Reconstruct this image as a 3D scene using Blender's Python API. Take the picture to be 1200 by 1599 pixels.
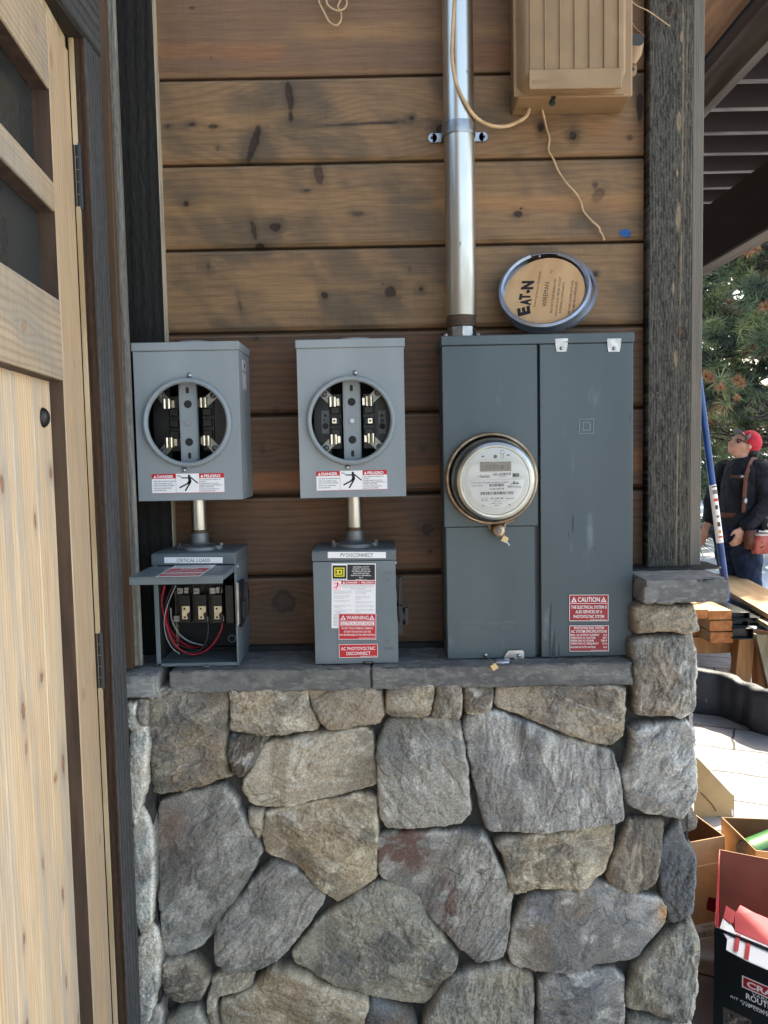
import bpy, bmesh, math, random
import numpy as np
from mathutils import Vector, Matrix

for _o in list(bpy.data.objects): bpy.data.objects.remove(_o, do_unlink=True)
SC = bpy.context.scene
COL = SC.collection
RAD = math.radians

# ------------------------------------------------------------------ camera
F = 1290.0; CX = 600.0; CY = 799.5
CAM = Vector((0.0, -1.74, 1.60))
PITCH = RAD(4.17); ROLL = RAD(1.13)
FWD = Vector((0, math.cos(PITCH), -math.sin(PITCH)))
UP0 = Vector((0, math.sin(PITCH), math.cos(PITCH)))
R0 = Vector((1, 0, 0))
RV = R0*math.cos(ROLL) - UP0*math.sin(ROLL)
UV = UP0*math.cos(ROLL) + R0*math.sin(ROLL)
cd = bpy.data.cameras.new('camera'); cam = bpy.data.objects.new('camera', cd); COL.objects.link(cam)
cd.sensor_fit = 'HORIZONTAL'; cd.sensor_width = 36.0; cd.lens = F/1200*36
cd.clip_start = 0.05; cd.clip_end = 500
M3 = Matrix((RV, UV, -FWD)).transposed()
cam.matrix_world = Matrix.Translation(CAM) @ M3.to_4x4()
SC.camera = cam

# ------------------------------------------------------------------ light
SUN_EL = RAD(44); SUN_AZ = RAD(40)          # azimuth from +Y towards +X: the sun stands behind the house, to the right
w = bpy.data.worlds.new('World'); SC.world = w; w.use_nodes = True
nt = w.node_tree; bg = nt.nodes['Background']
sky = nt.nodes.new('ShaderNodeTexSky'); sky.sky_type = 'NISHITA'; sky.sun_disc = False
sky.sun_elevation = SUN_EL; sky.sun_rotation = SUN_AZ
sky.air_density = 1.0; sky.dust_density = 2.5; sky.ozone_density = 1.0
nt.links.new(sky.outputs[0], bg.inputs[0]); bg.inputs[1].default_value = 0.15
sl = bpy.data.lights.new('sun', 'SUN'); sl.energy = 3.6; sl.angle = RAD(0.5); sl.color = (1.0, 0.95, 0.87)
so = bpy.data.objects.new('sun', sl); COL.objects.link(so)
sd_ = Vector((math.sin(SUN_AZ)*math.cos(SUN_EL), math.cos(SUN_AZ)*math.cos(SUN_EL), math.sin(SUN_EL)))
so.rotation_euler = sd_.to_track_quat('Z', 'Y').to_euler(); so.location = (6, 8, 8)
SC.view_settings.view_transform = 'Standard'; SC.view_settings.look = 'None'
SC.view_settings.gamma = 1.0; SC.view_settings.exposure = 2.08
SC.view_settings.use_white_balance = True; SC.view_settings.white_balance_temperature = 7250; SC.view_settings.white_balance_tint = 5

# ------------------------------------------------------------------ helpers
def ray(px, py):
    return FWD + RV*((px-CX)/F) + UV*((CY-py)/F)
def P(px, py, Y):                      # the point of plane y=Y seen at photo pixel (px,py): used to measure real positions
    d = ray(px, py); return CAM + d*((Y-CAM.y)/d.y)
def PX(px, py, X):
    d = ray(px, py); return CAM + d*((X-CAM.x)/d.x)
def PZ(px, py, Z):
    d = ray(px, py); return CAM + d*((Z-CAM.z)/d.z)
def PN(px, py, o, n):
    d = ray(px, py); return CAM + d*((o-CAM).dot(n)/d.dot(n))
def lin(r, g, b):
    f = lambda c: (c/255/12.92) if c/255 <= 0.04045 else ((c/255+0.055)/1.055)**2.4
    return (f(r), f(g), f(b))
def wloc(o):
    v = Vector((0,0,0))
    while o is not None: v += o.location; o = o.parent
    return v
def tag(o, label=None, cat=None, group=None, kind=None):
    if label: o['label'] = label
    if cat: o['category'] = cat
    if group: o['group'] = group
    if kind: o['kind'] = kind
    return o
def thing(name, loc, label, cat, group=None):
    o = bpy.data.objects.new(name, None); COL.objects.link(o); o.location = loc
    o.empty_display_size = 0.05
    return tag(o, label, cat, group)

MATS = {}
def mat(name, c1, rough=0.6, metal=0.0, c2=None, nscale=8.0, stretch=(1,1,1), ncon=(0.35,0.65), bump=0.0, bscale=200.0,
        bstretch=(1,1,1), bdist=0.002, rough2=None, spec=0.5, emit=None, alpha=None, trans=0.0, coat=0.0, detail=6.0, c3=None, n3=60.0, con3=(0.62,0.7), sheen=0.0, ior=1.45):
    m = bpy.data.materials.new(name); m.use_nodes = True; t = m.node_tree; N = t.nodes; L = t.links
    b = N['Principled BSDF']; c4 = lambda c: (c[0], c[1], c[2], 1)
    b.inputs['Base Color'].default_value = c4(c1); b.inputs['Roughness'].default_value = rough; b.inputs['Metallic'].default_value = metal
    b.inputs['Specular IOR Level'].default_value = spec; b.inputs['IOR'].default_value = ior
    b.inputs['Transmission Weight'].default_value = trans; b.inputs['Coat Weight'].default_value = coat
    if sheen: b.inputs['Sheen Weight'].default_value = sheen
    tc = N.new('ShaderNodeTexCoord')
    def noise(scale, stv, det=detail):
        mp = N.new('ShaderNodeMapping'); mp.inputs['Scale'].default_value = stv
        L.new(tc.outputs['Object'], mp.inputs['Vector'])
        n = N.new('ShaderNodeTexNoise'); n.inputs['Scale'].default_value = scale; n.inputs['Detail'].default_value = det
        L.new(mp.outputs[0], n.inputs['Vector']); return n
    def ramp(src, lo, hi):
        r = N.new('ShaderNodeMapRange'); r.inputs[1].default_value = lo; r.inputs[2].default_value = hi
        r.interpolation_type = 'SMOOTHSTEP'; L.new(src, r.inputs[0]); return r.outputs[0]
    cout = None
    if c2 is not None:
        n = noise(nscale, stretch); k = ramp(n.outputs[0], *ncon)
        mx = N.new('ShaderNodeMix'); mx.data_type = 'RGBA'; L.new(k, mx.inputs[0]); mx.inputs[6].default_value = c4(c1); mx.inputs[7].default_value = c4(c2)
        cout = mx.outputs[2]
        if rough2 is not None:
            r = N.new('ShaderNodeMapRange'); r.inputs[3].default_value = rough; r.inputs[4].default_value = rough2
            L.new(k, r.inputs[0]); L.new(r.outputs[0], b.inputs['Roughness'])
    if c3 is not None:
        n = noise(n3, stretch); k = ramp(n.outputs[0], *con3)
        mx = N.new('ShaderNodeMix'); mx.data_type = 'RGBA'; L.new(k, mx.inputs[0]); mx.inputs[7].default_value = c4(c3)
        if cout is not None: L.new(cout, mx.inputs[6])
        else: mx.inputs[6].default_value = c4(c1)
        cout = mx.outputs[2]
    if cout is not None: L.new(cout, b.inputs['Base Color'])
    if bump > 0:
        n = noise(bscale, bstretch, 5.0); bp = N.new('ShaderNodeBump'); bp.inputs['Strength'].default_value = bump; bp.inputs['Distance'].default_value = bdist
        L.new(n.outputs[0], bp.inputs['Height']); L.new(bp.outputs[0], b.inputs['Normal'])
    if emit: b.inputs['Emission Color'].default_value = c4(emit[:3]); b.inputs['Emission Strength'].default_value = emit[3]
    MATS[name] = m; return m

def vmat(name, rough=0.7, fine=0.25, fscale=300.0, fst=(1,1,1), bump=0.3, bscale=400.0, bst=(1,1,1), bdist=0.001, spec=0.35):
    """colour comes from the mesh's point attribute 'Col' (the wood or stone pattern with painted edge light) times a fine noise"""
    m = bpy.data.materials.new(name); m.use_nodes = True; t = m.node_tree; N = t.nodes; L = t.links
    b = N['Principled BSDF']; b.inputs['Roughness'].default_value = rough; b.inputs['Specular IOR Level'].default_value = spec
    at = N.new('ShaderNodeAttribute'); at.attribute_name = 'Col'
    tc = N.new('ShaderNodeTexCoord')
    def noise(s, st, d=5.0):
        mp = N.new('ShaderNodeMapping'); mp.inputs['Scale'].default_value = st; L.new(tc.outputs['Object'], mp.inputs['Vector'])
        n = N.new('ShaderNodeTexNoise'); n.inputs['Scale'].default_value = s; n.inputs['Detail'].default_value = d; L.new(mp.outputs[0], n.inputs['Vector']); return n.outputs[0]
    r = N.new('ShaderNodeMapRange'); r.inputs[1].default_value = 0.25; r.inputs[2].default_value = 0.75; r.inputs[3].default_value = 1-fine; r.inputs[4].default_value = 1+fine
    L.new(noise(fscale, fst), r.inputs[0])
    vm = N.new('ShaderNodeVectorMath'); vm.operation = 'SCALE'; L.new(at.outputs['Color'], vm.inputs[0]); L.new(r.outputs[0], vm.inputs['Scale'])
    L.new(vm.outputs[0], b.inputs['Base Color'])
    bp = N.new('ShaderNodeBump'); bp.inputs['Strength'].default_value = bump; bp.inputs['Distance'].default_value = bdist
    L.new(noise(bscale, bst), bp.inputs['Height']); L.new(bp.outputs[0], b.inputs['Normal'])
    MATS[name] = m; return m

_tc = {}
def text_geo(s, off=0.0):
    k = (s, off)
    if k in _tc: return _tc[k]
    cu = bpy.data.curves.new('t', 'FONT'); cu.body = s; cu.size = 1.0; cu.offset = off; cu.resolution_u = 3; cu.fill_mode = 'FRONT'
    ob = bpy.data.objects.new('t', cu); COL.objects.link(ob)
    dg = bpy.context.evaluated_depsgraph_get(); me = bpy.data.meshes.new_from_object(ob.evaluated_get(dg))
    vs = [tuple(v.co) for v in me.vertices]; fs = [tuple(p.vertices) for p in me.polygons]
    bpy.data.objects.remove(ob); bpy.data.curves.remove(cu); bpy.data.meshes.remove(me)
    _tc[k] = (vs, fs); return _tc[k]

class MB:
    def __init__(s): s.v = []; s.f = []; s.m = []; s.cur = 0
    def add(s, vs, fs, m=None):
        n = len(s.v); s.v += [tuple(v) for v in vs]; s.f += [tuple(i+n for i in f) for f in fs]; s.m += [s.cur if m is None else m]*len(fs); return s
    def box(s, x0, x1, y0, y1, z0, z1, m=None):
        x0, x1 = min(x0,x1), max(x0,x1); y0, y1 = min(y0,y1), max(y0,y1); z0, z1 = min(z0,z1), max(z0,z1)
        return s.add([(x0,y0,z0),(x1,y0,z0),(x1,y1,z0),(x0,y1,z0),(x0,y0,z1),(x1,y0,z1),(x1,y1,z1),(x0,y1,z1)],
                     [(0,3,2,1),(4,5,6,7),(0,1,5,4),(1,2,6,5),(2,3,7,6),(3,0,4,7)], m)
    def prism(s, poly, vec, m=None):
        """poly: list of 3-D points (any order), vec: extrusion"""
        n = len(poly); p = [Vector(q) for q in poly]; vec = Vector(vec)
        nn = Vector((0,0,0))
        for i in range(n): nn += p[i].cross(p[(i+1) % n])
        if nn.dot(vec) > 0: p = p[::-1]
        v = p + [q+vec for q in p]
        f = [tuple(range(n)), tuple(range(2*n-1, n-1, -1))] + [(i, i+n, (i+1) % n+n, (i+1) % n) for i in range(n)]
        return s.add(v, f, m)
    def frame_box(s, o, a, b, c, m=None):
        o, a, b, c = Vector(o), Vector(a), Vector(b), Vector(c)
        return s.prism([o, o+a, o+a+b, o+b], c, m)
    def cyl(s, p0, p1, r0, r1=None, n=24, caps=True, m=None):
        p0, p1 = Vector(p0), Vector(p1); r1 = r0 if r1 is None else r1
        d = (p1-p0).normalized(); a = d.orthogonal().normalized(); b = d.cross(a)
        vs = []
        for p, r in ((p0, r0), (p1, r1)):
            for i in range(n):
                t = 2*math.pi*i/n; vs.append(p + a*math.cos(t)*r + b*math.sin(t)*r)
        fs = [(i, (i+1) % n, (i+1) % n+n, i+n) for i in range(n)]
        if caps: fs += [tuple(range(n-1, -1, -1)), tuple(range(n, 2*n))]
        return s.add(vs, fs, m)
    def lathe(s, prof, o, ax, n=48, m=None, xs=None, close=False):
        """prof: list of (r, h) ; revolve round axis ax at o"""
        o = Vector(o); ax = Vector(ax).normalized(); a = (Vector(xs) if xs else ax.orthogonal()).normalized(); b = ax.cross(a)
        vs = []; k = len(prof)
        for (r, h) in prof:
            for i in range(n):
                t = 2*math.pi*i/n; vs.append(o + ax*h + (a*math.cos(t)+b*math.sin(t))*max(r, 1e-5))
        fs = []
        for j in range(k-1 + (1 if close else 0)):
            j2 = (j+1) % k
            for i in range(n):
                i2 = (i+1) % n; fs.append((j*n+i, j*n+i2, j2*n+i2, j2*n+i))
        return s.add(vs, fs, m)
    def tube(s, path, r, n=10, m=None, caps=True, flat=1.0, side=None):
        path = [Vector(p) for p in path]; k = len(path); vs = []
        rr = r if isinstance(r, (list, tuple)) else [r]*k
        t0 = (path[1]-path[0]).normalized(); a = (Vector(side) - t0*Vector(side).dot(t0)).normalized() if side is not None else t0.orthogonal().normalized()
        for j in range(k):
            t = (path[min(j+1, k-1)] - path[max(j-1, 0)]).normalized()
            a = (a - t*a.dot(t)).normalized(); b = t.cross(a)
            for i in range(n):
                q = 2*math.pi*i/n; vs.append(path[j] + (a*math.cos(q) + b*math.sin(q)*flat)*rr[j])
        fs = [(j*n+i, j*n+(i+1) % n, (j+1)*n+(i+1) % n, (j+1)*n+i) for j in range(k-1) for i in range(n)]
        if caps: fs += [tuple(range(n-1, -1, -1)), tuple(range((k-1)*n, k*n))]
        return s.add(vs, fs, m)
    def loft(s, secs, n=24, m=None, caps=True, pw=2.0):
        """secs: list of (centre, a-vector, b-vector): superellipse cross-sections"""
        vs = []
        for (c, a, b) in secs:
            c, a, b = Vector(c), Vector(a), Vector(b)
            for i in range(n):
                q = 2*math.pi*i/n; cs, sn = math.cos(q), math.sin(q)
                vs.append(c + a*math.copysign(abs(cs)**(2/pw), cs) + b*math.copysign(abs(sn)**(2/pw), sn))
        k = len(secs)
        fs = [(j*n+i, j*n+(i+1) % n, (j+1)*n+(i+1) % n, (j+1)*n+i) for j in range(k-1) for i in range(n)]
        if caps: fs += [tuple(range(n-1, -1, -1)), tuple(range((k-1)*n, k*n))]
        return s.add(vs, fs, m)
    def sphere(s, c, r, n=16, m=None, sc=(1,1,1)):
        c = Vector(c); vs = []; k = n//2
        for j in range(k+1):
            th = math.pi*j/k
            for i in range(n):
                ph = 2*math.pi*i/n; vs.append(c + Vector((math.sin(th)*math.cos(ph)*sc[0], math.sin(th)*math.sin(ph)*sc[1], math.cos(th)*sc[2]))*r)
        fs = [(j*n+i, (j+1)*n+i, (j+1)*n+(i+1) % n, j*n+(i+1) % n) for j in range(k) for i in range(n)]
        return s.add(vs, fs, m)
    def text(s, body, o, r, u, w=None, h=0.01, off=0.0, m=None, align='l'):
        """body on the plane o + r*x + u*y; h = capital height, w = total width (None keeps the font's proportions)"""
        vs, fs = text_geo(body, off)
        if not vs: return s
        o, r, u = Vector(o), Vector(r), Vector(u)
        x0 = min(v[0] for v in vs); x1 = max(v[0] for v in vs); sy = h/0.73
        sx = sy if w is None else w/(x1-x0)
        sh = 0 if align == 'l' else (-(x1-x0)*sx*0.5 if align == 'c' else -(x1-x0)*sx)
        return s.add([o + r*((v[0]-x0)*sx+sh) + u*(v[1]*sy) for v in vs], fs, m)
    def build(s, name, mats, parent=None, smooth=False, bevel=0.0, seg=2, auto=None, sub=0, solid=0.0, recalc=False):
        me = bpy.data.meshes.new(name); off = wloc(parent)
        me.from_pydata([tuple(Vector(v)-off) for v in s.v], [], s.f)
        if not isinstance(mats, (list, tuple)): mats = [mats]
        for q in mats: me.materials.append(MATS[q] if isinstance(q, str) else q)
        if len(mats) > 1: me.polygons.foreach_set('material_index', s.m)
        if recalc:
            bm = bmesh.new(); bm.from_mesh(me); bmesh.ops.recalc_face_normals(bm, faces=bm.faces); bm.to_mesh(me); bm.free()
        me.update()
        if smooth: me.polygons.foreach_set('use_smooth', [True]*len(me.polygons))
        o = bpy.data.objects.new(name, me); COL.objects.link(o)
        if parent is not None: o.parent = parent
        if auto: me.set_sharp_from_angle(angle=RAD(auto))
        if solid:
            md = o.modifiers.new('thick', 'SOLIDIFY'); md.thickness = solid; md.offset = -1
        if bevel > 0:
            md = o.modifiers.new('bev', 'BEVEL'); md.width = bevel; md.segments = seg; md.limit_method = 'ANGLE'; md.angle_limit = RAD(40); md.harden_normals = False
            me.polygons.foreach_set('use_smooth', [True]*len(me.polygons))
            if not auto: me.set_sharp_from_angle(angle=RAD(30))
        if sub:
            md = o.modifiers.new('sub', 'SUBSURF'); md.levels = sub; md.render_levels = sub
        return o

# ------------------------------------------------------------------ numpy noise
def _h(ix, iy, seed):
    n = (ix.astype(np.int64)*374761393 + iy.astype(np.int64)*668265263 + seed*1274126177) & 0xffffffff
    n = ((n ^ (n >> 13))*1274126177) & 0xffffffff
    n = ((n ^ (n >> 16))*2246822519) & 0xffffffff
    return ((n ^ (n >> 15)) & 0xffffff)/float(0xffffff)
def vn(x, y, seed=0):
    xi = np.floor(x); yi = np.floor(y); fx = x-xi; fy = y-yi
    fx = fx*fx*fx*(fx*(fx*6-15)+10); fy = fy*fy*fy*(fy*(fy*6-15)+10)
    a = _h(xi, yi, seed); b = _h(xi+1, yi, seed); c = _h(xi, yi+1, seed); d = _h(xi+1, yi+1, seed)
    return (a*(1-fx)+b*fx)*(1-fy) + (c*(1-fx)+d*fx)*fy
def fbm(x, y, o=4, seed=0, g=0.5):
    s = 0; a = 1.0; t = 0
    for i in range(o):
        s = s + a*vn(x*(2**i)+i*17.3, y*(2**i)-i*9.1, seed+i*101); t += a; a *= g
    return s/t
def sst(x, a, b):
    t = np.clip((x-a)/(b-a), 0, 1); return t*t*(3-2*t)
def mixc(c, c2, k):
    k = np.asarray(k)[..., None]; return np.asarray(c)*(1-k) + np.asarray(c2)*k

def grid_obj(name, pos, col, material, parent=None, mask=None, smooth=True, skirt=None):
    """pos (nv,nu,3) world, col (nv,nu,3); mask of vertices kept. skirt: vector, closes the sheet into a solid"""
    nv, nu = pos.shape[:2]
    idx = np.arange(nv*nu).reshape(nv, nu)
    q = np.stack([idx[:-1,:-1], idx[:-1,1:], idx[1:,1:], idx[1:,:-1]], -1).reshape(-1, 4)
    if mask is not None:
        mk = mask.reshape(-1); q = q[mk[q].all(1)]
    used = np.zeros(nv*nu, bool); used[q.reshape(-1)] = True
    re = np.cumsum(used)-1; q = re[q]
    P_ = pos.reshape(-1, 3)[used]; C_ = np.broadcast_to(col, pos.shape).reshape(-1, 3)[used]
    if skirt is not None:
        e = np.concatenate([q[:, [0,1]], q[:, [1,2]], q[:, [2,3]], q[:, [3,0]]])
        key = np.minimum(e[:,0], e[:,1])*10**8 + np.maximum(e[:,0], e[:,1])
        u_, inv, cnt = np.unique(key, return_inverse=True, return_counts=True)
        be = e[cnt[inv] == 1]; n0 = len(P_)
        P_ = np.concatenate([P_, P_+np.asarray(skirt)]); C_ = np.concatenate([C_, C_])
        q = np.concatenate([q, np.stack([be[:,1], be[:,0], be[:,0]+n0, be[:,1]+n0], -1), q[:, ::-1]+n0])
        u2 = np.zeros(len(P_), bool); u2[q.reshape(-1)] = True; re = np.cumsum(u2)-1; q = re[q]; P_ = P_[u2]; C_ = C_[u2]
    off = wloc(parent); P_ = P_ - np.array(off)
    me = bpy.data.meshes.new(name); me.vertices.add(len(P_)); me.vertices.foreach_set('co', P_.astype(np.float32).ravel())
    me.loops.add(len(q)*4); me.loops.foreach_set('vertex_index', q.astype(np.int32).ravel())
    me.polygons.add(len(q)); me.polygons.foreach_set('loop_start', np.arange(0, len(q)*4, 4, dtype=np.int32))
    me.update(calc_edges=True)
    if smooth: me.polygons.foreach_set('use_smooth', np.ones(len(q), bool))
    at = me.color_attributes.new('Col', 'FLOAT_COLOR', 'POINT')
    at.data.foreach_set('color', np.concatenate([np.clip(C_, 0, 1), np.ones((len(C_), 1))], 1).astype(np.float32).ravel())
    me.materials.append(MATS[material]); me.validate()
    o = bpy.data.objects.new(name, me); COL.objects.link(o)
    if parent is not None: o.parent = parent
    return o

# ------------------------------------------------------------------ wood
def wood(U, V, pal, knots=(), seed=0, ring=0.011, gcon=0.5, blotch=0.6, bfu=5.0, bfv=14.0, fine=260.0):
    """U along the grain, V across it, metres. pal: light, dark, blotch, knot (linear rgb). knots: (u,v,ru,rv,angle,strength)"""
    li, da, bl, kn = [np.array(c) for c in pal]
    Vw = V + 0.006*(fbm(U*3.0, V*9.0, 3, seed+5)-0.5)*2
    km = np.zeros_like(U); halo = np.zeros_like(U); kr = np.zeros_like(U)
    for (ku, kv, ru, rv, ang, stg) in knots:
        du = U-ku; dv = V-kv; c, s = math.cos(ang), math.sin(ang)
        a = (du*c+dv*s)/ru; b = (-du*s+dv*c)/rv
        wob = 0.30*(fbm(U*90, V*90, 3, seed+77)-0.5)*2
        r = np.sqrt(a*a+b*b)*(1+wob)
        km = np.maximum(km, stg*(1-sst(r, 0.55, 1.2))); halo = np.maximum(halo, stg*np.exp(-(r/2.6)**2))
        kr = np.maximum(kr, stg*np.exp(-((r-0.82)/0.20)**2))
        rr = max(ru, rv)
        Vw = Vw + np.sign(dv)*-1*rr*0.9*np.exp(-(du/(3.2*rr))**2)*np.exp(-(dv/(2.2*rr))**2)
    cath = Vw/ring + 1.6*fbm(U*1.3, Vw*6, 2, seed+9)
    ringv = 0.5+0.5*np.sin(cath*2*math.pi + 2*fbm(U*5, V*30, 2, seed+3))
    g1 = fbm(U*4, Vw*fine, 3, seed+11); g2 = fbm(U*9, Vw*90, 3, seed+12)
    g = 0.45*ringv**3 + 0.30*g1 + 0.35*g2
    col = mixc(li, da, np.clip((g-0.30)*2.0, 0, 1)*gcon)
    if blotch > 0:
        bn = 0.6*fbm(U*bfu + 0.6*fbm(U*9, V*9, 2, seed+31), V*bfv + U*2.0, 4, seed+30, 0.55) + 0.4*fbm(U*bfu*2.2 + V*bfv*1.1, V*bfv*.8 - U*bfu*.5, 3, seed+33)
        col = mixc(col, bl, blotch*sst(bn + 0.22*halo, 0.40, 0.68))
    col = mixc(col, kn*1.8, 0.55*np.clip(halo-0.25, 0, 1))
    col = mixc(col, kn*(0.9+2.6*fbm(U*260, V*260, 2, seed+70))[..., None], np.clip(km, 0, 1)*0.93)
    col = mixc(col, kn*0.25, kr*0.7)
    return col, g, km

def board(name, o, uvec, vvec, n, L, W, T, pal, material, parent, res=0.0025, knots=(), seed=0, bev=0.002, disp=0.0003, rough=0.0, **kw):
    """solid board: o = corner of its face, grain runs along uvec (length L), width along vvec, thickness T behind the face (against n)"""
    o = np.array(o, float); uvec = np.array(Vector(uvec).normalized()); vvec = np.array(Vector(vvec).normalized()); n = np.array(Vector(n).normalized())
    us = np.arange(0, L+res*0.5, res*2.0); vs = np.linspace(0, W, max(4, int(W/res)))
    vs = np.unique(np.concatenate([vs, [bev*0.35, bev, W-bev, W-bev*0.35]]))
    U, V = np.meshgrid(us, vs)
    col, g, km = wood(U, V, pal, knots, seed, **kw)
    ed = np.minimum(V, W-V); h = -bev*(1-np.sqrt(np.clip(1-(1-np.clip(ed/bev, 0, 1))**2, 0, 1)))
    h = h - disp*g*2
    if rough > 0: h = h + rough*(fbm(U*55, V*330, 3, seed+50)-0.5)*2
    pos = o + U[..., None]*uvec + V[..., None]*vvec + h[..., None]*n
    # wrap the two long edges back by T so the board is solid
    top = pos[:1] - n*T; bot = pos[-1:] - n*T
    pos = np.concatenate([top, pos, bot], 0); col = np.concatenate([col[:1]*0.9, col, col[-1:]*0.9], 0)
    # end caps
    e0 = pos[:, :1] - 0; e1 = pos[:, -1:] - 0
    back0 = e0.copy(); back1 = e1.copy()
    back0 = back0 - ((back0-o) @ n)[..., None]*n - n*T; back1 = back1 - ((back1-o) @ n)[..., None]*n - n*T
    pos = np.concatenate([back0, pos, back1], 1); col = np.concatenate([col[:, :1], col, col[:, -1:]], 1)
    flip = np.dot(np.cross(uvec, vvec), n) < 0
    if flip: pos = pos[::-1]; col = col[::-1]
    ob = grid_obj(name, pos, col, material, parent)
    ob.data.set_sharp_from_angle(angle=RAD(50))
    return ob
# ------------------------------------------------------------------ materials
GREYBOX = mat('grey_enamel', lin(141,149,153), 0.40, c2=lin(128,137,142), nscale=4, stretch=(1.6,1,.5), rough2=.52, bump=0.06, bscale=900, bdist=0.0006, spec=0.5, c3=lin(118,126,130), n3=40, con3=(0.70,0.78))
DARKBOX = mat('slate_enamel', lin(74,87,92), 0.46, c2=lin(69,81,86), nscale=3.5, stretch=(1.6,1,.5), rough2=.56, bump=0.10, bscale=500, bdist=0.0008, spec=0.5, c3=lin(96,109,114), n3=22, con3=(0.62,0.8))
MIDBOX = mat('switch_enamel', lin(104,116,122), 0.38, c2=lin(94,106,112), nscale=8, bump=0.06, bscale=800, bdist=0.0006)
MIDHOOD = mat('hood_enamel', lin(92,101,106), 0.45, c2=lin(84,93,98), nscale=12, bump=0.08, bscale=800, bdist=0.0006, c3=lin(128,134,136), n3=70, con3=(0.62,0.75))
GALV = mat('galvanised_steel', lin(192,188,180), 0.32, 1.0, c2=lin(160,156,146), nscale=14, stretch=(1,1,0.35), rough2=0.42, bump=0.12, bscale=160, bdist=0.0006, c3=lin(120,112,98), n3=120, con3=(0.70,0.78))
CAST = mat('cast_zinc', lin(120,124,126), 0.5, 0.7, c2=lin(100,104,106), nscale=30, bump=0.25, bscale=700, bdist=0.0006)
TIN = mat('tinned_copper', lin(225,218,205), 0.28, 1.0, c2=lin(200,190,172), nscale=60)
ZINC = mat('zinc_bright', lin(172,174,178), 0.36, 1.0, c2=lin(146,148,152), nscale=60)
BRONZE = mat('anodised_ring', lin(178,158,136), 0.36, 0.85, c2=lin(140,120,98), nscale=30, rough2=0.55)
BLACKP = mat('black_plastic', (0.008,0.009,0.011), 0.38)
BLACKM = mat('black_iron', (0.012,0.012,0.014), 0.45, 0.0, bump=0.1, bscale=500)
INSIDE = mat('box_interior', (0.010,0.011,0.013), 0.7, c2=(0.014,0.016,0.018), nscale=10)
WHITEP = mat('white_vinyl', (0.80,0.80,0.82), 0.35)
REDP = mat('red_vinyl', lin(186,14,36), 0.38)
REDD = mat('deep_red_plate', lin(150,6,26), 0.35, c2=lin(138,6,24), nscale=40)
INK = mat('black_ink', (0.012,0.012,0.014), 0.5)
GREYINK = mat('grey_ink', (0.16,0.16,0.18), 0.5)
WHITEINK = mat('white_ink', (0.82,0.80,0.82), 0.45)
YELLOW = mat('yellow_ink', lin(225,215,50), 0.45)
vmat('pine_siding', 0.60, 0.24, 320, (0.05,1,1), 0.35, 300, (0.06,1,1), 0.0012)
vmat('rough_sawn', 0.92, 0.30, 220, (1,1,0.25), 0.7, 260, (1,1,0.2), 0.0025, spec=0.15)
vmat('pine_door', 0.55, 0.16, 300, (1,1,0.05), 0.2, 260, (1,1,0.06), 0.0008)
vmat('field_stone', 0.86, 0.42, 260, (1,1,1), 0.75, 240, (1,1,1), 0.0030, spec=0.25)
vmat('cut_stone', 0.85, 0.16, 420, (1,1,1), 0.5, 420, (1,1,1), 0.0016, spec=0.25)
mat('mortar', (0.055,0.054,0.050), 0.95, c2=(0.03,0.03,0.028), nscale=30, bump=0.8, bscale=120, bdist=0.004)
mat('dark_paint', (0.012,0.012,0.013), 0.8, c2=(0.02,0.02,0.022), nscale=20, stretch=(1,1,0.2), bump=0.3, bscale=200, bstretch=(1,1,0.1))
mat('plain_brown_wood', (0.11,0.065,0.035), 0.7, c2=(0.07,0.04,0.022), nscale=30, stretch=(1,1,0.1), bump=0.3, bscale=200, bstretch=(1,1,0.08))
mat('grey_stain_wood', (0.16,0.155,0.145), 0.8, c2=(0.085,0.083,0.08), nscale=50, stretch=(1,1,0.08), bump=0.4, bscale=200, bstretch=(1,1,0.08))

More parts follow.
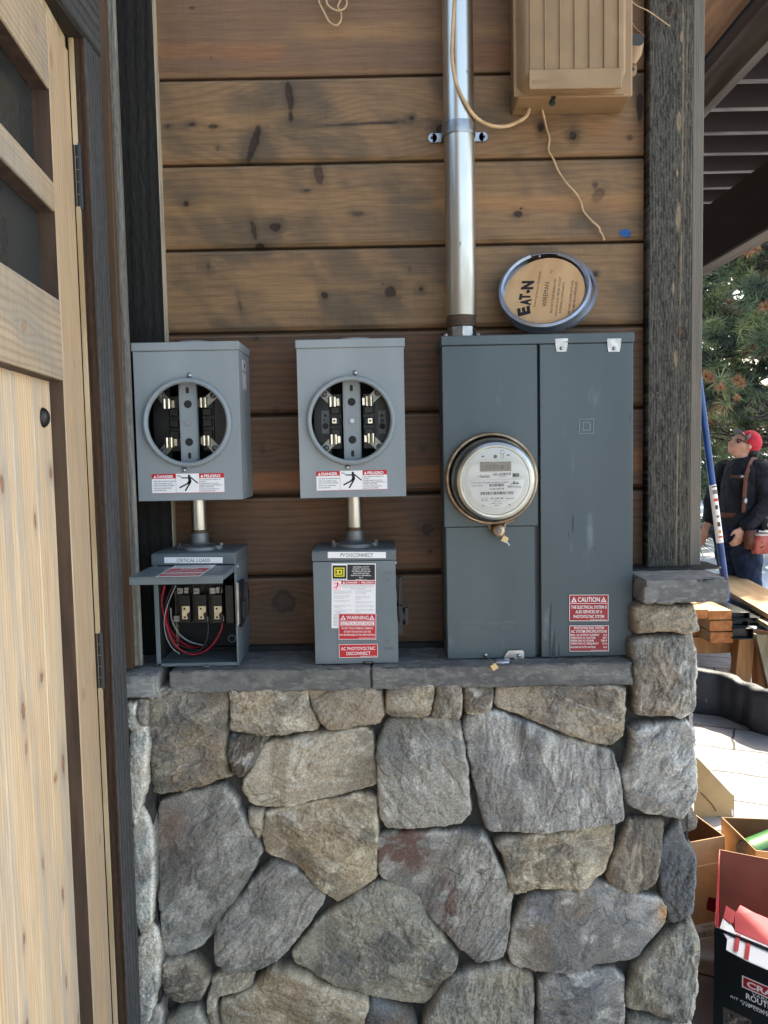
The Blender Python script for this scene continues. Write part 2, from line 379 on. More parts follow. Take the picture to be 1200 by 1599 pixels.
# ------------------------------------------------------------------ timber wall
rt = thing('timber_wall', (0, 0, 1.18), 'wall of wide stained pine boards with dark grooves and knots behind the electrical boxes', 'wall')
GR = [1.8527 + 0.1705*k for k in range(-5, 7)]
XL, XR = -0.60, 0.60
zs = [1.15, 2.86]
zz = np.arange(1.15, 2.76, 0.0021)
for g in GR: zz = np.concatenate([zz, g + np.linspace(-0.016, 0.016, 33)])
zz = np.unique(np.round(zz, 5)); xx = np.arange(XL, XR, 0.0021)
U, V = np.meshgrid(xx, zz)
def kpx(px, py, rx, ry, ang=0, s=1.0):
    q = P(px, py, 0); k = 1.74/1290; return (q.x, q.z, rx*k, ry*k, ang, s)
KN = [kpx(452,150,5,24,0.12,0.9), kpx(454,182,4,8), kpx(397,222,6,26,-0.35,0.95), kpx(388,246,4,4,0,0.6), kpx(300,194,5,2.5), kpx(333,197,9,3.5,0,0.9), kpx(262,197,3,1.5),
      kpx(643,184,4,3.5), kpx(560,193,62,1.6,0.04,0.75), kpx(600,191,25,1.4,0.0,0.8), kpx(690,202,9,7), kpx(290,318,4.5,4.5), kpx(498,270,7,18,0.15,0.7), kpx(430,354,7,6), kpx(396,358,4,14,0.25,0.8),
      kpx(405,385,7,5), kpx(480,297,5,2,0,.8), kpx(560,333,9,3,0,.5), kpx(507,461,5,6,0.3), kpx(610,456,9,8,-.3), kpx(658,451,4,4), kpx(598,443,1.6,1.8), kpx(375,476,2,8,0.2,.6), kpx(325,415,2,6,.1,.5),
      kpx(398,527,5,3.5), kpx(895,212,5,6), kpx(845,198,5,7), kpx(1000,168,5,22,0,.95), kpx(984,215,4,4,0,.7), kpx(810,333,7,5), kpx(814,325,2.5,2), kpx(935,305,9,13,-0.6,.55), kpx(930,288,4,4,0,.6),
      kpx(930,428,3,3.5), kpx(667,826,9,8), kpx(672,862,2.5,3), kpx(443,940,19,17,0,.95), kpx(430,640,6,5,0,.4), kpx(340,232,2,3,0,.5),
      kpx(330,90,3,2,0,.5), kpx(300,12,4,2,0,.7), kpx(640,420,2,4,0,.4), kpx(660,700,6,5,0,.5), kpx(410,700,5,8,0,.35), kpx(955,880,4,4,0,.5)]
pal_top = [lin(117,88,65), lin(98,70,50), lin(96,79,64), (0.020,0.009,0.006)]
pal_mid = [lin(132,103,73), lin(97,73,51), lin(68,63,53), (0.012,0.005,0.003)]
pal_low = [lin(94,65,43), lin(66,45,31), lin(62,54,45), (0.016,0.008,0.006)]  # lower boards darker, partly shade between the boxes painted in
COLS = None
colm = np.zeros(U.shape+(3,)); hgt = np.zeros_like(U)
for k in range(-6, 7):
    z0 = 1.8527+0.1705*(k-1); z1 = z0+0.1705
    msk = ((V >= z0) & (V < z1)).any(1)
    if not msk.any(): continue
    r = np.where(msk)[0]; sl_ = slice(r[0], r[-1]+1)
    u, v = U[sl_], V[sl_]
    pal = pal_top if k >= 4 else (pal_mid if k >= 1 else pal_low)
    kn = [q for q in KN if z0-0.01 < q[1] < z1+0.01]
    c, g, km = wood(u + k*3.7, v, pal, [(q[0]+k*3.7,)+tuple(q[1:]) for q in kn], seed=40+k*7, ring=0.016, gcon=0.42 if k>=1 else 0.7, blotch=0.28 if k >= 4 else (0.66 if k>=1 else 0.4), bfu=6.5, bfv=11)
    # warm honey streak along the middle, flame-like cathedral figure
    if k >= 1:
        mid = np.exp(-((v-(z0+0.085))/0.020)**2)*sst(fbm(u*4+k, v*20, 3, 7+k), 0.35, 0.7)
        c = mixc(c, lin(160,122,80), 0.5*mid*(1-km))
    fl = np.abs(v-(z0+0.062+0.03*np.sin(u*1.7+k))) / (0.006+0.020*fbm(u*2.2+k*5, u*0, 2, 60+k))
    flm = (1-sst(fl, 0.8, 1.1))*sst(fbm(u*3.0+9*k, u*0+k, 2, 66+k), 0.52, 0.62)
    c = mixc(c, lin(146,92,52) if k != 1 else lin(152,108,60), (0.30 if k >= 4 else 0.5 if k == 1 or k==-1 else 0.2)*flm*(1-km))
    # saw chatter: faint upright ticks
    ch = fbm(u*420, v*16, 2, 90+k); c = c*(1-0.07*sst(ch, 0.5, 0.8)*sst(fbm(u*8, v*20, 2, 95), .45, .65))[..., None]
    # darkened joint, with paler lines along the board edges
    ed = np.minimum(v-z0, z1-v); c = mixc(c, np.array(lin(60,50,42)), 0.75*(1-sst(ed, 0.0015, 0.0045)))
    c = mixc(c, np.array(lin(140,112,80)), 0.35*np.exp(-((v-z0-0.010)/0.003)**2) if k >= 4 else 0*v)
    c = mixc(c, np.array(lin(120,112,100)), 0.40*np.exp(-((z1-v-0.0075)/0.0016)**2))  # painted light caught along the board's top edge
    colm[sl_] = c
    e0 = v-z0; e1 = z1-v
    h = -0.013*(1-sst(e0, 0.0005, 0.0045)) - 0.013*(1-sst(e1, 0.0005, 0.0035)) - 0.0055*(1-sst(e0, 0.003, 0.012 if k < 4 else 0.02)) - 0.003*(1-sst(e1, 0.003, 0.008))
    hgt[sl_] = h - 0.0005*g - 0.0008*km + 0.0006*fbm(u*5, v*14, 2, 3)
pos = np.stack([U, 0*U - hgt, V], -1)
grid_obj('siding', pos, colm, 'pine_siding', rt)
m = MB(); m.box(-0.62, 0.60, 0.03, 0.16, 0.0, 3.3); m.box(0.50, 0.625, 0.03, 5.5, 0.0, 3.3); m.build('backing', 'dark_paint', rt)
m = MB(); m.box(-0.60, 0.50, -0.02, 0.012, 1.10, 1.195); m.build('base_flashing', 'dark_paint', rt)
# ------------------------------------------------------------------ trim, post, door
Z = Vector((0,0,1)); Xv = Vector((1,0,0)); Yv = Vector((0,1,0))
pal_blk = [(0.028,0.027,0.025), (0.010,0.010,0.010), (0.020,0.020,0.020), (0.004,0.004,0.004)]
pal_gry = [(0.24,0.225,0.195), (0.095,0.092,0.085), (0.15,0.155,0.15), (0.05,0.035,0.025)]
pal_cas = [(0.075,0.075,0.076), (0.018,0.018,0.019), (0.042,0.043,0.045), (0.01,0.01,0.01)]
pal_post = [(0.088,0.080,0.066), (0.018,0.018,0.018), (0.052,0.054,0.052), (0.035,0.022,0.015)]
pal_edge = [(0.17,0.145,0.115), (0.09,0.075,0.058), (0.115,0.105,0.09), (0.05,0.03,0.02)]
pal_door = [(0.68,0.53,0.36), (0.52,0.32,0.16), (0.37,0.35,0.31), (0.16,0.07,0.035)]
pal_stile = [(0.50,0.365,0.235), (0.37,0.245,0.145), (0.36,0.31,0.25), (0.20,0.10,0.05)]
pal_rail = [(0.42,0.33,0.235), (0.29,0.215,0.145), (0.26,0.25,0.22), (0.20,0.10,0.05)]
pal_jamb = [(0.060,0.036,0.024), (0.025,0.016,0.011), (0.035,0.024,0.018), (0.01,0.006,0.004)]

# black trim board on the main wall
xb = P(258,533,-0.020).x
t = thing('corner_trim', (xb-0.05, 0, 1.19), 'near-black rough trim board standing upright at the left end of the pine boards', 'trim board')
board('board', (xb-0.125, -0.020, 1.186), Z, Xv, -Yv, 1.6, 0.1235, 0.019, pal_blk, 'rough_sawn', t, seed=3, blotch=0.5, gcon=0.7, rough=0.0012, ring=0.02)
m = MB(); m.box(xb-0.0008, xb+0.0025, -0.0185, 0.004, 1.19, 2.8); m.build('raw_edge', mat('raw_edge_wood', (0.50,0.42,0.31), 0.7, c2=(0.32,0.27,0.2), nscale=60, stretch=(1,1,0.1)), t)

# jog of the side wall: weathered strip and brown strip behind the door casing
xg0, xg1 = P(184,533,-0.15).x, P(200,533,-0.15).x
t = thing('side_trim', (xg0, -0.15, 1.19), 'narrow weathered grey-brown trim strip between the black casing and the black corner board', 'trim board')
board('board', (xg0, -0.15, 1.192), Z, Xv, -Yv, 1.6, xg1-xg0, 0.010, pal_gry, 'rough_sawn', t, seed=8, res=0.0012, blotch=0.3, gcon=0.8, rough=0.0004)
xn0, xn1 = P(172,533,-0.175).x, P(185,533,-0.175).x
m = MB(); m.box(xn0-0.03, xn1, -0.172, -0.155, 1.192, 2.75); m.build('backing_strip', 'plain_brown_wood', t, bevel=0.001)
t = thing('side_wall', (-0.6, -0.1, 0.0), 'dark return wall hidden behind the door casing', 'wall')
m = MB(); m.box(-0.75, -0.56, -0.24, 0.029, 0.0, 3.3); m.build('panel', 'dark_paint', t)

t = thing('light_blocker_wall', (-0.75, -3, 0), 'unseen timber house wall continuing past the door, added to block light from the left', 'wall')
m = MB(); m.box(-0.72, -0.45, -5.2, -1.17, 0.0, 3.52); m.build('panel', 'plain_brown_wood', t)  # unseen wall added to cut the sky light from the left
# door plane
XC = P(176,533,-0.265).x; Yc1 = -0.266; Yj = -0.342
ho = Vector((-0.4992, Yj, 0)); dv = Vector((-.1085,1,0)).normalized(); dn = Vector((1,.1085,0)).normalized()
def D(s, z, off=0.0): return ho + dv*s + dn*off + Z*z
ZT = 2.290     # door top
zh = PX(133,56,XC).z
df = thing('door_frame', (XC, Yj, 0), 'charcoal door casing with brown jamb, left of the meter boxes', 'door frame')
board('casing', (XC, Yj+0.002, 0.0), Z, Yv, Xv, zh, Yc1-Yj-0.002, 0.045, pal_cas, 'rough_sawn', df, seed=21, res=0.002, blotch=0.3, gcon=0.6, rough=0.0008, ring=0.014)
board('header', (XC+0.001, -1.6, zh+0.0005), Yv, Z, Xv, 1.6+Yc1, 0.16, 0.045, pal_cas, 'rough_sawn', df, seed=25, blotch=0.6, gcon=0.8, rough=0.0006, ring=0.02)
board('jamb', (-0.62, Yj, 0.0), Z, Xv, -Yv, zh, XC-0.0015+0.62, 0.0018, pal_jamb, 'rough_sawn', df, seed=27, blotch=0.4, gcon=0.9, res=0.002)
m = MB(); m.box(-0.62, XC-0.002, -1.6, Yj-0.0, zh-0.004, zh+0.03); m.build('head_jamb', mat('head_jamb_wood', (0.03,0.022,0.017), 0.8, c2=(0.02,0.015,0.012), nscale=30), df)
m = MB(); m.box(P(130,533,Yj).x, P(136.5,533,Yj).x, Yj-0.005, Yj-0.0005, 0.0, zh-0.006)
m.prism([D(-1.1, zh-0.022, -0.03), D(-1.1, zh-0.005, -0.03), D(-0.004, zh-0.005, -0.03), D(-0.004, zh-0.022, -0.03)], dn*0.026)
m.build('weather_strip', mat('strip_pine', (0.55,0.45,0.30), 0.6, c2=(0.38,0.28,0.16), nscale=40, stretch=(1,1,0.1)), df)

dr = thing('timber_door', (ho.x-0.04, Yj-0.4, 0), 'pale pine plank door with dark glazed lights at the left edge of the photo', 'door')
SW = 0.1222
g = 0.004
def dboard(name, s0, s1, z0, z1, along_z, th, off, pal, seed, knots=(), **kw):
    L = (z1-z0) if along_z else (s1-s0); W = (s1-s0) if along_z else (z1-z0)
    o = D(s0, z0, off)
    return board(name, o, Z if along_z else dv, dv if along_z else Z, dn, L, W, th, pal, 'pine_door', dr, seed=seed, knots=knots, res=0.0022, **kw)
zr = [2.150, zh-0.024, 2.0135, 1.971, 1.8395, 1.7185]
dboard('stile', -SW, -g, 0.2, zr[1], True, 0.05, 0, pal_stile, 31, [(1.02,0.03,0.010,0.006,0,.6),(1.55,0.07,0.006,0.003,0,.5),(0.75,0.09,0.008,0.004,0,.5),(2.0,0.015,0.012,0.005,0,.6)], blotch=0.45, bfu=1.5, bfv=30, ring=0.012, gcon=0.8)
dboard('top_rail', -0.80, -SW-0.0008, zr[0], zr[1], False, 0.05, -0.0006, pal_rail, 33, [(0.62,0.06,0.006,0.004,0,.4)], blotch=0.6, bfu=2, bfv=12, ring=0.010, gcon=1)
dboard('middle_rail', -0.80, -SW-0.0008, zr[3], zr[2], False, 0.05, -0.0006, pal_rail, 35, blotch=0.6, bfu=2, bfv=12, ring=0.007, gcon=1)
dboard('lock_rail', -0.80, -SW-0.0008, zr[5], zr[4], False, 0.05, -0.0006, pal_rail, 37, [(0.50,0.055,0.012,0.006,0.5,.5),(0.63,0.02,0.003,0.002,0,.6)], blotch=0.55, bfu=2, bfv=12, ring=0.012, gcon=1)
# upright planks of the lower panel
s = -SW-0.0006; rr = random.Random(5)
edges = [s, s-0.088, s-0.180, s-0.272, s-0.364, s-0.456, s-0.548, s-0.64]
for i in range(7):
    kn = [(rr.uniform(0.15,1.4), rr.uniform(0.01,0.08), rr.uniform(0.006,0.016), rr.uniform(0.003,0.007), rr.uniform(-.1,.1), rr.uniform(.7,1.0)) for _ in range(8 if i < 4 else 4)]
    dboard('plank', edges[i+1], edges[i], 0.2, zr[5]-0.0008, True, 0.02, -0.021, pal_door, 50+i, kn, blotch=0.62, bfu=1.3, bfv=26, ring=0.010, gcon=0.85, bev=0.0035)
# glass
gl = mat('dark_glass', (0.018,0.022,0.024), 0.12, c2=(0.030,0.036,0.038), nscale=12, stretch=(1,1,0.4), rough2=0.35, spec=0.5, c3=(0.12,0.12,0.11), n3=70, con3=(0.70,0.78))
for (a, b) in ((zr[2]+0.0008, zr[0]-0.0008), (zr[4]+0.0008, zr[3]-0.0008)):
    m = MB(); m.prism([D(-0.80, a, -0.027), D(-SW-0.001, a, -0.027), D(-SW-0.001, b, -0.027), D(-0.80, b, -0.027)], -dn*0.006); m.build('glass_pane', gl, dr)
m = MB(); m.prism([D(-SW-0.0007, 0.25, -0.0475), D(-SW-0.0007, zr[0], -0.0475), D(-SW-0.0007, zr[0], -0.0015), D(-SW-0.0007, 0.25, -0.0015)], -dv*0.0012)
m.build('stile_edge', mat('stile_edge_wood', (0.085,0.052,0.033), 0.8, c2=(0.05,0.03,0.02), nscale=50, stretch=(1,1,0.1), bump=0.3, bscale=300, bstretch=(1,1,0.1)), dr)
for zu in (zr[0], zr[3], zr[5]):  # dark sheets under the rails: dark stain plus painted underside shade
    m = MB(); m.prism([D(-0.80, zu-0.0008, -0.0035), D(-SW-0.002, zu-0.0008, -0.0035), D(-SW-0.002, zu-0.0008, -0.0265), D(-0.80, zu-0.0008, -0.0265)], (0,0,-0.0012)); m.build('rail_stain_shade', 'stile_edge_wood', dr)
# carriage bolt head
c = PN(67, 652, D(0,0,-0.021), dn); c = D((c-ho).dot(dv), c.z, -0.0205)
m = MB(); m.lathe([(0.0,0.0092),(0.004,0.009),(0.008,0.0078),(0.012,0.0052),(0.0145,0.002),(0.015,0.0)], c, dn, 32); m.build('bolt_head', 'black_plastic', dr, smooth=True)
for (pa, pb, x) in ((225, 322, 128), (989, 1075, 157)):
    pz0, pz1 = P(x, pb, Yj-0.006).z, P(x, pa, Yj-0.006).z; cx = D(0.001, 0, 0.007)
    m = MB(); nseg = 5
    for k in range(nseg):
        a = pz0 + (pz1-pz0)*k/nseg; b = pz0+(pz1-pz0)*(k+1)/nseg
        m.cyl((cx.x, cx.y, a+0.0003), (cx.x, cx.y, b-0.0003), 0.0072, n=20)
    m.cyl((cx.x, cx.y, pz0-0.003), (cx.x, cx.y, pz1+0.003), 0.0067, n=16)
    m.prism([D(-0.028, pz0, -0.0005), D(0.0, pz0, -0.0005), D(0.0, pz1, -0.0005), D(-0.028, pz1, -0.0005)][:0] or [D(-0.006, pz0, 0.0005), D(0.002, pz0, 0.0005), D(0.002, pz1, 0.0005), D(-0.006, pz1, 0.0005)], dn*0.003)
    m.build('hinge', 'black_plastic', dr, smooth=False, auto=30)

# corner post
px0, px1, px2 = 0.5465, 0.6335, 0.6565; PY = -0.036
t = thing('corner_post', (0.60, 0, 1.3488), 'rough-sawn grey corner boards with pale smooth edge, right end of the timber wall', 'corner post')
def kp(px, py, a, b, ang=0, s_=1): q = P(px, py, PY); k = 1.7/1290; return (q.z-1.3488, q.x-px0, a*k, b*k, ang, s_)
ob = None
us = np.arange(0, 1.5, 0.0016); vs = np.linspace(0, px1-px0, 58); U, V = np.meshgrid(us, vs)
kn = [kp(1050,17,14,8,0,.8), kp(1065,520,11,7,0,.8)]
col, g_, km = wood(U, V, pal_post, kn, 71, ring=0.006, gcon=0.9, blotch=0.4, bfu=4, bfv=30, fine=500)
fz = fbm(U*70, V*420, 3, 5); fz2 = fbm(U*200, V*900, 2, 6)
wav = V + 0.004*np.sin(U*9)+0.003*fbm(U*12, V*8, 2, 4)
col = mixc(col, (0.115,0.112,0.10), 0.5*sst(fz, 0.52, 0.75)); col = mixc(col, (0.014,0.014,0.014), 0.6*sst(1-fz, 0.54, 0.74)); col = mixc(col, (0.15,0.145,0.13), 0.55*sst(fz2, .62, .8))
for (a, b, wd, st) in ((1063,1066,1.0,.7),(1083,1083,.6,.4),(1070,1070,.8,.35)):   # thin pale resin lines that follow the grain
    xk = P(a,300,PY).x-px0 + 0.004*np.sin(U*3.1+wd*5); col = mixc(col, (0.34,0.26,0.17), st*np.exp(-((V-xk)/(0.0011*wd))**2)*sst(fbm(U*6,V*0+wd,2,8),.3,.5))
for (x, y, a, b) in ((1061,190,16,3.5),(1060,340,22,4),(1065,57,9,2.5),(1063,92,4,1.5),(1058,270,6,2),(1056,560,14,3),(1052,450,10,2)):
    q = P(x, y, PY); du = (U-(q.z-1.3488))/(a*1.32e-3); dvv = (V-(q.x-px0))/(b*1.32e-3); col = mixc(col, (0.27,0.20,0.13), 0.8*(1-sst(np.sqrt(du*du+dvv*dvv)+0.5*(fz2-.5), .7, 1.15)))
ed = np.minimum(V, px1-px0-V); h = 0.0011*(fz-.5)*2 + 0.0008*(fz2-.5) - 0.002*(1-sst(ed, 0, 0.002))
pos = np.stack([px0+V, PY-h, 1.3488+U], -1)
ob = grid_obj('face_board', pos[::-1], col[::-1], 'rough_sawn', t, skirt=(0, 0.034, 0))
board('side_board', (px1+0.0008, PY+0.003, 1.3488), Z, Xv, -Yv, 1.5, px2-px1, 0.30, pal_edge, 'pine_door', t, seed=77, res=0.0014, blotch=0.6, bfu=5, bfv=60, ring=0.0045, gcon=0.9)
# ------------------------------------------------------------------ stonework
SY = -0.150
ST = {'grey': (lin(148,145,137), lin(116,114,109), lin(184,181,173)), 'tan': (lin(168,158,140), lin(132,124,111), lin(198,190,174)),
      'brown': (lin(148,138,122), lin(108,101,92), lin(170,160,144)), 'slate': (lin(94,95,96), lin(62,66,70), lin(112,116,120)),
      'blue': (lin(150,148,143), lin(114,113,111), lin(200,198,192)), 'green': (lin(144,140,127), lin(104,104,98), lin(172,167,154)),
      'pale': (lin(196,190,176), lin(150,148,140), lin(226,220,206)), 'sand': (lin(168,156,134), lin(132,122,106), lin(200,190,168))}
def seg_sd(U, V, poly):
    """signed distance to polygon, positive inside"""
    d = np.full(U.shape, 1e9); ins = np.zeros(U.shape, bool); n = len(poly)
    for i in range(n):
        x0, y0 = poly[i]; x1, y1 = poly[(i+1) % n]
        ex, ey = x1-x0, y1-y0; t = np.clip(((U-x0)*ex+(V-y0)*ey)/(ex*ex+ey*ey+1e-12), 0, 1)
        d = np.minimum(d, np.hypot(U-x0-t*ex, V-y0-t*ey))
        c = ((y0 > V) != (y1 > V)) & (U < (x1-x0)*(V-y0)/(y1-y0+1e-12)+x0); ins ^= c
    return np.where(ins, d, -d)
def round_poly(p, it=1):
    for _ in range(it):
        q = []
        for i in range(len(p)):
            a, b = p[i], p[(i+1) % len(p)]
            q += [(a[0]*0.88+b[0]*0.12, a[1]*0.88+b[1]*0.12), (a[0]*0.12+b[0]*0.88, a[1]*0.12+b[1]*0.88)]
        p = q
    return p
def stone(poly, kind, seed, parent, o=Vector((0,SY,0)), u=Vector((1,0,0)), v=Vector((0,0,1)), n=Vector((0,-1,0)), res=0.00165, thick=0.022, ang=None, depth=0.055, name='stone', extra=None, grow=0.0, bow=1.0):
    R_ = random.Random(seed*7+1); poly = round_poly(poly)
    xs = [p[0] for p in poly]; ys = [p[1] for p in poly]; pad = 0.006
    U, V = np.meshgrid(np.arange(min(xs)-pad, max(xs)+pad, res), np.arange(min(ys)-pad, max(ys)+pad, res))
    wx = 0.0030*(fbm(U*45, V*45, 3, seed)-.5)*2 + 0.0012*(fbm(U*220, V*220, 2, seed+1)-.5)*2
    wy = 0.0030*(fbm(U*45+9, V*45, 3, seed+2)-.5)*2 + 0.0012*(fbm(U*220+5, V*220, 2, seed+3)-.5)*2
    sd = seg_sd(U+wx, V+wy, poly) + 0.0034 + grow
    cx, cy = sum(xs)/len(xs), sum(ys)/len(ys); sz = max(max(xs)-min(xs), max(ys)-min(ys))
    a = ang if ang is not None else R_.uniform(0, math.pi); c, s = math.cos(a), math.sin(a)
    gs = R_.choice([.55,.75,1.0,1.25]); A = ((U-cx)*c+(V-cy)*s)*gs; B = (-(U-cx)*s+(V-cy)*c)*gs*R_.choice([.55,.8,1.0])
    W1 = fbm(A*14, B*30, 3, seed+10)
    # broad chiselled facets: the lowest of several tilted planes
    hp = np.full(U.shape, thick)
    for k in range(5):
        q = R_.uniform(0, 2*math.pi); sl = R_.uniform(0.06, 0.30); off = sz*R_.uniform(0.08, 0.34)
        d = ((U-cx)*math.cos(q)+(V-cy)*math.sin(q)) - off + 0.012*(W1-.5)
        hp = np.minimum(hp, thick - np.maximum(d, 0)*sl*2.0)
    hp = hp + ((U-cx)*R_.uniform(-.05,.05) + (V-cy)*R_.uniform(-.06,.03))
    # flaked layers
    L1 = fbm(A*9+0.8*W1, B*22+0.8*W1, 3, seed+20); st = L1*5.0; fr = st-np.floor(st)
    lay = (np.floor(st) + sst(fr, 0.0, 0.16))/5.0; hp = hp + (lay-0.5)*0.019*bow
    L2 = fbm(A*24, B*60, 3, seed+24)*5; f2 = L2-np.floor(L2); hp = hp + (np.floor(L2)+sst(f2, 0, .25))/5*0.0065
    rg = 1-np.abs(2*fbm(A*22+W1, B*50, 4, seed+27, .55)-1); hp = hp - 0.0034*sst(rg, .84, .99)*bow
    hp = hp + 0.0042*(fbm(A*36, B*66, 4, seed+28, .52)-.5)*2*0.8 + 0.0012*(fbm(U*330, V*330, 2, seed+29)-.5)*2
    hp = np.maximum(hp, 0.003)
    edge = 1-np.exp(-np.clip(sd, 0, 1)/(0.0012+0.0032*fbm(U*18, V*18, 2, seed+90)))
    h = np.where(sd > 0, -0.010 + (hp+0.010)*edge, -0.010 + sd*7.0)
    h = np.maximum(h, -depth); keep = sd > -0.0072
    b0, b1, b2 = [np.array(x) for x in ST[kind]]
    m1 = fbm(A*7, B*11, 4, seed+40, 0.6); m2 = fbm(A*30, B*55, 4, seed+41, 0.6); m3 = fbm(U*160, V*160, 3, seed+42)
    col = mixc(b0, b1, sst(m1, 0.42, 0.62)*0.9); col = mixc(col, b2, sst(m2, 0.5, 0.72)*0.55); col = col*(0.80+0.40*m3)[..., None]
    # mineral tints in large readable patches
    tn = fbm(U*8+seed, V*8, 4, seed+50, 0.55); warm = R_.random()
    if kind in ('tan','sand','brown','green','pale') or warm > 0.6: col = mixc(col, np.array(lin(156,132,100)), 0.25*sst(tn, 0.56, 0.70))
    tb = fbm(U*10+seed, V*10+4, 4, seed+51, 0.55); col = mixc(col, np.array(lin(98,101,105)), 0.32*sst(tb, 0.56, 0.70))
    # pale quartz veins and painted highlights on the arrises
    vq = 1-np.abs(2*fbm(A*2.2+.3*W1, B*15, 3, seed+60)-1); vm_ = sst(vq, 0.968, 0.998)*sst(fbm(U*14, V*14, 2, seed+61), .42, .6)
    col = mixc(col, np.array(lin(200,198,192)), 0.55*vm_*sst(m2, .35, .6))
    vd = 1-np.abs(2*fbm(A*9+3, B*20+1.2*W1, 3, seed+62)-1); col = mixc(col, b1*0.35, 0.6*sst(vd, 0.985, 0.999))
    gx = np.gradient(h, axis=1)/res; gy = np.gradient(h, axis=0)/res
    col = mixc(col, b2*1.2, 0.55*sst(edge, 0.45, 0.85)*(1-sst(edge, 0.86, 0.99))*sst(m2, .4, .6))
    col = mixc(col, np.array(lin(70,69,66)), 0.75*(1-sst(sd, -0.001, 0.003)))
    if extra is not None: col = extra(col, U, V, m1, m2, m3, A, B)
    o_, u_, v_, n_ = [np.array(x) for x in (o, u, v, n)]
    pos = o_ + U[..., None]*u_ + V[..., None]*v_ + h[..., None]*n_
    if np.dot(np.cross(u_, v_), n_) < 0: pos = pos[::-1]; col = col[::-1]; keep = keep[::-1]
    return grid_obj(name, pos, col, 'field_stone', parent, mask=keep)

def cp(origin, sc, pts):
    r = []
    for (x, y) in pts:
        q = P(origin[0]+x/sc, origin[1]+y/sc, SY-0.008); r.append((q.x, q.z))
    return r
A7 = ((200,1040), 2.857); A8 = ((580,1040), 2.3077); G = ((0,0), 1.0)
def rust(col, U, V, m1, m2, m3, A, B):
    q = P(640, 1335, SY); k = sst(fbm(U*22, V*40, 3, 5), .40, .52)
    reg = np.clip(sst(V, q.z-0.05, q.z-0.01), 0, 1)*(1-sst(U, q.x+0.0, q.x+0.10))
    q2 = P(700, 1410, SY); reg = np.maximum(reg, np.exp(-((U-q2.x)/0.02)**2-((V-q2.z)/0.07)**2))
    return mixc(col, np.array(lin(98,66,56)), 0.75*k*reg)
def rust6(col, U, V, m1, m2, m3, A, B):
    q = P(270, 1290, SY); return mixc(col, np.array(lin(116,84,64)), 0.6*sst(m1, .35, .55)*np.exp(-((U-q.x)/0.05)**2-((V-q.z)/0.08)**2))
def gold(col, U, V, m1, m2, m3, A, B):
    q = P(1037, 1425, SY); return mixc(col, np.array(lin(190,140,70)), 0.7*np.exp(-((U-q.x)/0.012)**2-((V-q.z)/0.02)**2))
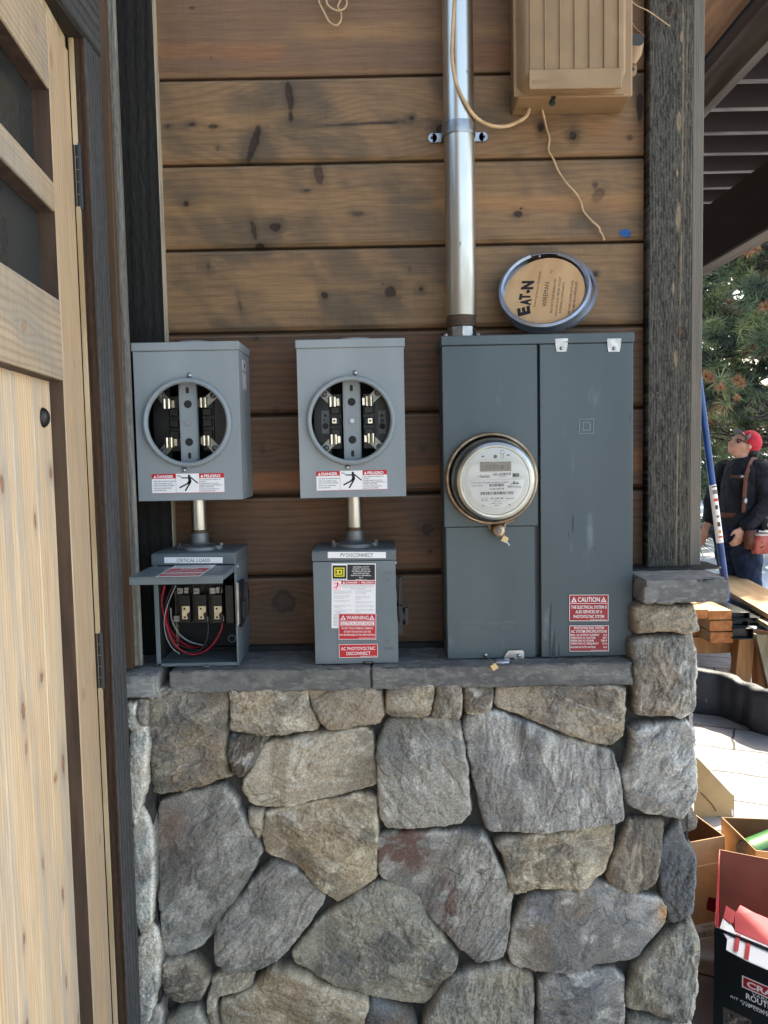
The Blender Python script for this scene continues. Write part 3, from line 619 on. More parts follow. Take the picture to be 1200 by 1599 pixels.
STONES = [
 (A7, [(100,95),(445,95),(445,290),(440,470),(470,490),(350,520),(160,572),(105,560),(100,300)], 'brown', 0.2, None),
 (A7, [(455,90),(785,90),(815,200),(850,270),(840,295),(640,303),(450,290),(460,220)], 'tan', 2.9, None),
 (A7, [(790,90),(1130,90),(1148,220),(1120,260),(1000,280),(900,292),(860,250),(820,180)], 'brown', 0.7, None),
 (A7, [(450,302),(560,302),(640,308),(590,370),(555,440),(500,500),(470,480),(448,430)], 'slate', 1.1, None),
 (A7, [(640,335),(860,300),(1060,277),(1090,310),(1112,480),(1110,540),(900,590),(620,645),(540,620),(505,560),(510,520),(570,420),(600,360)], 'tan', 0.25, None),
 (A7, [(130,615),(200,590),(420,535),(470,580),(520,680),(600,830),(560,920),(480,1050),(400,1170),(330,1260),(240,1300),(165,1300),(150,1150),(130,900)], 'grey', 0.85, rust6),
 (A7, [(540,645),(600,652),(600,730),(580,770),(545,700)], 'brown', 0.4, None),
 (A7, [(608,662),(850,612),(1075,572),(1110,600),(1118,700),(1115,900),(1100,970),(940,1068),(860,1010),(760,900),(620,850),(590,760),(605,710)], 'sand', 2.6, None),
 (A7, [(650,872),(760,912),(888,1050),(700,1290),(580,1360),(460,1375),(390,1330),(380,1230),(400,1150),(480,1050),(560,960)], 'grey', 0.8, None),
 (G, [(455,1492),(497,1442),(555,1400),(592,1380),(640,1384),(655,1404),(684,1447),(716,1495),(714,1512),(667,1571),(624,1569),(580,1560),(530,1540),(459,1509)], 'green', 2.75, None),
 (A7, [(165,1307),(290,1302),(350,1370),(362,1420),(330,1490),(240,1520),(160,1490),(155,1400)], 'brown', 0.3, None),
 (A7, [(378,1388),(560,1370),(555,1430),(405,1475),(400,1540),(440,1660),(380,1660),(350,1520)], 'tan', 0.9, None),
 (A7, [(405,1492),(555,1440),(640,1335),(750,1365),(950,1440),(1080,1490),(1030,1660),(440,1680)], 'sand', 2.8, None),
 (A7, [(170,1580),(240,1530),(310,1520),(370,1610),(380,1700),(160,1700)], 'green', 0.4, None),
 (G, [(578,1564),(590,1562),(642,1582),(652,1600),(640,1635),(562,1635)], 'slate', 0.2, None),
 (A8, [(57,60),(225,60),(230,100),(207,180),(50,182)], 'sand', 0.1, None),
 (A8, [(240,60),(327,60),(325,185),(215,186),(232,130)], 'brown', 1.2, None),
 (A8, [(335,60),(440,60),(440,150),(420,165),(345,175),(333,150)], 'brown', 0.1, None),
 (A8, [(70,190),(320,190),(345,350),(362,540),(320,580),(60,590),(30,550),(25,400),(20,280)], 'grey', 2.2, None),
 (A8, [(350,180),(430,167),(480,180),(600,215),(700,255),(870,307),(900,400),(915,550),(860,570),(450,605),(415,590),(380,440),(345,300),(335,210)], 'blue', 1.5, None),
 (A8, [(455,62),(915,62),(915,200),(910,260),(865,295),(720,250),(560,190),(445,148)], 'brown', 2.7, None),
 (A8, [(25,607),(400,603),(430,640),(460,720),(515,810),(495,1000),(470,1055),(380,1065),(330,1030),(240,930),(130,820),(30,765),(22,700)], 'grey', 1.1, rust),
 (A8, [(445,632),(600,602),(885,574),(880,650),(845,760),(740,800),(520,808),(490,790),(480,700)], 'sand', 0.1, None),
 (A8, [(935,562),(1062,562),(1050,660),(1020,790),(930,815),(848,775),(880,690),(920,600)], 'brown', 1.4, None),
 (A8, [(560,818),(700,802),(830,782),(960,830),(1050,850),(1072,880),(1060,940),(960,1060),(860,1080),(720,1100),(600,1105),(510,1080),(495,1040),(510,940),(540,860)], 'blue', 2.9, gold),
 (A8, [(1118,560),(1140,640),(1178,700),(1172,800),(1162,900),(1085,940),(1060,850),(1040,720),(1060,640)], 'slate', 1.2, None),
 (A8, [(937,217),(1172,207),(1180,480),(1120,548),(1000,540),(920,500),(905,400),(940,300)], 'blue', 0.7, None),
 (A8, [(1075,970),(1160,930),(1188,1000),(1178,1200),(1158,1275),(930,1250),(925,1180),(960,1080)], 'green', 1.3, None),
 (A8, [(612,1114),(915,1102),(922,1390),(600,1390)], 'blue', 0.0, None),
 (A8, [(300,1112),(420,1082),(500,1085),(590,1130),(582,1390),(160,1390),(200,1250),(270,1140)], 'green', 1.5, None),
 (A8, [(932,1262),(1158,1284),(1160,1390),(932,1390)], 'grey', 0.1, None),
 (G, [(988,1006),(1010,994),(1085,988),(1092,1040),(1090,1110),(1070,1124),(1040,1118),(990,1116),(990,1040)], 'grey', 1.45, None),
 (G, [(993,946),(1074,946),(1086,948),(1090,984),(1075,988),(1030,984),(993,990)], 'brown', 0.2, None),
]
sw = thing('stone_wall', (0, SY, 0), 'lower wall of large split fieldstones under the grey ledge, with a taller right end', 'stone wall')
for i, (fr, pts, kind, ang, ex) in enumerate(STONES):
    stone(cp(fr[0], fr[1], pts), kind, 100+i*13, sw, ang=ang, extra=ex, thick=0.020 if i != 25 else 0.006)
# rows below the frame, seen only from elsewhere
zb = P(600,1640,SY).z
rr = random.Random(3); z = zb; k = 0
while z > 0.02:
    x = -0.43; hh = rr.uniform(.11,.16); z0 = max(z-hh, 0.0)
    while x < 0.60:
        ww = rr.uniform(.12,.24); x1 = min(x+ww, 0.615)
        if 0.615-x1 < 0.06: x1 = 0.615
        stone([(x+.004,z0+.004),(x1-.004,z0+rr.uniform(.002,.015)),(x1-.004,z-.004),(x+.004,z-rr.uniform(.002,.012))], rr.choice(['grey','tan','brown','blue']), 700+k, sw, res=0.004); k += 1; x = x1
    z = z0
# right flank of the wall (faces +X), rows of stones
z = 1.295; 
while z > 0.02:
    hh = rr.uniform(.10,.18); z0 = max(z-hh, 0.0); y = -0.135
    while y < 0.5:
        ww = rr.uniform(.10,.22); y1 = min(y+ww, 0.52)
        stone([(y+.004,z0+.004),(y1-.004,z0+.006),(y1-.004,z-.004),(y+.004,z-.006)], rr.choice(['grey','tan','brown','blue','slate']), 900+k, sw, res=0.004, o=Vector((0.600,0,0)), u=Vector((0,1,0)), v=Vector((0,0,1)), n=Vector((1,0,0)), thick=0.010); k += 1; y = y1
        if y > 0.5: break
    z = z0
m = MB(); m.box(-0.56, 0.592, SY+0.018, 0.029, 0.0, 1.139); m.box(0.492, 0.598, SY+0.016, 0.0285, 1.1395, 1.3015); m.box(0.5925, 0.598, SY+0.016, 0.55, 0.0, 1.139); m.build('mortar_core', 'mortar', sw)
# return of the wall by the door: its broken end faces the camera
ye = -0.175
def cpe(pts): return [(P(x, y, ye).x, P(x, y, ye).z) for (x, y) in pts]
for j, (pts, kd) in enumerate([([(200,1096),(216,1096),(212,1120),(222,1135),(206,1140),(200,1130)], 'pale'), ([(216,1092),(232,1092),(233,1130),(226,1136),(216,1118)], 'brown'),
                         ([(203,1140),(228,1128),(233,1150),(232,1210),(224,1250),(214,1290),(200,1260)], 'pale'), ([(208,1262),(226,1262),(240,1310),(242,1370),(238,1440),(222,1462),(205,1400)], 'pale'),
                         ([(212,1470),(236,1440),(250,1465),(250,1520),(240,1580),(222,1640),(205,1640)], 'pale'), ([(236,1575),(252,1570),(256,1640),(232,1640)], 'grey')]):
    stone(cpe(pts), kd, 400+j*11, sw, o=Vector((0, ye, 0)), ang=1.5, thick=0.010, res=0.0013, depth=0.03, bow=0.6)  # pale stones paint in the brighter light on this end
m = MB(); m.box(-0.56, P(238,1200,ye).x-0.004, ye+0.006, SY+0.017, 0.0, 1.139); m.build('return_core', 'mortar', sw)

# cut ledge slabs
def slab(name, x0, x1, y0, y1, z0, z1, seed, rough=0.0012, chip=0.004, tone=1.0, ends=True):
    """box-like slab made of three dense faces (front, top, right end) plus plain hidden faces, with chipped arrises"""
    res = 0.0022
    def nz(p):
        a = fbm(p[...,0]*40+p[...,1]*23+seed, p[...,2]*55+p[...,1]*31, 4, seed)
        b = fbm(p[...,0]*260+p[...,1]*130, p[...,2]*260+p[...,1]*210, 2, seed+1)
        return (a-.5)*2*rough*1.6+(b-.5)*2*rough*0.6
    bm = bmesh.new()
    bmesh.ops.create_cube(bm, size=1.0)
    for v in bm.verts: v.co = Vector(((x0+x1)/2+v.co.x*(x1-x0), (y0+y1)/2+v.co.y*(y1-y0), (z0+z1)/2+v.co.z*(z1-z0)))
    bmesh.ops.bevel(bm, geom=bm.edges[:], offset=0.0022, segments=2, affect='EDGES')
    for ax, n_ in ((0, (x1-x0)/res/1.6), (1, (y1-y0)/res/1.5), (2, (z1-z0)/res)):
        a = (x0, y0, z0)[ax]; b = (x1, y1, z1)[ax]; n_ = int(n_)
        for k_ in range(1, n_):
            nn = Vector([1.0 if j == ax else 0.0 for j in range(3)]); co = Vector((0,0,0)); co[ax] = a+(b-a)*k_/n_
            bmesh.ops.bisect_plane(bm, geom=bm.verts[:]+bm.edges[:]+bm.faces[:], plane_co=co, plane_no=nn)
    bm.normal_update()
    co = np.array([v.co[:] for v in bm.verts]); no = np.array([v.normal[:] for v in bm.verts])
    d = nz(co)
    # chips along the arrises
    ex = np.minimum(co[:,0]-x0, x1-co[:,0]); ey = np.minimum(co[:,1]-y0, y1-co[:,1]); ez = np.minimum(co[:,2]-z0, z1-co[:,2])
    two = np.sort(np.stack([ex, ey, ez], 1), 1)[:, 1]
    ck = fbm(co[:,0]*30+co[:,1]*17, co[:,2]*30+co[:,1]*11, 3, seed+7)
    d = d - chip*np.exp(-(two/0.006)**2)*sst(ck, 0.45, 0.75)
    co2 = co + no*d[:, None]
    for v, c in zip(bm.verts, co2): v.co = c
    me = bpy.data.meshes.new(name); off = np.array(wloc(sw)); bm.to_mesh(me); bm.free()
    me.vertices.foreach_set('co', (co2-off).astype(np.float32).ravel())
    c0, c1, c2 = np.array(lin(108,108,106))*tone, np.array(lin(92,92,92))*tone, np.array(lin(132,131,128))*tone
    m1 = fbm(co[:,0]*10, co[:,2]*26+co[:,1]*20, 4, seed+20, .6); m2 = fbm(co[:,0]*70, co[:,2]*110+co[:,1]*90, 3, seed+21)
    col = mixc(c0, c1, sst(m1, .4, .62)); col = mixc(col, c2, .5*sst(m2, .55, .75))
    vq = 1-np.abs(2*fbm(co[:,0]*9, co[:,2]*60+co[:,1]*40, 3, seed+30)-1); col = mixc(col, c2*1.3, .5*sst(vq, .975, .998))
    at = me.color_attributes.new('Col', 'FLOAT_COLOR', 'POINT'); at.data.foreach_set('color', np.concatenate([np.clip(col,0,1), np.ones((len(col),1))], 1).astype(np.float32).ravel())
    me.materials.append(MATS['cut_stone']); me.polygons.foreach_set('use_smooth', [True]*len(me.polygons)); me.update()
    o = bpy.data.objects.new(name, me); COL.objects.link(o); o.parent = sw; return o
LZ0, LZ1 = 1.1395, 1.184
xj = P(580,1060,-0.17).x
slab('ledge_slab', P(264,1060,-.168).x, xj-0.0012, -0.168, 0.0, LZ0, LZ1, 11)
slab('ledge_slab', xj+0.0012, 0.4758, -0.170, 0.0, LZ0, LZ1+0.0005, 23)
xbk = P(245.5,1070,-0.186).x
slab('ledge_slab', -0.545, xbk, -0.186, -0.03, LZ0-0.001, LZ1+0.001, 35, tone=1.6, chip=0.006)
slab('ledge_slab', 0.4905, 0.654, -0.185, 0.52, 1.302, 1.3482, 47, rough=0.0011, tone=1.2, chip=0.007)
m = MB(); m.loft([((0.585,-0.02+0.0,1.3486),(0.105,0,0),(0,0.055,0)), ((0.585,-0.02,1.3515),(0.105,0,0),(0,0.055,0))], 40, pw=8)
m.build('flashing', mat('black_membrane', (0.015,0.015,0.017), 0.35), sw, bevel=0.001)
for _o in bpy.data.objects:
    if _o.parent is None and _o.name in ('timber_wall', 'stone_wall', 'side_wall'): _o['kind'] = 'thing'
# ------------------------------------------------------------------ electrical boxes
NY = Vector((0,-1,0))
class Lab:
    """a flat sticker or plate: a parallelogram of real size (o = lower left corner), features laid out in fractions"""
    def __init__(s, o, r, u, n, lift=0.0):
        s.o, s.r, s.u, s.n = Vector(o), Vector(r), Vector(u), Vector(n).normalized(); s.o = s.o + s.n*lift; s.m = MB(); s.W = s.r.length; s.H = s.u.length
    def q(s, x, y, l=0): return s.o + s.r*x + s.u*y + s.n*(l*0.00014)
    def rect(s, x0, y0, x1, y1, m, l=1): s.m.add([s.q(x0,y0,l), s.q(x1,y0,l), s.q(x1,y1,l), s.q(x0,y1,l)], [(0,1,2,3)], m); return s
    def poly(s, pts, m, l=2): s.m.add([s.q(x,y,l) for x, y in pts], [tuple(range(len(pts)))], m); return s
    def slab(s, m, th): s.m.prism([s.q(0,0), s.q(1,0), s.q(1,1), s.q(0,1)], -s.n*th, m); return s
    def disc(s, x, y, r, m, l=2, n=20, ry=None):
        c = s.q(x, y, l); s.m.add([c + s.r.normalized()*math.cos(2*math.pi*i/n)*r + s.u.normalized()*math.sin(2*math.pi*i/n)*(ry or r) for i in range(n)], [tuple(range(n))], m); return s
    def line(s, pts, w, m, l=2):
        for a, b in zip(pts[:-1], pts[1:]):
            A, B = s.q(a[0],a[1],l), s.q(b[0],b[1],l); d = (B-A).normalized(); p = s.n.cross(d)*w*0.5
            s.m.add([A-p-d*w*.3, B-p+d*w*.3, B+p+d*w*.3, A+p-d*w*.3], [(0,1,2,3)], m)
        return s
    def text(s, t, x0, y, x1, h, m, off=0.0, l=3, align=None):
        """baseline y, capital height h (fractions of H); x0..x1 the width it fills"""
        s.m.text(t, s.q(x0, y, l), s.r.normalized(), s.u.normalized(), (x1-x0)*s.W if x1 is not None else None, h*s.H, off, m, align or 'l'); return s
    def tri(s, x, y, w, h, m, m2, l=3):
        s.poly([(x-w/2,y),(x+w/2,y),(x,y+h)], m, l); s.poly([(x-w*.26,y+h*.13),(x+w*.26,y+h*.13),(x,y+h*.70)], m2, l+1); s.rect(x-w*.045, y+h*.20, x+w*.045, y+h*.5, m, l+2); return s
    def bars(s, x0, y0, x1, y1, n, m, seed=1, l=3):
        R_ = random.Random(seed); x = x0; st = (x1-x0)/n
        for i in range(n):
            wv = st*R_.choice([.35,.5,.75]); s.rect(x, y0, x+wv, y1, m, l); x += st
        return s
    def build(s, name, mats, parent, label=None, cat=None):
        o = s.m.build(name, mats, parent)
        if label: o['label'] = label
        return o
def lab_px(tl, tr, bl, Y, lift=0.0006):
    a, b, c = P(*tl, Y), P(*tr, Y), P(*bl, Y); return Lab(c, b-a, a-c, NY, lift)

def pictogram(L, x0, y0, x1, y1, m):
    f = lambda x, y: (x0+(x1-x0)*x, y0+(y1-y0)*y); W = (x1-x0)*L.W
    hx, hy = f(.57,.90); L.disc(hx, hy, W*.055, m, 3)
    L.line([f(.58,.80), f(.60,.60), f(.55,.50)], W*.13, m, 3)
    L.line([f(.55,.79), f(.28,.79)], W*.05, m, 3); L.line([f(.65,.80), f(.93,.50)], W*.055, m, 3)
    L.line([f(.57,.52), f(.16,.26)], W*.065, m, 3); L.line([f(.62,.54), f(.40,.10)], W*.065, m, 3)
    L.line([f(.06,.90), f(.18,.90), f(.25,.80), f(.32,.80)], W*.028, m, 3)
def danger_label(parent, tl, tr, bl, Y):
    L = lab_px(tl, tr, bl, Y); L.slab(0, 0.0005)
    a, b = .335, .655
    L.rect(0, .76, a-.004, 1, 1); L.rect(b+.004, .76, 1, 1, 1); L.rect(0, 0, 1, .02, 1); L.rect(a-.004, 0, a, 1, 1); L.rect(b, 0, b+.004, 1, 1)
    L.poly([(.025,.80),(.065,.80),(.045,.94)], 0, 3); L.text('DANGER', .075, .80, .30, .14, 0, 0.03)
    L.poly([(.675,.80),(.715,.80),(.695,.94)], 0, 3); L.text('PELIGRO', .725, .80, .95, .14, 0, 0.03)
    for t, x, y, w in (('Arc flash and shock hazard.', .03, .60, .30), ('Will cause death, severe', .03, .48, .26), ('injury or property damage.', .03, .38, .28), ('Service by authorized', .03, .25, .24), ('personnel only.', .03, .14, .17),
                    ('Arco el\u00e9ctrico y peligro de', .67, .66, .28), ('choque.', .67, .57, .08), ('Puede causar la muerte,', .67, .46, .26), ('lesiones corporales graves o', .67, .37, .31), ('da\u00f1os materiales.', .67, .28, .19), ('Servicio \u00fanicamente por', .67, .17, .26), ('personal autorizado.', .67, .07, .21)):
        L.text(t, x, y, x+w, .065, 2, 0.012)
    pictogram(L, a, .04, b, .98, 2); L.text('40063-024-01', a+.01, .03, a+.09, .02, 2)
    return L.build('warning_label', ['white_vinyl', 'red_vinyl', 'black_ink'], parent)

def plate_hole(m, x0, x1, z0, z1, y, cx, cz, r, th, mi=0):
    ang = sorted(set([2*math.pi*i/72 for i in range(72)] + [math.atan2(b-cz, a-cx) % (2*math.pi) for a in (x0,x1) for b in (z0,z1)]))
    vo = []; vi = []
    for t in ang:
        c, s = math.cos(t), math.sin(t); k = min(((x1-cx)/c if c > 1e-9 else (x0-cx)/c if c < -1e-9 else 1e9), ((z1-cz)/s if s > 1e-9 else (z0-cz)/s if s < -1e-9 else 1e9))
        vo.append((cx+c*k, cz+s*k)); vi.append((cx+c*r, cz+s*r))
    n = len(ang); V = [(a, y, b) for a, b in vi] + [(a, y, b) for a, b in vo] + [(a, y+th, b) for a, b in vi] + [(a, y+th, b) for a, b in vo]
    F_ = []
    for i in range(n):
        j = (i+1) % n; F_ += [(i, j, n+j, n+i), (2*n+i, 3*n+i, 3*n+j, 2*n+j), (i, 2*n+i, 2*n+j, j), (n+i, n+j, 3*n+j, 3*n+i)]
    m.add(V, F_, mi)

def screw(parent, c, r, n=NY, material='zinc_bright', name='screw', h=None, hexa=False):
    m = MB(); c = Vector(c); n = Vector(n); h = h or r*0.9
    if hexa: m.cyl(c - n*0.001, c + n*h, r, n=6)
    else: m.lathe([(0.0, h), (r*0.5, h*0.93), (r*0.85, h*0.6), (r, h*0.15), (r, -0.001)], c, n, 20)
    return m.build(name, material, parent, smooth=not hexa, auto=35)

def meter_socket(x0, x1, z0, z1, rc, label, side_lab, variant, lidlift):
    YF = -0.130; yb = 0.0
    t = thing('meter_socket', ((x0+x1)/2, 0, z0), label, 'meter socket', 'open grey meter sockets')
    c = P(rc[0], rc[1], YF); R_in, R_out = 0.0765, 0.0862
    zl = z1-0.0165
    m = MB(); plate_hole(m, x0, x1, z0, zl-0.0004, YF, c.x, c.z, R_in+0.001, 0.0015)
    m.build('front_plate', 'grey_enamel', t, auto=30, bevel=0.0008)
    m = MB(); m.box(x0, x0+.0015, YF+.0016, yb, z0, zl); m.box(x1-.0015, x1, YF+.0016, yb, z0, zl); m.box(x0+.0016, x1-.0016, YF+.0016, yb, z0, z0+.0015)
    m.build('shell', 'grey_enamel', t, bevel=0.0005)
    m = MB(); m.box(x0-.0022, x1+.0022, YF-.0030, yb, zl, z1)
    m.build('lid', 'grey_enamel', t, bevel=0.0016)
    m = MB(); m.lathe([(0.0, 0), (.036,0), (.036,.003), (.033,.0045), (0,.0045)], ((x0+x1)/2+.010, YF+.045, z1), (0,0,1), 40); m.build('hub_cover', 'grey_enamel', t, smooth=True, auto=40)
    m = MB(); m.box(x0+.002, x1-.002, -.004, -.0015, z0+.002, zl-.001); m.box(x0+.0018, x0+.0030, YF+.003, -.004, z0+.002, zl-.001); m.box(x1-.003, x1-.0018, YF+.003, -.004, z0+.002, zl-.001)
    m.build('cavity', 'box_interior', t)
    m = MB(); m.lathe([(R_in, .002), (R_in-.0003, -.006), (R_in+.0012, -.0105), (R_in+.0045, -.0118), (R_out-.0015, -.0095), (R_out, -.005), (R_out+.0005, 0.0), (R_in, .002)], c, (0,1,0), 96)
    m.build('ring', 'grey_enamel', t, smooth=True)
    # bracket bar behind the opening
    by = YF+0.020; bx = P(rc[0]+1.5, rc[1], by).x; bw = .0150
    m = MB(); m.box(bx-bw, bx+bw, by, by+.002, c.z-.085, c.z+.085); m.box(bx-bw-.0022, bx-bw, by, by+.014, c.z-.085, c.z+.085); m.box(bx+bw, bx+bw+.0022, by, by+.014, c.z-.085, c.z+.085)
    b = m.build('bracket', 'grey_enamel', t, bevel=0.0008)
    m = MB()
    for dz in (.037, -.037): m = MB(); m.cyl((bx, by-.0003, c.z+dz), (bx, by+.001, c.z+dz), .0078, n=28); m.build('hole', 'box_interior', b)
    for dz in (.064, -.064): m = MB(); m.loft([((bx, by-.0003, c.z+dz), (.0032,0,0), (0,0,.0062)), ((bx, by+.001, c.z+dz), (.0032,0,0), (0,0,.0062))], 20, pw=4); m.build('hole', 'box_interior', b)
    screw(t, (bx, by, c.z), .0052, hexa=True, name='bolt', h=.004)
    jaws = variant['jaws']
    for i, ((jx, jy), (sx, sy)) in enumerate(jaws):
        jp = P(jx, jy, YF+.040); sp = P(sx, sy, YF+.046)
        m = MB()
        for dx in (-.0044, .0044):
            m.loft([((jp.x+dx, YF+.030, jp.z-.0095), (.0036,0,0), (0,.003,0)), ((jp.x+dx, YF+.030, jp.z+.0095), (.0036,0,0), (0,.003,0))], 14)
            m.box(jp.x+dx-.0016, jp.x+dx+.0016, YF+.031, YF+.052, jp.z-.0090, jp.z+.0090)
        sg = 1 if sx > jx else -1
        m.box(jp.x-sg*.010-.003, jp.x-sg*.010+.003, YF+.041, YF+.052, jp.z-.007, jp.z+.007)
        j = m.build('jaw', 'tinned_copper', t, smooth=True, auto=40)
        d = (sp-jp); d.y = 0; dl = d.normalized(); pr = Vector((-dl.z,0,dl.x))*.0085
        a0 = Vector((jp.x, YF+.047, jp.z)) - dl*.004; a1 = Vector((sp.x, YF+.047, sp.z)) + dl*.016
        m = MB(); m.prism([a0-pr, a1-pr, a1+pr, a0+pr], (0,.003,0)); lug = m.build('terminal_plate', 'tinned_copper', t)
        lug.data.materials[0] = variant['lug']
        screw(t, (sp.x, YF+.046, sp.z), .0062, material='cast_zinc', name='terminal_screw', h=.003)
    m = MB()
    for sg in (-1, 1):
        xx_ = bx+sg*.033
        m.box(xx_-.012, xx_+.012, YF+.048, YF+.085, c.z-.055, c.z+.055)
        for dz in (-.022, 0, .022): m.box(xx_-.009, xx_+.009, YF+.038, YF+.0475, c.z+dz-.007, c.z+dz+.007)
        m.box(bx+sg*.060-.018, bx+sg*.060+.018, YF+.052, YF+.10, c.z-.075, c.z+.075)
    m.build('insulator_block', mat('bakelite', (0.005,0.005,0.006), 0.4) if 'bakelite' not in MATS else 'bakelite', t, bevel=0.0012)
    if variant.get('plates'):
        for sg in (-1, 1):
            pxx = P(508.5 if sg < 0 else 597, 659, YF+.050)
            m = MB(); m.box(pxx.x-.0075, pxx.x+.0075, YF+.050, YF+.0515, pxx.z-.023, pxx.z+.023); q_ = m.build('side_plate', mat('dull_aluminium', (0.10,0.11,0.12), 0.5, 0.3) if 'dull_aluminium' not in MATS else 'dull_aluminium', t)
            m = MB(); m.cyl((pxx.x, YF+.0494, pxx.z-.008), (pxx.x, YF+.0505, pxx.z-.008), .0062, n=20); m.build('hole', 'box_interior', q_)
            m = MB(); m.cyl((pxx.x, YF+.0494, pxx.z+.013), (pxx.x, YF+.0505, pxx.z+.013), .003, n=16); m.build('hole', 'box_interior', q_)
            screw(t, (pxx.x, YF+.050, pxx.z+.003), .0038, material='cast_zinc', name='terminal_screw')
            pc = P(522.5 if sg < 0 else 578.4, 657, YF+.037); m = MB(); m.box(pc.x-.0042, pc.x+.0042, YF+.0365, YF+.039, pc.z-.005, pc.z+.005); m.cyl((pc.x, YF+.0358, pc.z), (pc.x, YF+.0368, pc.z), .0022, n=14, m=1); m.build('lug', ['tinned_copper', 'black_plastic'], t)
    for (sx, sy) in variant['screws']: screw(t, P(sx, sy, YF), .0052, name='screw', material='zinc_bright')
    danger_label(t, *variant['label'], YF)
    if side_lab:
        xs = x1+.0003; L = Lab((xs, -.085, z0+.255), (0,.040,0), (0,0,.020), (1,0,0), .0004); L.slab(0, .0004); L.rect(.08,.1,.92,.9,1); L.rect(.14,.18,.86,.82,0,2); L.rect(.3,.3,.7,.7,1,3); L.build('side_label', ['white_vinyl','black_ink'], t)
        L = Lab((xs, -.085, z0+.218), (0,.040,0), (0,0,.032), (1,0,0), .0004); L.slab(0, .0004); L.rect(.08,.06,.92,.94,1); L.rect(.12,.1,.88,.9,0,2)
        for k in range(5): L.text('TYPE 3R ENCLOSURE', .18, .75-.14*k, .80, .08, 1)
        L.build('side_label', ['white_vinyl','black_ink'], t)
        m = MB(); m.cyl((xs-.0005, -.060, z0+.065), (xs+.0006, -.060, z0+.065), .022, n=36); m.build('knockout', 'grey_enamel', t, bevel=.0004)
    return t
LUGD = mat('lug_alloy', lin(150,150,146), 0.4, 0.8)
meter_socket(-.4785, -.2755, 1.5128, 1.8185, (293,660), 'open light grey meter socket at the left, above the switch whose cover is flipped up', True,
  dict(jaws=[((262,631),(250,617)), ((319,629),(333,617)), ((266,691),(256,705)), ((324,688),(336,700))], lug='' or LUGD, screws=[(296,586),(288,734)], label=((237,740.5),(350,738.5),(238,770.8))), 0)
meter_socket(-.1625, .0440, 1.5128, 1.8180, (548.5,656.5), 'open light grey meter socket in the middle, above the switch with red warning plates', False,
  dict(jaws=[((519.7,627.8),(506.6,615)), ((576.5,626.6),(590,613)), ((521.6,686.3),(509.4,699.4)), ((579.7,684.4),(592.8,697.5))], lug=LUGD, plates=True, screws=[(555,582),(543,730)], label=((494,736.3),(604.5,733.5),(495,766.8))), 0)

# ---- short conduits with hubs between sockets and switches
def nipple(px, yt, yb, zhub, label, plates):
    Yc = -0.072; c = P(px, 810, Yc); zt = 1.5126; z_hub = zhub
    t = thing('short_conduit', (c.x, Yc, z_hub), label, 'conduit', 'short steel conduits joining sockets to switches')
    zj = P(px, yb, Yc).z
    m = MB(); m.cyl((c.x,Yc,zj), (c.x,Yc,zt), .0158, n=40, caps=False); m.build('pipe', 'galvanised_steel', t, smooth=True)
    m = MB(); m.lathe([(.0160,0),(.0166,.002),(.0160,.004),(.0167,.006),(.0158,.008)], (c.x,Yc,zj-.001), (0,0,1), 40); m.build('thread', mat('rusty_thread', (0.10,0.07,0.05), 0.6, 0.6) if 'rusty_thread' not in MATS else 'rusty_thread', t, smooth=True)
    m = MB(); m.lathe([(.0, zj-z_hub),(.0175, zj-z_hub),(.0182, zj-z_hub-.002),(.0184, .014),(.021, .0105),(.034, .0085),(.040,.006),(.042,.0),(0,0)], (c.x,Yc,z_hub), (0,0,1), 48)
    m.loft([((c.x,Yc,z_hub+.0002),(.050,0,0),(0,.020,0)), ((c.x,Yc,z_hub+.0075),(.049,0,0),(0,.019,0))], 32, pw=3)
    m.build('hub', 'cast_zinc', t, smooth=True, auto=35)
    for sg in (-1, 1): screw(t, (c.x+sg*.043, Yc, z_hub+.0075), .0038, n=(0,0,1), material='zinc_bright', name='bolt', hexa=True, h=.004)
nipple(311, 783, 832, 1.4108, 'short galvanised conduit with a round hub on top of the left switch box', 0)
nipple(554, 778, 828, 1.4108, 'short galvanised conduit with a round hub on top of the middle switch box', 0)

# ---- switch boxes
YS_ = -0.140
def switch_shell(t, x0, x1, z0, zh0, zh1, open_):
    m = MB(); m.prism([(x0-.0015, YS_-.0035, zh0), (x0-.0015, 0, zh0-.0), (x0-.0015, 0, zh1), (x0-.0015, YS_-.0005, zh1), (x0-.0015, YS_-.0035, zh1-.003)], (x1-x0+.003, 0, 0))
    m.build('hood', 'hood_enamel', t, bevel=.0012, recalc=True)
    m = MB(); th = .0016
    m.box(x0, x0+th, YS_+.001, 0, z0, zh0); m.box(x1-th, x1, YS_+.001, 0, z0, zh0); m.box(x0+th, x1-th, YS_+.001, 0, z0, z0+th); m.box(x0+th, x1-th, -.003, -.0005, z0+th, zh0)
    if open_:
        m.box(x0+th, x0+th+.007, YS_+.001, YS_+.0026, z0+th, zh0); m.box(x1-th-.002, x1-th, YS_+.001, YS_+.0026, z0+th, zh0); m.box(x0+th, x1-th, YS_+.001, YS_+.0026, z0+th, z0+th+.005)
    m.build('shell', 'switch_enamel', t, bevel=.0005)
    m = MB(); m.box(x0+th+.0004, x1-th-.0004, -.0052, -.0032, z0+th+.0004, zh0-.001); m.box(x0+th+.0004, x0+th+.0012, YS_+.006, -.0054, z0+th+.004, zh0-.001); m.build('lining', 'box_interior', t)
cx0, cx1 = -.4535, -.2915; cz0 = LZ1+.0020; ch0, ch1 = 1.3878, 1.4106
t = thing('safety_switch', ((cx0+cx1)/2, 0, cz0), 'grey switch box marked CRITICAL LOADS with its cover flipped up over red and black wires', 'switch box')
switch_shell(t, cx0, cx1, cz0, ch0, ch1, True)
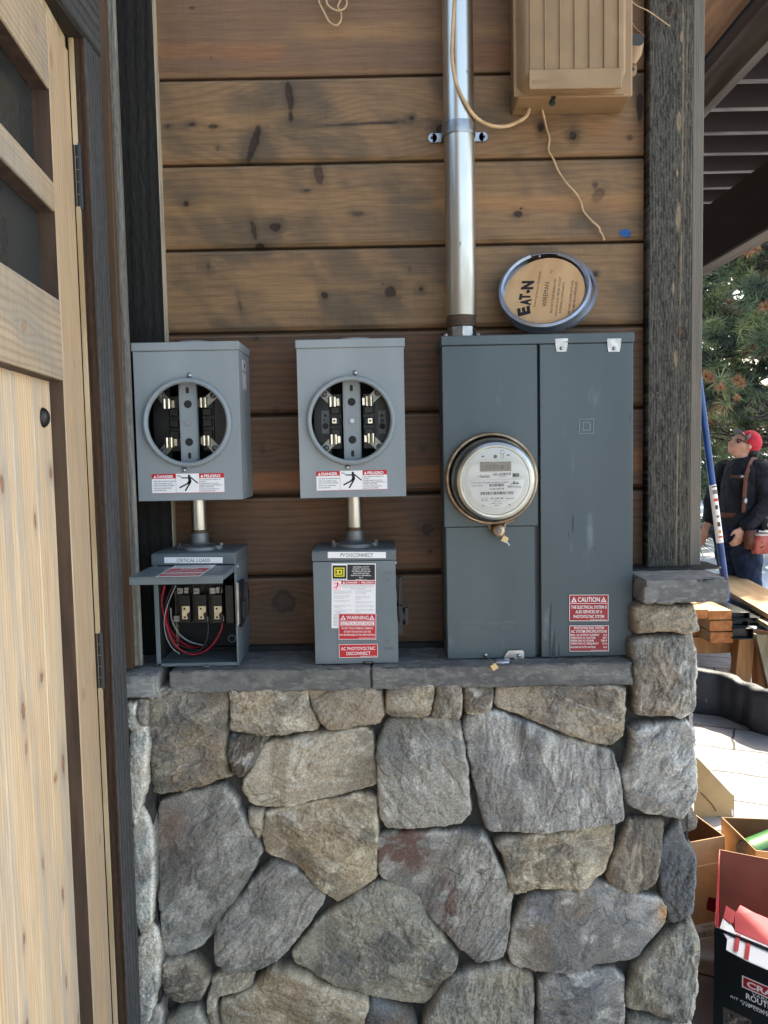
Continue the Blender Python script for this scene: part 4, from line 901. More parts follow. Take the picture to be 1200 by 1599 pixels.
L = lab_px((256.8,870.2),(348,870.2),(256.8,879.3), YS_-.0036); L.slab(0,.0004); L.text('CRITICAL LOADS', .215, .22, .785, .58, 1, .0); L.build('name_label', ['white_vinyl','black_ink'], t)
lx0, lx1 = cx0-.0035, cx1+.0015; ly = -.280
m = MB(); m.box(lx0, lx1, ly, YS_-.0045, 1.3842, 1.3862); m.box(lx0, lx1, ly, ly+.0015, 1.3715, 1.3841); m.box(lx0, lx0+.0015, ly+.0016, YS_-.005, 1.3730, 1.3841); m.box(lx1-.0015, lx1, ly+.0016, YS_-.03, 1.3760, 1.3841)
cov = m.build('flipped_cover', 'switch_enamel', t, bevel=.0006)
zz_ = 1.3864; a, b, c_ = PZ(242,901.2,zz_), PZ(310,901.2,zz_), PZ(268.7,883.5,zz_)
L = Lab(a, (b.x-a.x,0,0), (0, c_.y-a.y, 0), (0,0,1), .0003); L.slab(0,.0002)
L.rect(.03,.05,.97,.26,1); L.text('AC PHOTOVOLTAIC DISCONNECT', .08,.10,.92,.10,0,.01); L.rect(.03,.34,.97,.72,1); L.text('WARNING', .30,.56,.70,.12,0,.02); L.text('ELECTRICAL SHOCK HAZARD', .12,.40,.88,.10,0,.01); L.rect(.05,.80,.95,.83,2); L.rect(.05,.88,.85,.91,2)
L.build('cover_label', ['white_vinyl','red_vinyl','grey_ink'], cov)
# interior
def pc(x, y, Y): return P(180+x/4.846, 770+y/4.846, Y)
m = MB(); a = pc(455,700,-.06); b = pc(830,985,-.06); m.box(a.x, b.x, -.06, -.006, b.z, a.z+.02)
for (xa, xb) in ((480,570),(600,695),(725,815)):
    a = pc(xa,770,-.085); b = pc(xb,985,-.085); m.box(a.x, b.x, -.085, -.059, b.z, a.z)
a = pc(825,700,-.09); b = pc(905,990,-.09); m.box(a.x, b.x-.002, -.085, -.006, b.z, a.z)
m.build('switch_base', 'bakelite', t, bevel=.001)
CREAM = mat('cream_phenolic', lin(226,208,176), 0.4, c2=lin(205,182,146), nscale=60)
for xk in (524, 648, 768):
    p0 = pc(xk, 905, -.088); m = MB()
    m.prism([(p0.x-.0050,-.088,p0.z+.0130),(p0.x+.0105,-.088,p0.z+.0130),(p0.x+.0105,-.088,p0.z+.0020),(p0.x+.0070,-.088,p0.z-.0010),(p0.x+.0040,-.088,p0.z-.0035),(p0.x+.0062,-.088,p0.z-.0135),(p0.x-.0050,-.088,p0.z-.0135)], (0,.003,0))
    q_ = m.build('contact_arm', 'cream_phenolic', t, bevel=.0004)
    m = MB()
    for dz in (.008, -.0095): m.cyl((p0.x+.0004, -.0886, p0.z+dz), (p0.x+.0004, -.0878, p0.z+dz), .0022, n=14)
    m.build('rivet', 'black_iron', q_)
for (xk, yk) in ((490,742),(543,738),(614,742),(738,740),(787,735),(465,952),(680,957),(800,952)):
    p0 = pc(xk, yk, -.080); m = MB(); m.box(p0.x-.0058, p0.x+.0058, -.080, -.062, p0.z-.0062, p0.z+.0062); m.cyl((p0.x, -.0806, p0.z), (p0.x, -.0795, p0.z), .0042, n=18, m=1); m.box(p0.x-.004, p0.x+.004, -.0812, -.0800, p0.z-.0006, p0.z+.0006, m=2)
    m.build('terminal', ['lug_alloy', 'zinc_bright', 'black_iron'], t, bevel=.0003)
mat('red_wire', lin(150,14,38), 0.35); mat('black_wire', (0.012,0.012,0.014), 0.35); mat('grey_wire', lin(150,150,150), 0.4)
def smooth_path(pts, n=8):
    pts = [Vector(p) for p in pts]; out = []
    for i in range(len(pts)-1):
        p0, p1, p2, p3 = pts[max(i-1,0)], pts[i], pts[i+1], pts[min(i+2,len(pts)-1)]
        for k in range(n):
            u = k/n; out.append(0.5*((2*p1)+(p2-p0)*u+(2*p0-5*p1+4*p2-p3)*u*u+(3*p1-p0-3*p2+p3)*u**3))
    return out + [pts[-1]]
def wire(pts, mt, r, y0, y1, name='wire'):
    k = len(pts)-1; pp = [pc(x, y, y0+(y1-y0)*i/k) for i, (x, y) in enumerate(pts)]
    m = MB(); m.tube(smooth_path(pp), r, 10); return m.build(name, mt, t, smooth=True)
wire([(372,700),(352,800),(362,900),(385,990),(430,1110),(500,1190),(590,1222),(680,1195),(750,1130),(800,1040),(812,985)], 'red_wire', .0018, -.10, -.085)
wire([(378,700),(358,820),(375,930),(400,1040),(450,1120),(520,1160),(600,1172),(655,1160)], 'red_wire', .0018, -.09, -.03)
wire([(395,840),(385,930),(405,1010),(455,1085),(520,1140),(600,1168),(650,1165)], 'red_wire', .0016, -.105, -.04)
wire([(440,700),(392,800),(378,950),(402,1080),(462,1170),(560,1202),(640,1190),(690,1120),(705,1010),(690,970)], 'black_wire', .0021, -.095, -.08)
wire([(470,705),(415,800),(400,950),(420,1060),(480,1140),(560,1180),(640,1185),(700,1150)], 'black_wire', .0021, -.08, -.03)
wire([(458,700),(402,830),(370,960),(385,1080),(430,1170),(490,1218)], 'grey_wire', .0010, -.11, -.09)
wire([(420,870),(430,960),(480,1060),(560,1122),(665,1152)], 'grey_wire', .0019, -.075, -.03)
wire([(570,700),(560,760),(575,840)], 'black_wire', .0019, -.09, -.07); wire([(690,700),(680,760),(700,850)], 'black_wire', .0019, -.09, -.07); wire([(800,700),(795,770),(825,850)], 'black_wire', .0019, -.09, -.07)
p0 = pc(697,1090,-.004); m = MB(); m.cyl((p0.x,-.0036,p0.z),(p0.x,-.0030,p0.z), .0135, n=30); m.cyl((p0.x-.003,-.0042,p0.z-.001),(p0.x-.003,-.0036,p0.z-.001), .009, n=30, m=1); m.build('knockout', ['black_plastic', mat('hole_wood', lin(150,84,50), .7)], t)
p0 = pc(885,1100,-.004); m = MB(); m.lathe([(.003,-.004),(.006,-.004),(.006,-.0055),(.008,-.0055),(.012,-.004)], (p0.x,0.0,p0.z), (0,1,0), 30); m.build('boss', 'switch_enamel', t, smooth=True)
# bent latch on the right flank, catch at the bottom
m = MB(); xf = cx1+.0005
m.prism([(xf,-.136,1.352),(xf,-.075,1.349),(xf,-.070,1.300),(xf,-.080,1.262),(xf,-.120,1.258),(xf,-.136,1.268)], (.0045,0,0)); m.box(xf+.0046, xf+.010, -.116, -.106, 1.275, 1.310)
m.prism([(xf+.0046,-.10,1.330),(xf+.0046,-.092,1.345),(xf+.0046,-.083,1.325),(xf+.0046,-.088,1.29),(xf+.0046,-.098,1.275)], (.010,0,0))
m.build('handle', 'black_iron', t, bevel=.0012, recalc=True)
m = MB(); m.prism([(xf-.001,-.1415,1.353),(xf+.0035,-.1415,1.350),(xf+.0030,-.1415,1.270),(xf-.001,-.1415,1.262)], (0,.0015,0)); m.box(xf+.0040, xf+.009, -.060, -.040, 1.285, 1.315); m.build('latch_plate', 'zinc_bright', t, bevel=.0004)
screw(t, (cx1, -.120, 1.380), .0032, n=(1,0,0)); 
m = MB(); p0 = P(324, 1037, YS_); m.loft([((p0.x,YS_-.001,cz0+.001),(.008,0,0),(0,0,.0015)), ((p0.x,YS_-.007,cz0+.0008),(.007,0,0),(0,0,.002)), ((p0.x-.002,YS_-.010,cz0+.001),(.004,0,0),(0,0,.001))], 16); m.build('catch', 'zinc_bright', t, smooth=True)

# ---- middle switch
cx0, cx1 = -.1410, .0205
t = thing('safety_switch', ((cx0+cx1)/2, 0, cz0), 'closed grey switch box marked PV DISCONNECT with red warning plates on its door', 'switch box')
switch_shell(t, cx0, cx1, cz0, ch0+.0015, ch1, False)
L = lab_px((512.2,861.8),(603,862),(512.2,871.4), YS_-.0036); L.slab(0,.0004); L.text('PV DISCONNECT', .22, .22, .78, .60, 1, .0); L.build('name_label', ['white_vinyl','black_ink'], t)
m = MB(); YD = YS_-.0045
m.prism([(cx0+.0005,YD,cz0-.0005+.001),(cx1+.0022,YD,cz0+.0005),(cx1+.0022,YD,1.292),(cx1+.0042,YD,1.288),(cx1+.0042,YD,1.262),(cx1+.0022,YD,1.256),(cx1+.0022,YD,1.2555)][:2] + [(cx1+.0022,YD,1.262),(cx1+.0008,YD,1.285),(cx1+.0008,YD,1.325),(cx1-.0015,YD,1.338),(cx1-.0015,YD,ch0+.0008),(cx0+.0005,YD,ch0+.0008)], (0,.0016,0))
m.box(cx0+.0005, cx0+.0020, YD+.0017, YD+.012, cz0+.001, ch0); m.box(cx1-.0035, cx1-.0020, YD+.0017, YD+.004, cz0+.001, ch0)
door = m.build('door', 'switch_enamel', t, bevel=.0007, recalc=True)
for (s_, x, y, w_, h_) in (('ON', 607, 897, 12, 4.4), ('I', 605.5, 909, 1.4, 6), ('O', 603, 1003, 6, 5.4), ('OFF', 600, 1016, 15, 4.6)):
    pass
m = MB(); k_ = 1.594/1290
for (s_, x, y, w_, h_) in (('ON', 600.5, 897, 11.5, 4.4), ('I', 605, 908.5, 1.5, 6), ('O', 602.5, 1002.5, 7, 6), ('OFF', 600, 1015.5, 15, 4.8)):
    m.text(s_, P(x, y, YD-.0006), Xv, Z, w_*k_, h_*k_, 0.01)
o_ = m.build('embossing', mat('emboss_shade_enamel', lin(84,93,99), .38), t); md = o_.modifiers.new('th', 'SOLIDIFY'); md.thickness = .0006  # same paint, darker tone paints the shading of the raised letters
def p2(x, y): return (460+x/5.159, 770+y/5.159)
L = lab_px(p2(300,567), p2(656,567), p2(300,1088), YD); L.slab(0,.0004)
# fractions measured on the sticker: 356 x 521
fx = lambda x: (x-300)/356; fy = lambda y: 1-(y-567)/521
L.rect(fx(308),fy(690),fx(420),fy(582),1,1); L.rect(fx(426),fy(700),fx(650),fy(575),1,1)
for (a_, c__) in ((24, 3),(0, 0)): pass
q0, q1, r0_, r1_ = fx(322), fx(404), fy(672), fy(600); wv = (q1-q0)
L.rect(q0,r0_,q1,r1_,3,2); hv=r1_-r0_; L.rect(q0+wv*.11,r0_+hv*.11,q1-wv*.11,r1_-hv*.11,1,3); L.rect(q0+wv*.25,r0_+hv*.22,q1-wv*.22,r1_-hv*.22,3,4); L.rect(q0+wv*.46,r0_+hv*.36,q1-wv*.37,r1_-hv*.36,1,6)
L.rect(q0+wv*.17,r0_+hv*.22,q0+wv*.3,r0_+hv*.34,3,4); L.rect(q0+wv*.17,r1_-hv*.34,q0+wv*.3,r1_-hv*.22,3,4)
L.text('SQUARE D', fx(308), fy(706), fx(420), .022, 2, .02)
for i, s_ in enumerate(('GENERAL DUTY','SAFETY SWITCH','INTERRUPTOR DE','SEGURIDAD DE','SERVICIO GENERAL','30 A','240 VAC / 3~')):
    w_ = (132,136,150,130,166,32,90)[i]; L.text(s_, fx(538-w_/2), fy(599+i*17), fx(538+w_/2), .019, 0, .01)
L.rect(fx(378),fy(734),fx(650),fy(705),4,1); L.poly([(fx(388),fy(728)),(fx(408),fy(728)),(fx(398),fy(710))], 0, 3); L.text('DANGER', fx(414), fy(727), fx(510), .030, 0, .02); L.text('PELIGRO', fx(540), fy(727), fx(640), .030, 0, .02); L.rect(fx(521),fy(728),fx(524),fy(711),0,3)
L.rect(fx(308),fy(784),fx(376),fy(710),5,1); pictogram(L, fx(308), fy(782), fx(376), fy(712), 4)
for i, s_ in enumerate(('HAZARD OF ELECTRIC SHOCK, EXPLOSION, OR ARC FLASH','PELIGRO DE DESCARGA ELECTRICA, EXPLOSION O','DESTELLO POR ARQUEO')):
    w_ = (266,250,120)[i]; L.text(s_, fx(514-w_/2), fy(747+i*12), fx(514+w_/2), .013, 2)
EN = ['Apply appropriate personal protective','equipment and follow safe electrical','work practices. See local rules.','',' This equipment must be installed','and serviced only by qualified','electrical personnel.','','Turn off power before working on','or inside this equipment.','','','Always use a properly rated voltage','sensing device to confirm','power is off.','','Replace all devices, doors and covers','before turning on power to','this equipment.','']
ES = ['Utilice equipo de proteccion personal','y siga las practicas de seguridad','electrica establecidas.','Vea las normas locales.','','Solamente el personal electrico','especializado debera instalar','este equipo.','','Desenergice el equipo antes de realizar','cualquier trabajo dentro o fuera','','Siempre utilice un dispositivo detector','de tension de valor nominal adecuado.','','Vuelva a colocar todos los dispositivos','puertas y cubiertas antes de energizar','este equipo.']
for i, s_ in enumerate(EN):
    if s_: L.text(s_, fx(318), fy(790+i*9.6), fx(318+4.0*len(s_)), .0115, 2)
for i, s_ in enumerate(ES):
    if s_: L.text(s_, fx(492), fy(782+i*10.4), fx(492+3.95*len(s_)), .0115, 2)
for i in range(9): L.rect(fx(314), fy(980+i*11), fx(345), fy(977+i*11), 2, 1)
L.build('safety_label', ['white_vinyl','black_ink','grey_ink','yellow_ink','red_vinyl', mat('pink_vinyl', lin(246,214,222), .4)], t)
def red_plate(tl, tr, bl, Y, parent, mt, rows, border=True, name='warning_plate', th=.0016):
    L = lab_px(tl, tr, bl, Y, th); L.slab(0, th)
    bx_, by_ = .012, .012*L.W/L.H
    for (a,b,c,d) in ((0,0,1,by_),(0,1-by_,1,1),(0,0,bx_,1),(1-bx_,0,1,1)): L.rect(a,b,c,d,1,1)
    for r_ in rows:
        if r_[0] == 'line': L.rect(r_[1], r_[2], r_[3], r_[4], 1, 2)
        elif r_[0] == 'tri': L.tri(r_[1], r_[2], r_[3], r_[4], 1, 0)
        elif r_[0] == 'inv': L.text(r_[1], r_[2], r_[3], r_[4], r_[5], 2, r_[6], 4)
        else: L.text(r_[0], r_[1], r_[2], r_[3], r_[4], 1, r_[5] if len(r_) > 5 else .008)
    return L.build(name, [mt, 'white_ink', mt], parent)
red_plate(p2(357,970), p2(659,970), p2(357,1178), YD-.0006, t, 'red_vinyl', [('tri',.12,.76,.15,.18),('tri',.885,.76,.15,.18),('WARNING',.205,.775,.80,.15,.01),('line',.02,.715,.98,.725),('line',.05,.555,.95,.69),('inv','ELECTRICAL SHOCK HAZARD',.07,.575,.93,.10,.012),('line',.02,.52,.98,.53),
   ('DO NOT TOUCH TERMINALS. TERMINALS',.08,.40,.92,.075),('ON BOTH THE LINE AND LOAD SIDE',.14,.27,.86,.075),('MAY BE ENERGIZED IN THE OPEN POSITION',.03,.145,.97,.075),('SOLARLABELS.COM  596-00',.54,.04,.96,.035)])
red_plate(p2(358,1218), p2(671,1213), p2(361,1326), YD-.0006, t, 'red_vinyl', [('AC PHOTOVOLTAIC',.055,.56,.935,.25,.012),('DISCONNECT',.19,.20,.81,.25,.012),('SOLARLABELS.COM  596-00',.54,.06,.96,.07)])
m = MB(); a = P(*p2(550,1357), YD-.0006); b = P(*p2(638,1374), YD-.0006); m.box(a.x,b.x,YD-.0008,YD+.0004,b.z,a.z); m.box(a.x+.006,b.x-.004,YD-.0016,YD-.0009,(a.z+b.z)/2-.0006,(a.z+b.z)/2+.0006,m=1); m.build('catch', ['black_plastic','lug_alloy'], t)
# rotary handle on the right flank
m = MB(); xf = cx1+.0045
m.prism([(xf,-.125,1.350),(xf,-.100,1.352),(xf,-.095,1.300),(xf,-.105,1.262),(xf,-.128,1.255),(xf,-.138,1.275)], (.003,0,0))
m.box(cx1+.0012, xf+.0075, -.132, -.086, 1.238, 1.296); m.cyl((xf+.007,-.110,1.272),(xf+.0165,-.110,1.272), .016, n=24); m.box(xf+.0025, xf+.0075, -.118, -.098, 1.29, 1.352)
m.build('handle', 'black_iron', t, bevel=.0010, recalc=True)
m = MB(); m.box(xf+.0125, xf+.0190, -.126, -.116, 1.256, 1.292); m.build('handle_tip', 'black_iron', t, bevel=.001)
screw(t, (cx1, -.122, 1.3815), .0036, n=(1,0,0)); screw(t, (cx0, -.122, 1.3795), .0030, n=(-1,0,0))

# ---- main service panel
x0, x1, z0, z1 = .1180, .4880, LZ1+.0022, 1.8205; YP = -.125
t = thing('service_panel', ((x0+x1)/2, 0, z0), 'tall slate-grey service panel holding the round glass meter, two red plates at the lower right', 'electrical panel')
m = MB(); m.box(x0+.002, x1-.002, -.108, 0, z0, z1-.012); m.build('cabinet', 'slate_enamel', t, bevel=.001)
zc = P(760, 538.5, YP).z
m = MB(); m.box(x0-.0015, x1+.0015, YP-.004, 0, zc, z1); m.build('top_cap', 'slate_enamel', t, bevel=.0018)
xg0 = P(839.7,700,YP).x; xg1 = P(844,700,YP).x; zs_ = P(760,822,YP).z
m = MB(); m.box(x0, xg0, YP-.0012, -.1085, zs_, zc-.0008); m.build('meter_cover', 'slate_enamel', t, bevel=.0012)
m = MB(); m.box(x0+.003, P(837,900,YP).x-.001, YP+.0020, -.1085, z0, zs_-.0008); m.build('lower_cover', 'slate_enamel', t, bevel=.0012)
m = MB(); m.box(xg0+.0005, xg1-.0004, -.1092, -.1084, z0+.001, zc-.001); m.build('gap', 'black_plastic', t)
m = MB(); m.box(xg1, x1, YP-.0008, -.1085, z0+.0008, zc-.0008)
def scuff(pts):
    m.add([P(x, y, YP-.00095) for x, y in pts], [tuple(range(len(pts)))], 1)
for pts in ([(893,815),(895.5,800),(897,815),(896,832),(893.5,828)], [(887,838),(888.5,828),(889,840)], [(858,965),(861,940),(862.5,940),(860.5,1020),(857,1028)], [(864,1000),(866.5,980),(868,1000),(868,1029),(860,1029)],
            [(872,1012),(874,1000),(874.5,1029),(872,1029)], [(882,726),(884,725),(884,727)], [(925,855),(932,858),(931,859)], [(983,655),(986,645),(985,657)]): scuff(pts[::-1] if True else pts)
m.build('door', ['slate_enamel', mat('scuff_mark', lin(48,56,62), .6)], t, bevel=.0012)
m = MB(); c = P(916, 665.5, YP-.0008); a_ = .0150
def frame(cx, cz, a, w, y0, y1):
    m.box(cx-a, cx+a, y0, y1, cz+a-w, cz+a); m.box(cx-a, cx+a, y0, y1, cz-a, cz-a+w); m.box(cx-a, cx-a+w, y0, y1, cz-a+w+.0001, cz+a-w-.0001); m.box(cx+a-w, cx+a, y0, y1, cz-a+w+.0001, cz+a-w-.0001)
yq = YP-.0008; frame(c.x, c.z, a_, .0022, yq-.0008, yq+.0002); m.box(c.x-.0095,c.x-.0030,yq-.0008,yq+.0002,c.z+.0062,c.z+.0085); m.box(c.x-.0095,c.x-.0030,yq-.0008,yq+.0002,c.z-.0085,c.z-.0062)
m.box(c.x-.0072,c.x-.0048,yq-.0008,yq+.0002,c.z-.0061,c.z+.0061); m.box(c.x-.0029,c.x+.0075,yq-.0008,yq+.0002,c.z+.0062,c.z+.0085); m.box(c.x-.0029,c.x+.0075,yq-.0008,yq+.0002,c.z-.0085,c.z-.0062); m.box(c.x+.0055,c.x+.0085,yq-.0008,yq+.0002,c.z-.0061,c.z+.0061)
m.build('emblem', mat('emblem_lit_slate', lin(100,114,120), .42), t, bevel=.0003)  # same paint, lighter tone paints light on the raised emblem
m = MB()
for (s_, x, y, w_) in (('DO NOT BREAK SEAL', 722, 975, 86), ('NO ROMPER EL SELLO', 728, 983, 76)): m.text(s_, P(x, y, YP+.0014), Xv, Z, w_*1.615/1290, 4.4*1.615/1290, .01)
o_ = m.build('embossing', mat('emboss_lit_slate', lin(90,104,110), .4), t); md = o_.modifiers.new('th', 'SOLIDIFY'); md.thickness = .0006  # lighter tone of the panel paint stands for light on the relief
for (a_, b_) in ((866.5, 887), (947.5, 970)):
    p0, p1 = P(a_, 532, YP), P(b_, 549.5, YP)
    m = MB(); m.prism([(p0.x,YP-.0045,p0.z+.004),(p0.x,YP-.0045,p0.z),(p0.x+.001,YP-.0028,p0.z-.012),(p0.x+.003,YP-.0025,p1.z),(p1.x-.003,YP-.0025,p1.z),(p1.x-.001,YP-.0028,p0.z-.012),(p1.x,YP-.0045,p0.z),(p1.x,YP-.0045,p0.z+.004)], (0,.0014,0))
    cl = m.build('clip', 'zinc_bright', t, bevel=.0006, recalc=True); screw(cl, ((p0.x+p1.x)/2, YP-.003, p0.z-.015), .0036, name='screw')
q7 = lambda x, y: (860+x/8.5714, 910+y/8.5714)
red_plate(q7(250,160), q7(775,158), q7(250,512), YP-.0012, t, 'deep_red_plate', [('tri',.12,.72,.14,.20),('tri',.875,.72,.14,.20),('CAUTION',.22,.735,.78,.18,.01),('line',.02,.665,.98,.68),('THE ELECTRICAL SYSTEM IS',.045,.475,.955,.12),('ALSO SERVICED BY A',.16,.30,.84,.12),('PHOTOVOLTAIC SYSTEM',.11,.12,.89,.12),('SOLARLABELS.COM  596-00',.53,.03,.95,.035)])
red_plate(q7(252,572), q7(778,570), q7(255,918), YP-.0012, t, 'deep_red_plate', [('PHOTOVOLTAIC SYSTEM',.12,.86,.88,.105),('AC SYSTEM SPECIFICATIONS',.04,.725,.95,.105),('MAX. AC OUTPUT CURRENT',.03,.60,.76,.08),('OPERATING AC VOLTAGE',.03,.49,.66,.08),('OPERATING AC POWER',.03,.38,.62,.08),('OPERATING AC FREQUENCY',.03,.27,.74,.08),('MAXIMUM OCPD RATING',.03,.13,.66,.08),
   ('32 A',.86,.60,.96,.08),('240 V',.84,.49,.96,.08),('7680 W',.80,.38,.96,.08),('60 Hz',.84,.27,.96,.08),('40 A',.86,.13,.96,.08),('SOLARLABELS.COM  596-00',.55,.03,.96,.035)])
m = MB(); a, b = P(911,1023.8,YP-.0009), P(929,1029,YP-.0009); m.box(a.x,b.x,YP-.0018,YP-.0005,b.z,a.z); m.loft([(((a.x+b.x)/2,YP-.002,(a.z+b.z)/2-.001),(.0075,0,0),(0,0,.002)),(((a.x+b.x)/2,YP-.006,(a.z+b.z)/2-.0012),(.006,0,0),(0,0,.0012))],14,m=1); m.build('catch', ['black_plastic','zinc_bright'], t)
# wire seals
YELT = mat('amber_plastic', lin(236,206,150), 0.25, trans=0.3); mat('seal_wire', lin(190,195,205), 0.3, 0.8)
m = MB(); a = P(802,1013,YP); pz = lambda x, y, Y=YP-.003: P(x, y, Y)
m.prism([pz(785,1030),(pz(794,1016)),pz(817,1015.5),pz(819,1019),pz(819,1031),pz(804,1031),pz(803,1027),pz(797,1028)], (0,.0012,0)); br = m.build('latch_bracket', 'zinc_bright', t, bevel=.0004, recalc=True); screw(br, pz(811,1024), .0048, name='screw')
m = MB(); m.loft([(pz(786,1030,-.134),(.014,0,0),(0,0,.0028)),(pz(785,1036,-.158),(.013,0,.0),(0,0,.003))],16,pw=3); m.build('latch_tongue', 'seal_wire', t, smooth=True)
screw(t, P(758.5,1023,YP+.0015), .0048, material='zinc_bright')
def seal(pa, pb, body, parent, ang):
    m = MB(); m.tube(smooth_path([pa, (pa+pb)/2+Vector((.002,-.004,.001)), pb]), .0006, 6); m.build('seal_wire', 'seal_wire', parent, smooth=True)
    m = MB(); c, s = math.cos(ang), math.sin(ang); u = Vector((c,0,s)); v = Vector((-s,0,c))
    m.frame_box(body-u*.006-v*.006, u*.012, v*.012, Vector((0,-.004,0))); m.build('seal_tag', 'amber_plastic', parent, bevel=.001)
pa = P(760,1024,YP-.004); seal(pa, P(770,1037,-.174), P(772,1041,-.173), t, .6)

# ---- the round meter
YMB = -.1265; c0 = P(767.9, 747.3, YMB-.010); ax = Vector((.040,-1,-.062)).normalized(); ur = Vector((1,0,0)); ur = (ur-ax*ur.dot(ax)).normalized(); uu = ur.cross(ax)*-1
if uu.z < 0: uu = -uu
t = thing('electric_meter', (c0.x, YMB, c0.z-.09), 'round glass-domed electric meter with a bronze clamp ring on the slate-grey panel', 'meter')
cb = c0 + Vector((0,.010,0))
m = MB(); m.lathe([(.0820,-.001),(.0820,.016),(.0835,.0195),(.0870,.0200),(.0893,.017),(.0896,.004),(.0905,-.001)], cb, (0,-1,0), 96); m.build('clamp_ring', 'anodised_ring', t, smooth=True)
m = MB(); m.lathe([(0,.0),(.0818,.0),(.0818,.012),(.079,.016),(.073,.017),(0,.017)], cb, (0,-1,0), 96); m.build('base', 'black_plastic', t, smooth=True, auto=40)
cc = cb + ax*.016
SILV = mat('silver_reflection', lin(196,196,192), 0.30, 0.75, c2=lin(170,170,166), nscale=20)
m = MB(); m.lathe([(.0802,.0),(.0798,.010),(.0770,.0135),(.0762,.033),(.0735,.0400),(.0685,.0432),(.0645,.0428),(.0632,.0414),(0,.0412)], cc, ax, 96); m.build('housing', 'silver_reflection', t, smooth=True, auto=35)  # silver inner body; its sheen stands in for reflections in the glass sides
m = MB(); m.lathe([(.0800,.002),(.0808,.004),(.0800,.006)], cc, ax, 96); m.lathe([(.0766,.0155),(.0774,.017),(.0766,.0185)], cc, ax, 96); m.build('rim', 'zinc_bright', t, smooth=True)
fc = cc + ax*.0418; S = 1.5535/1290/6.667
L = Lab(fc - ur*.06 - uu*.06, ur*.12, uu*.12, ax, 0.0)
def f(x, y): return ((x-637)*S+.06)/.12, (-(y-617)*S+.06)/.12
def fr(x0_, y0_, x1_, y1_, mi, l=1): a = f(x0_, y1_); b = f(x1_, y0_); L.rect(a[0], a[1], b[0], b[1], mi, l)
def ft(s_, x0_, y, x1_, h, mi, off=.005): a = f(x0_, y); b = f(x1_, y); L.text(s_, a[0], a[1], b[0], h*S/.12, mi, off)
L.disc(.5, .5, .0618, 0, 0, 64)
fr(466,412,797,514,1,1); fr(474,418,791,508,2,2)
for i, (x, s_) in enumerate(((525,'5'),(565,'E'),(605,'0'),(640,'0'),(690,'1'),(750,'2'))): ft(s_, x, 488, x+26, 45, 3)
fr(456,528,806,590,4,1); ft('FlexNet', 468, 578, 570, 34, 3); a = f(602,556); b = f(795,530); L.bars(a[0], a[1], b[0], b[1], 26, 3, 4); ft('99140263', 668, 575, 740, 12, 3)
fr(812,538,880,575,3,1); fr(845,548,868,565,1,2)
pts = [f(355,632), f(368,605), f(905,600), f(932,606)]
pts = [f(642+292*math.cos(q), 606+292*math.sin(q)) for q in [math.pi*i/36 for i in range(37)]]
L.poly(pts[::-1], 4, 1)
ft('CL200 240V 3W 60Hz TA=30 Kh 1.0 FM 2S', 372, 636, 770, 16, 3); a = f(565,672); b = f(722,642); L.bars(a[0], a[1], b[0], b[1], 22, 3, 9); ft('CC051438198', 568, 706, 720, 20, 3, .01); ft('LS00100290088', 380, 664, 495, 11, 3)
ft('NV', 760, 688, 808, 26, 3, .03); ft('Energy', 812, 688, 905, 24, 5); 
for (xa, xb, yb_, yt_) in ((785,815,652,640),(805,850,652,612),(840,882,652,625)): L.poly([f(xa,yb_),f(xb,yb_),f((xa+xb)/2,yt_)], 5, 3)
a = f(472,756); b = f(820,726); L.bars(a[0], a[1], b[0], b[1], 44, 3, 11)
ft('icon', 478, 822, 552, 26, 3, -.005); L.line([f(478,795), f(510,788), f(552,792)], .0005, 3); ft('051 438 198', 580, 806, 712, 20, 3, .01); ft('sensus', 736, 806, 826, 16, 3, .01); ft('TYPE: iSA2', 612, 830, 688, 11, 3); ft('Made in USA', 594, 852, 700, 11, 3); ft('06/10', 622, 878, 672, 14, 3)
fr(484,348,515,360,3); fr(750,340,780,352,3); a = f(630,358); L.disc(a[0], a[1], .0034, 3, 1); L.disc(a[0]+.004, a[1]+.004, .0014, 1, 2)
a = f(703,312); L.disc(a[0], a[1], .0042, 5, 1); L.disc(a[0], a[1], .0032, 0, 2); fr(688,320,694,380,5); fr(712,320,718,380,5)
L.poly([f(492,865),f(524,874),f(492,880)], 3, 1); L.poly([f(788,855),f(758,868),f(788,874)], 3, 1)
L.build('face', [mat('silver_face', lin(186,188,190), .4, .35), mat('bezel_grey', lin(120,116,108), .4), mat('lcd_glass', lin(92,80,66), .2), 'black_ink', 'white_vinyl', 'grey_ink'], t)
# clear dome
gm = bpy.data.materials.new('clear_glass'); gm.use_nodes = True; N = gm.node_tree.nodes; Lk = gm.node_tree.links; N.clear()
out = N.new('ShaderNodeOutputMaterial'); mx = N.new('ShaderNodeMixShader'); tr = N.new('ShaderNodeBsdfTransparent'); gls = N.new('ShaderNodeBsdfGlossy'); frn = N.new('ShaderNodeFresnel')
tr.inputs[0].default_value = (.97,.98,.97,1); gls.inputs['Roughness'].default_value = .03; frn.inputs[0].default_value = 1.5
Lk.new(frn.outputs[0], mx.inputs[0]); Lk.new(tr.outputs[0], mx.inputs[1]); Lk.new(gls.outputs[0], mx.inputs[2]); Lk.new(mx.outputs[0], out.inputs[0]); MATS['clear_glass'] = gm
m = MB(); m.lathe([(.0812,.000),(.0808,.012),(.0782,.018),(.0772,.040),(.0748,.0475),(.0690,.0520),(.055,.0545),(.030,.0558),(0,.0562)], cc, ax, 96); m.build('glass_dome', 'clear_glass', t, smooth=True)
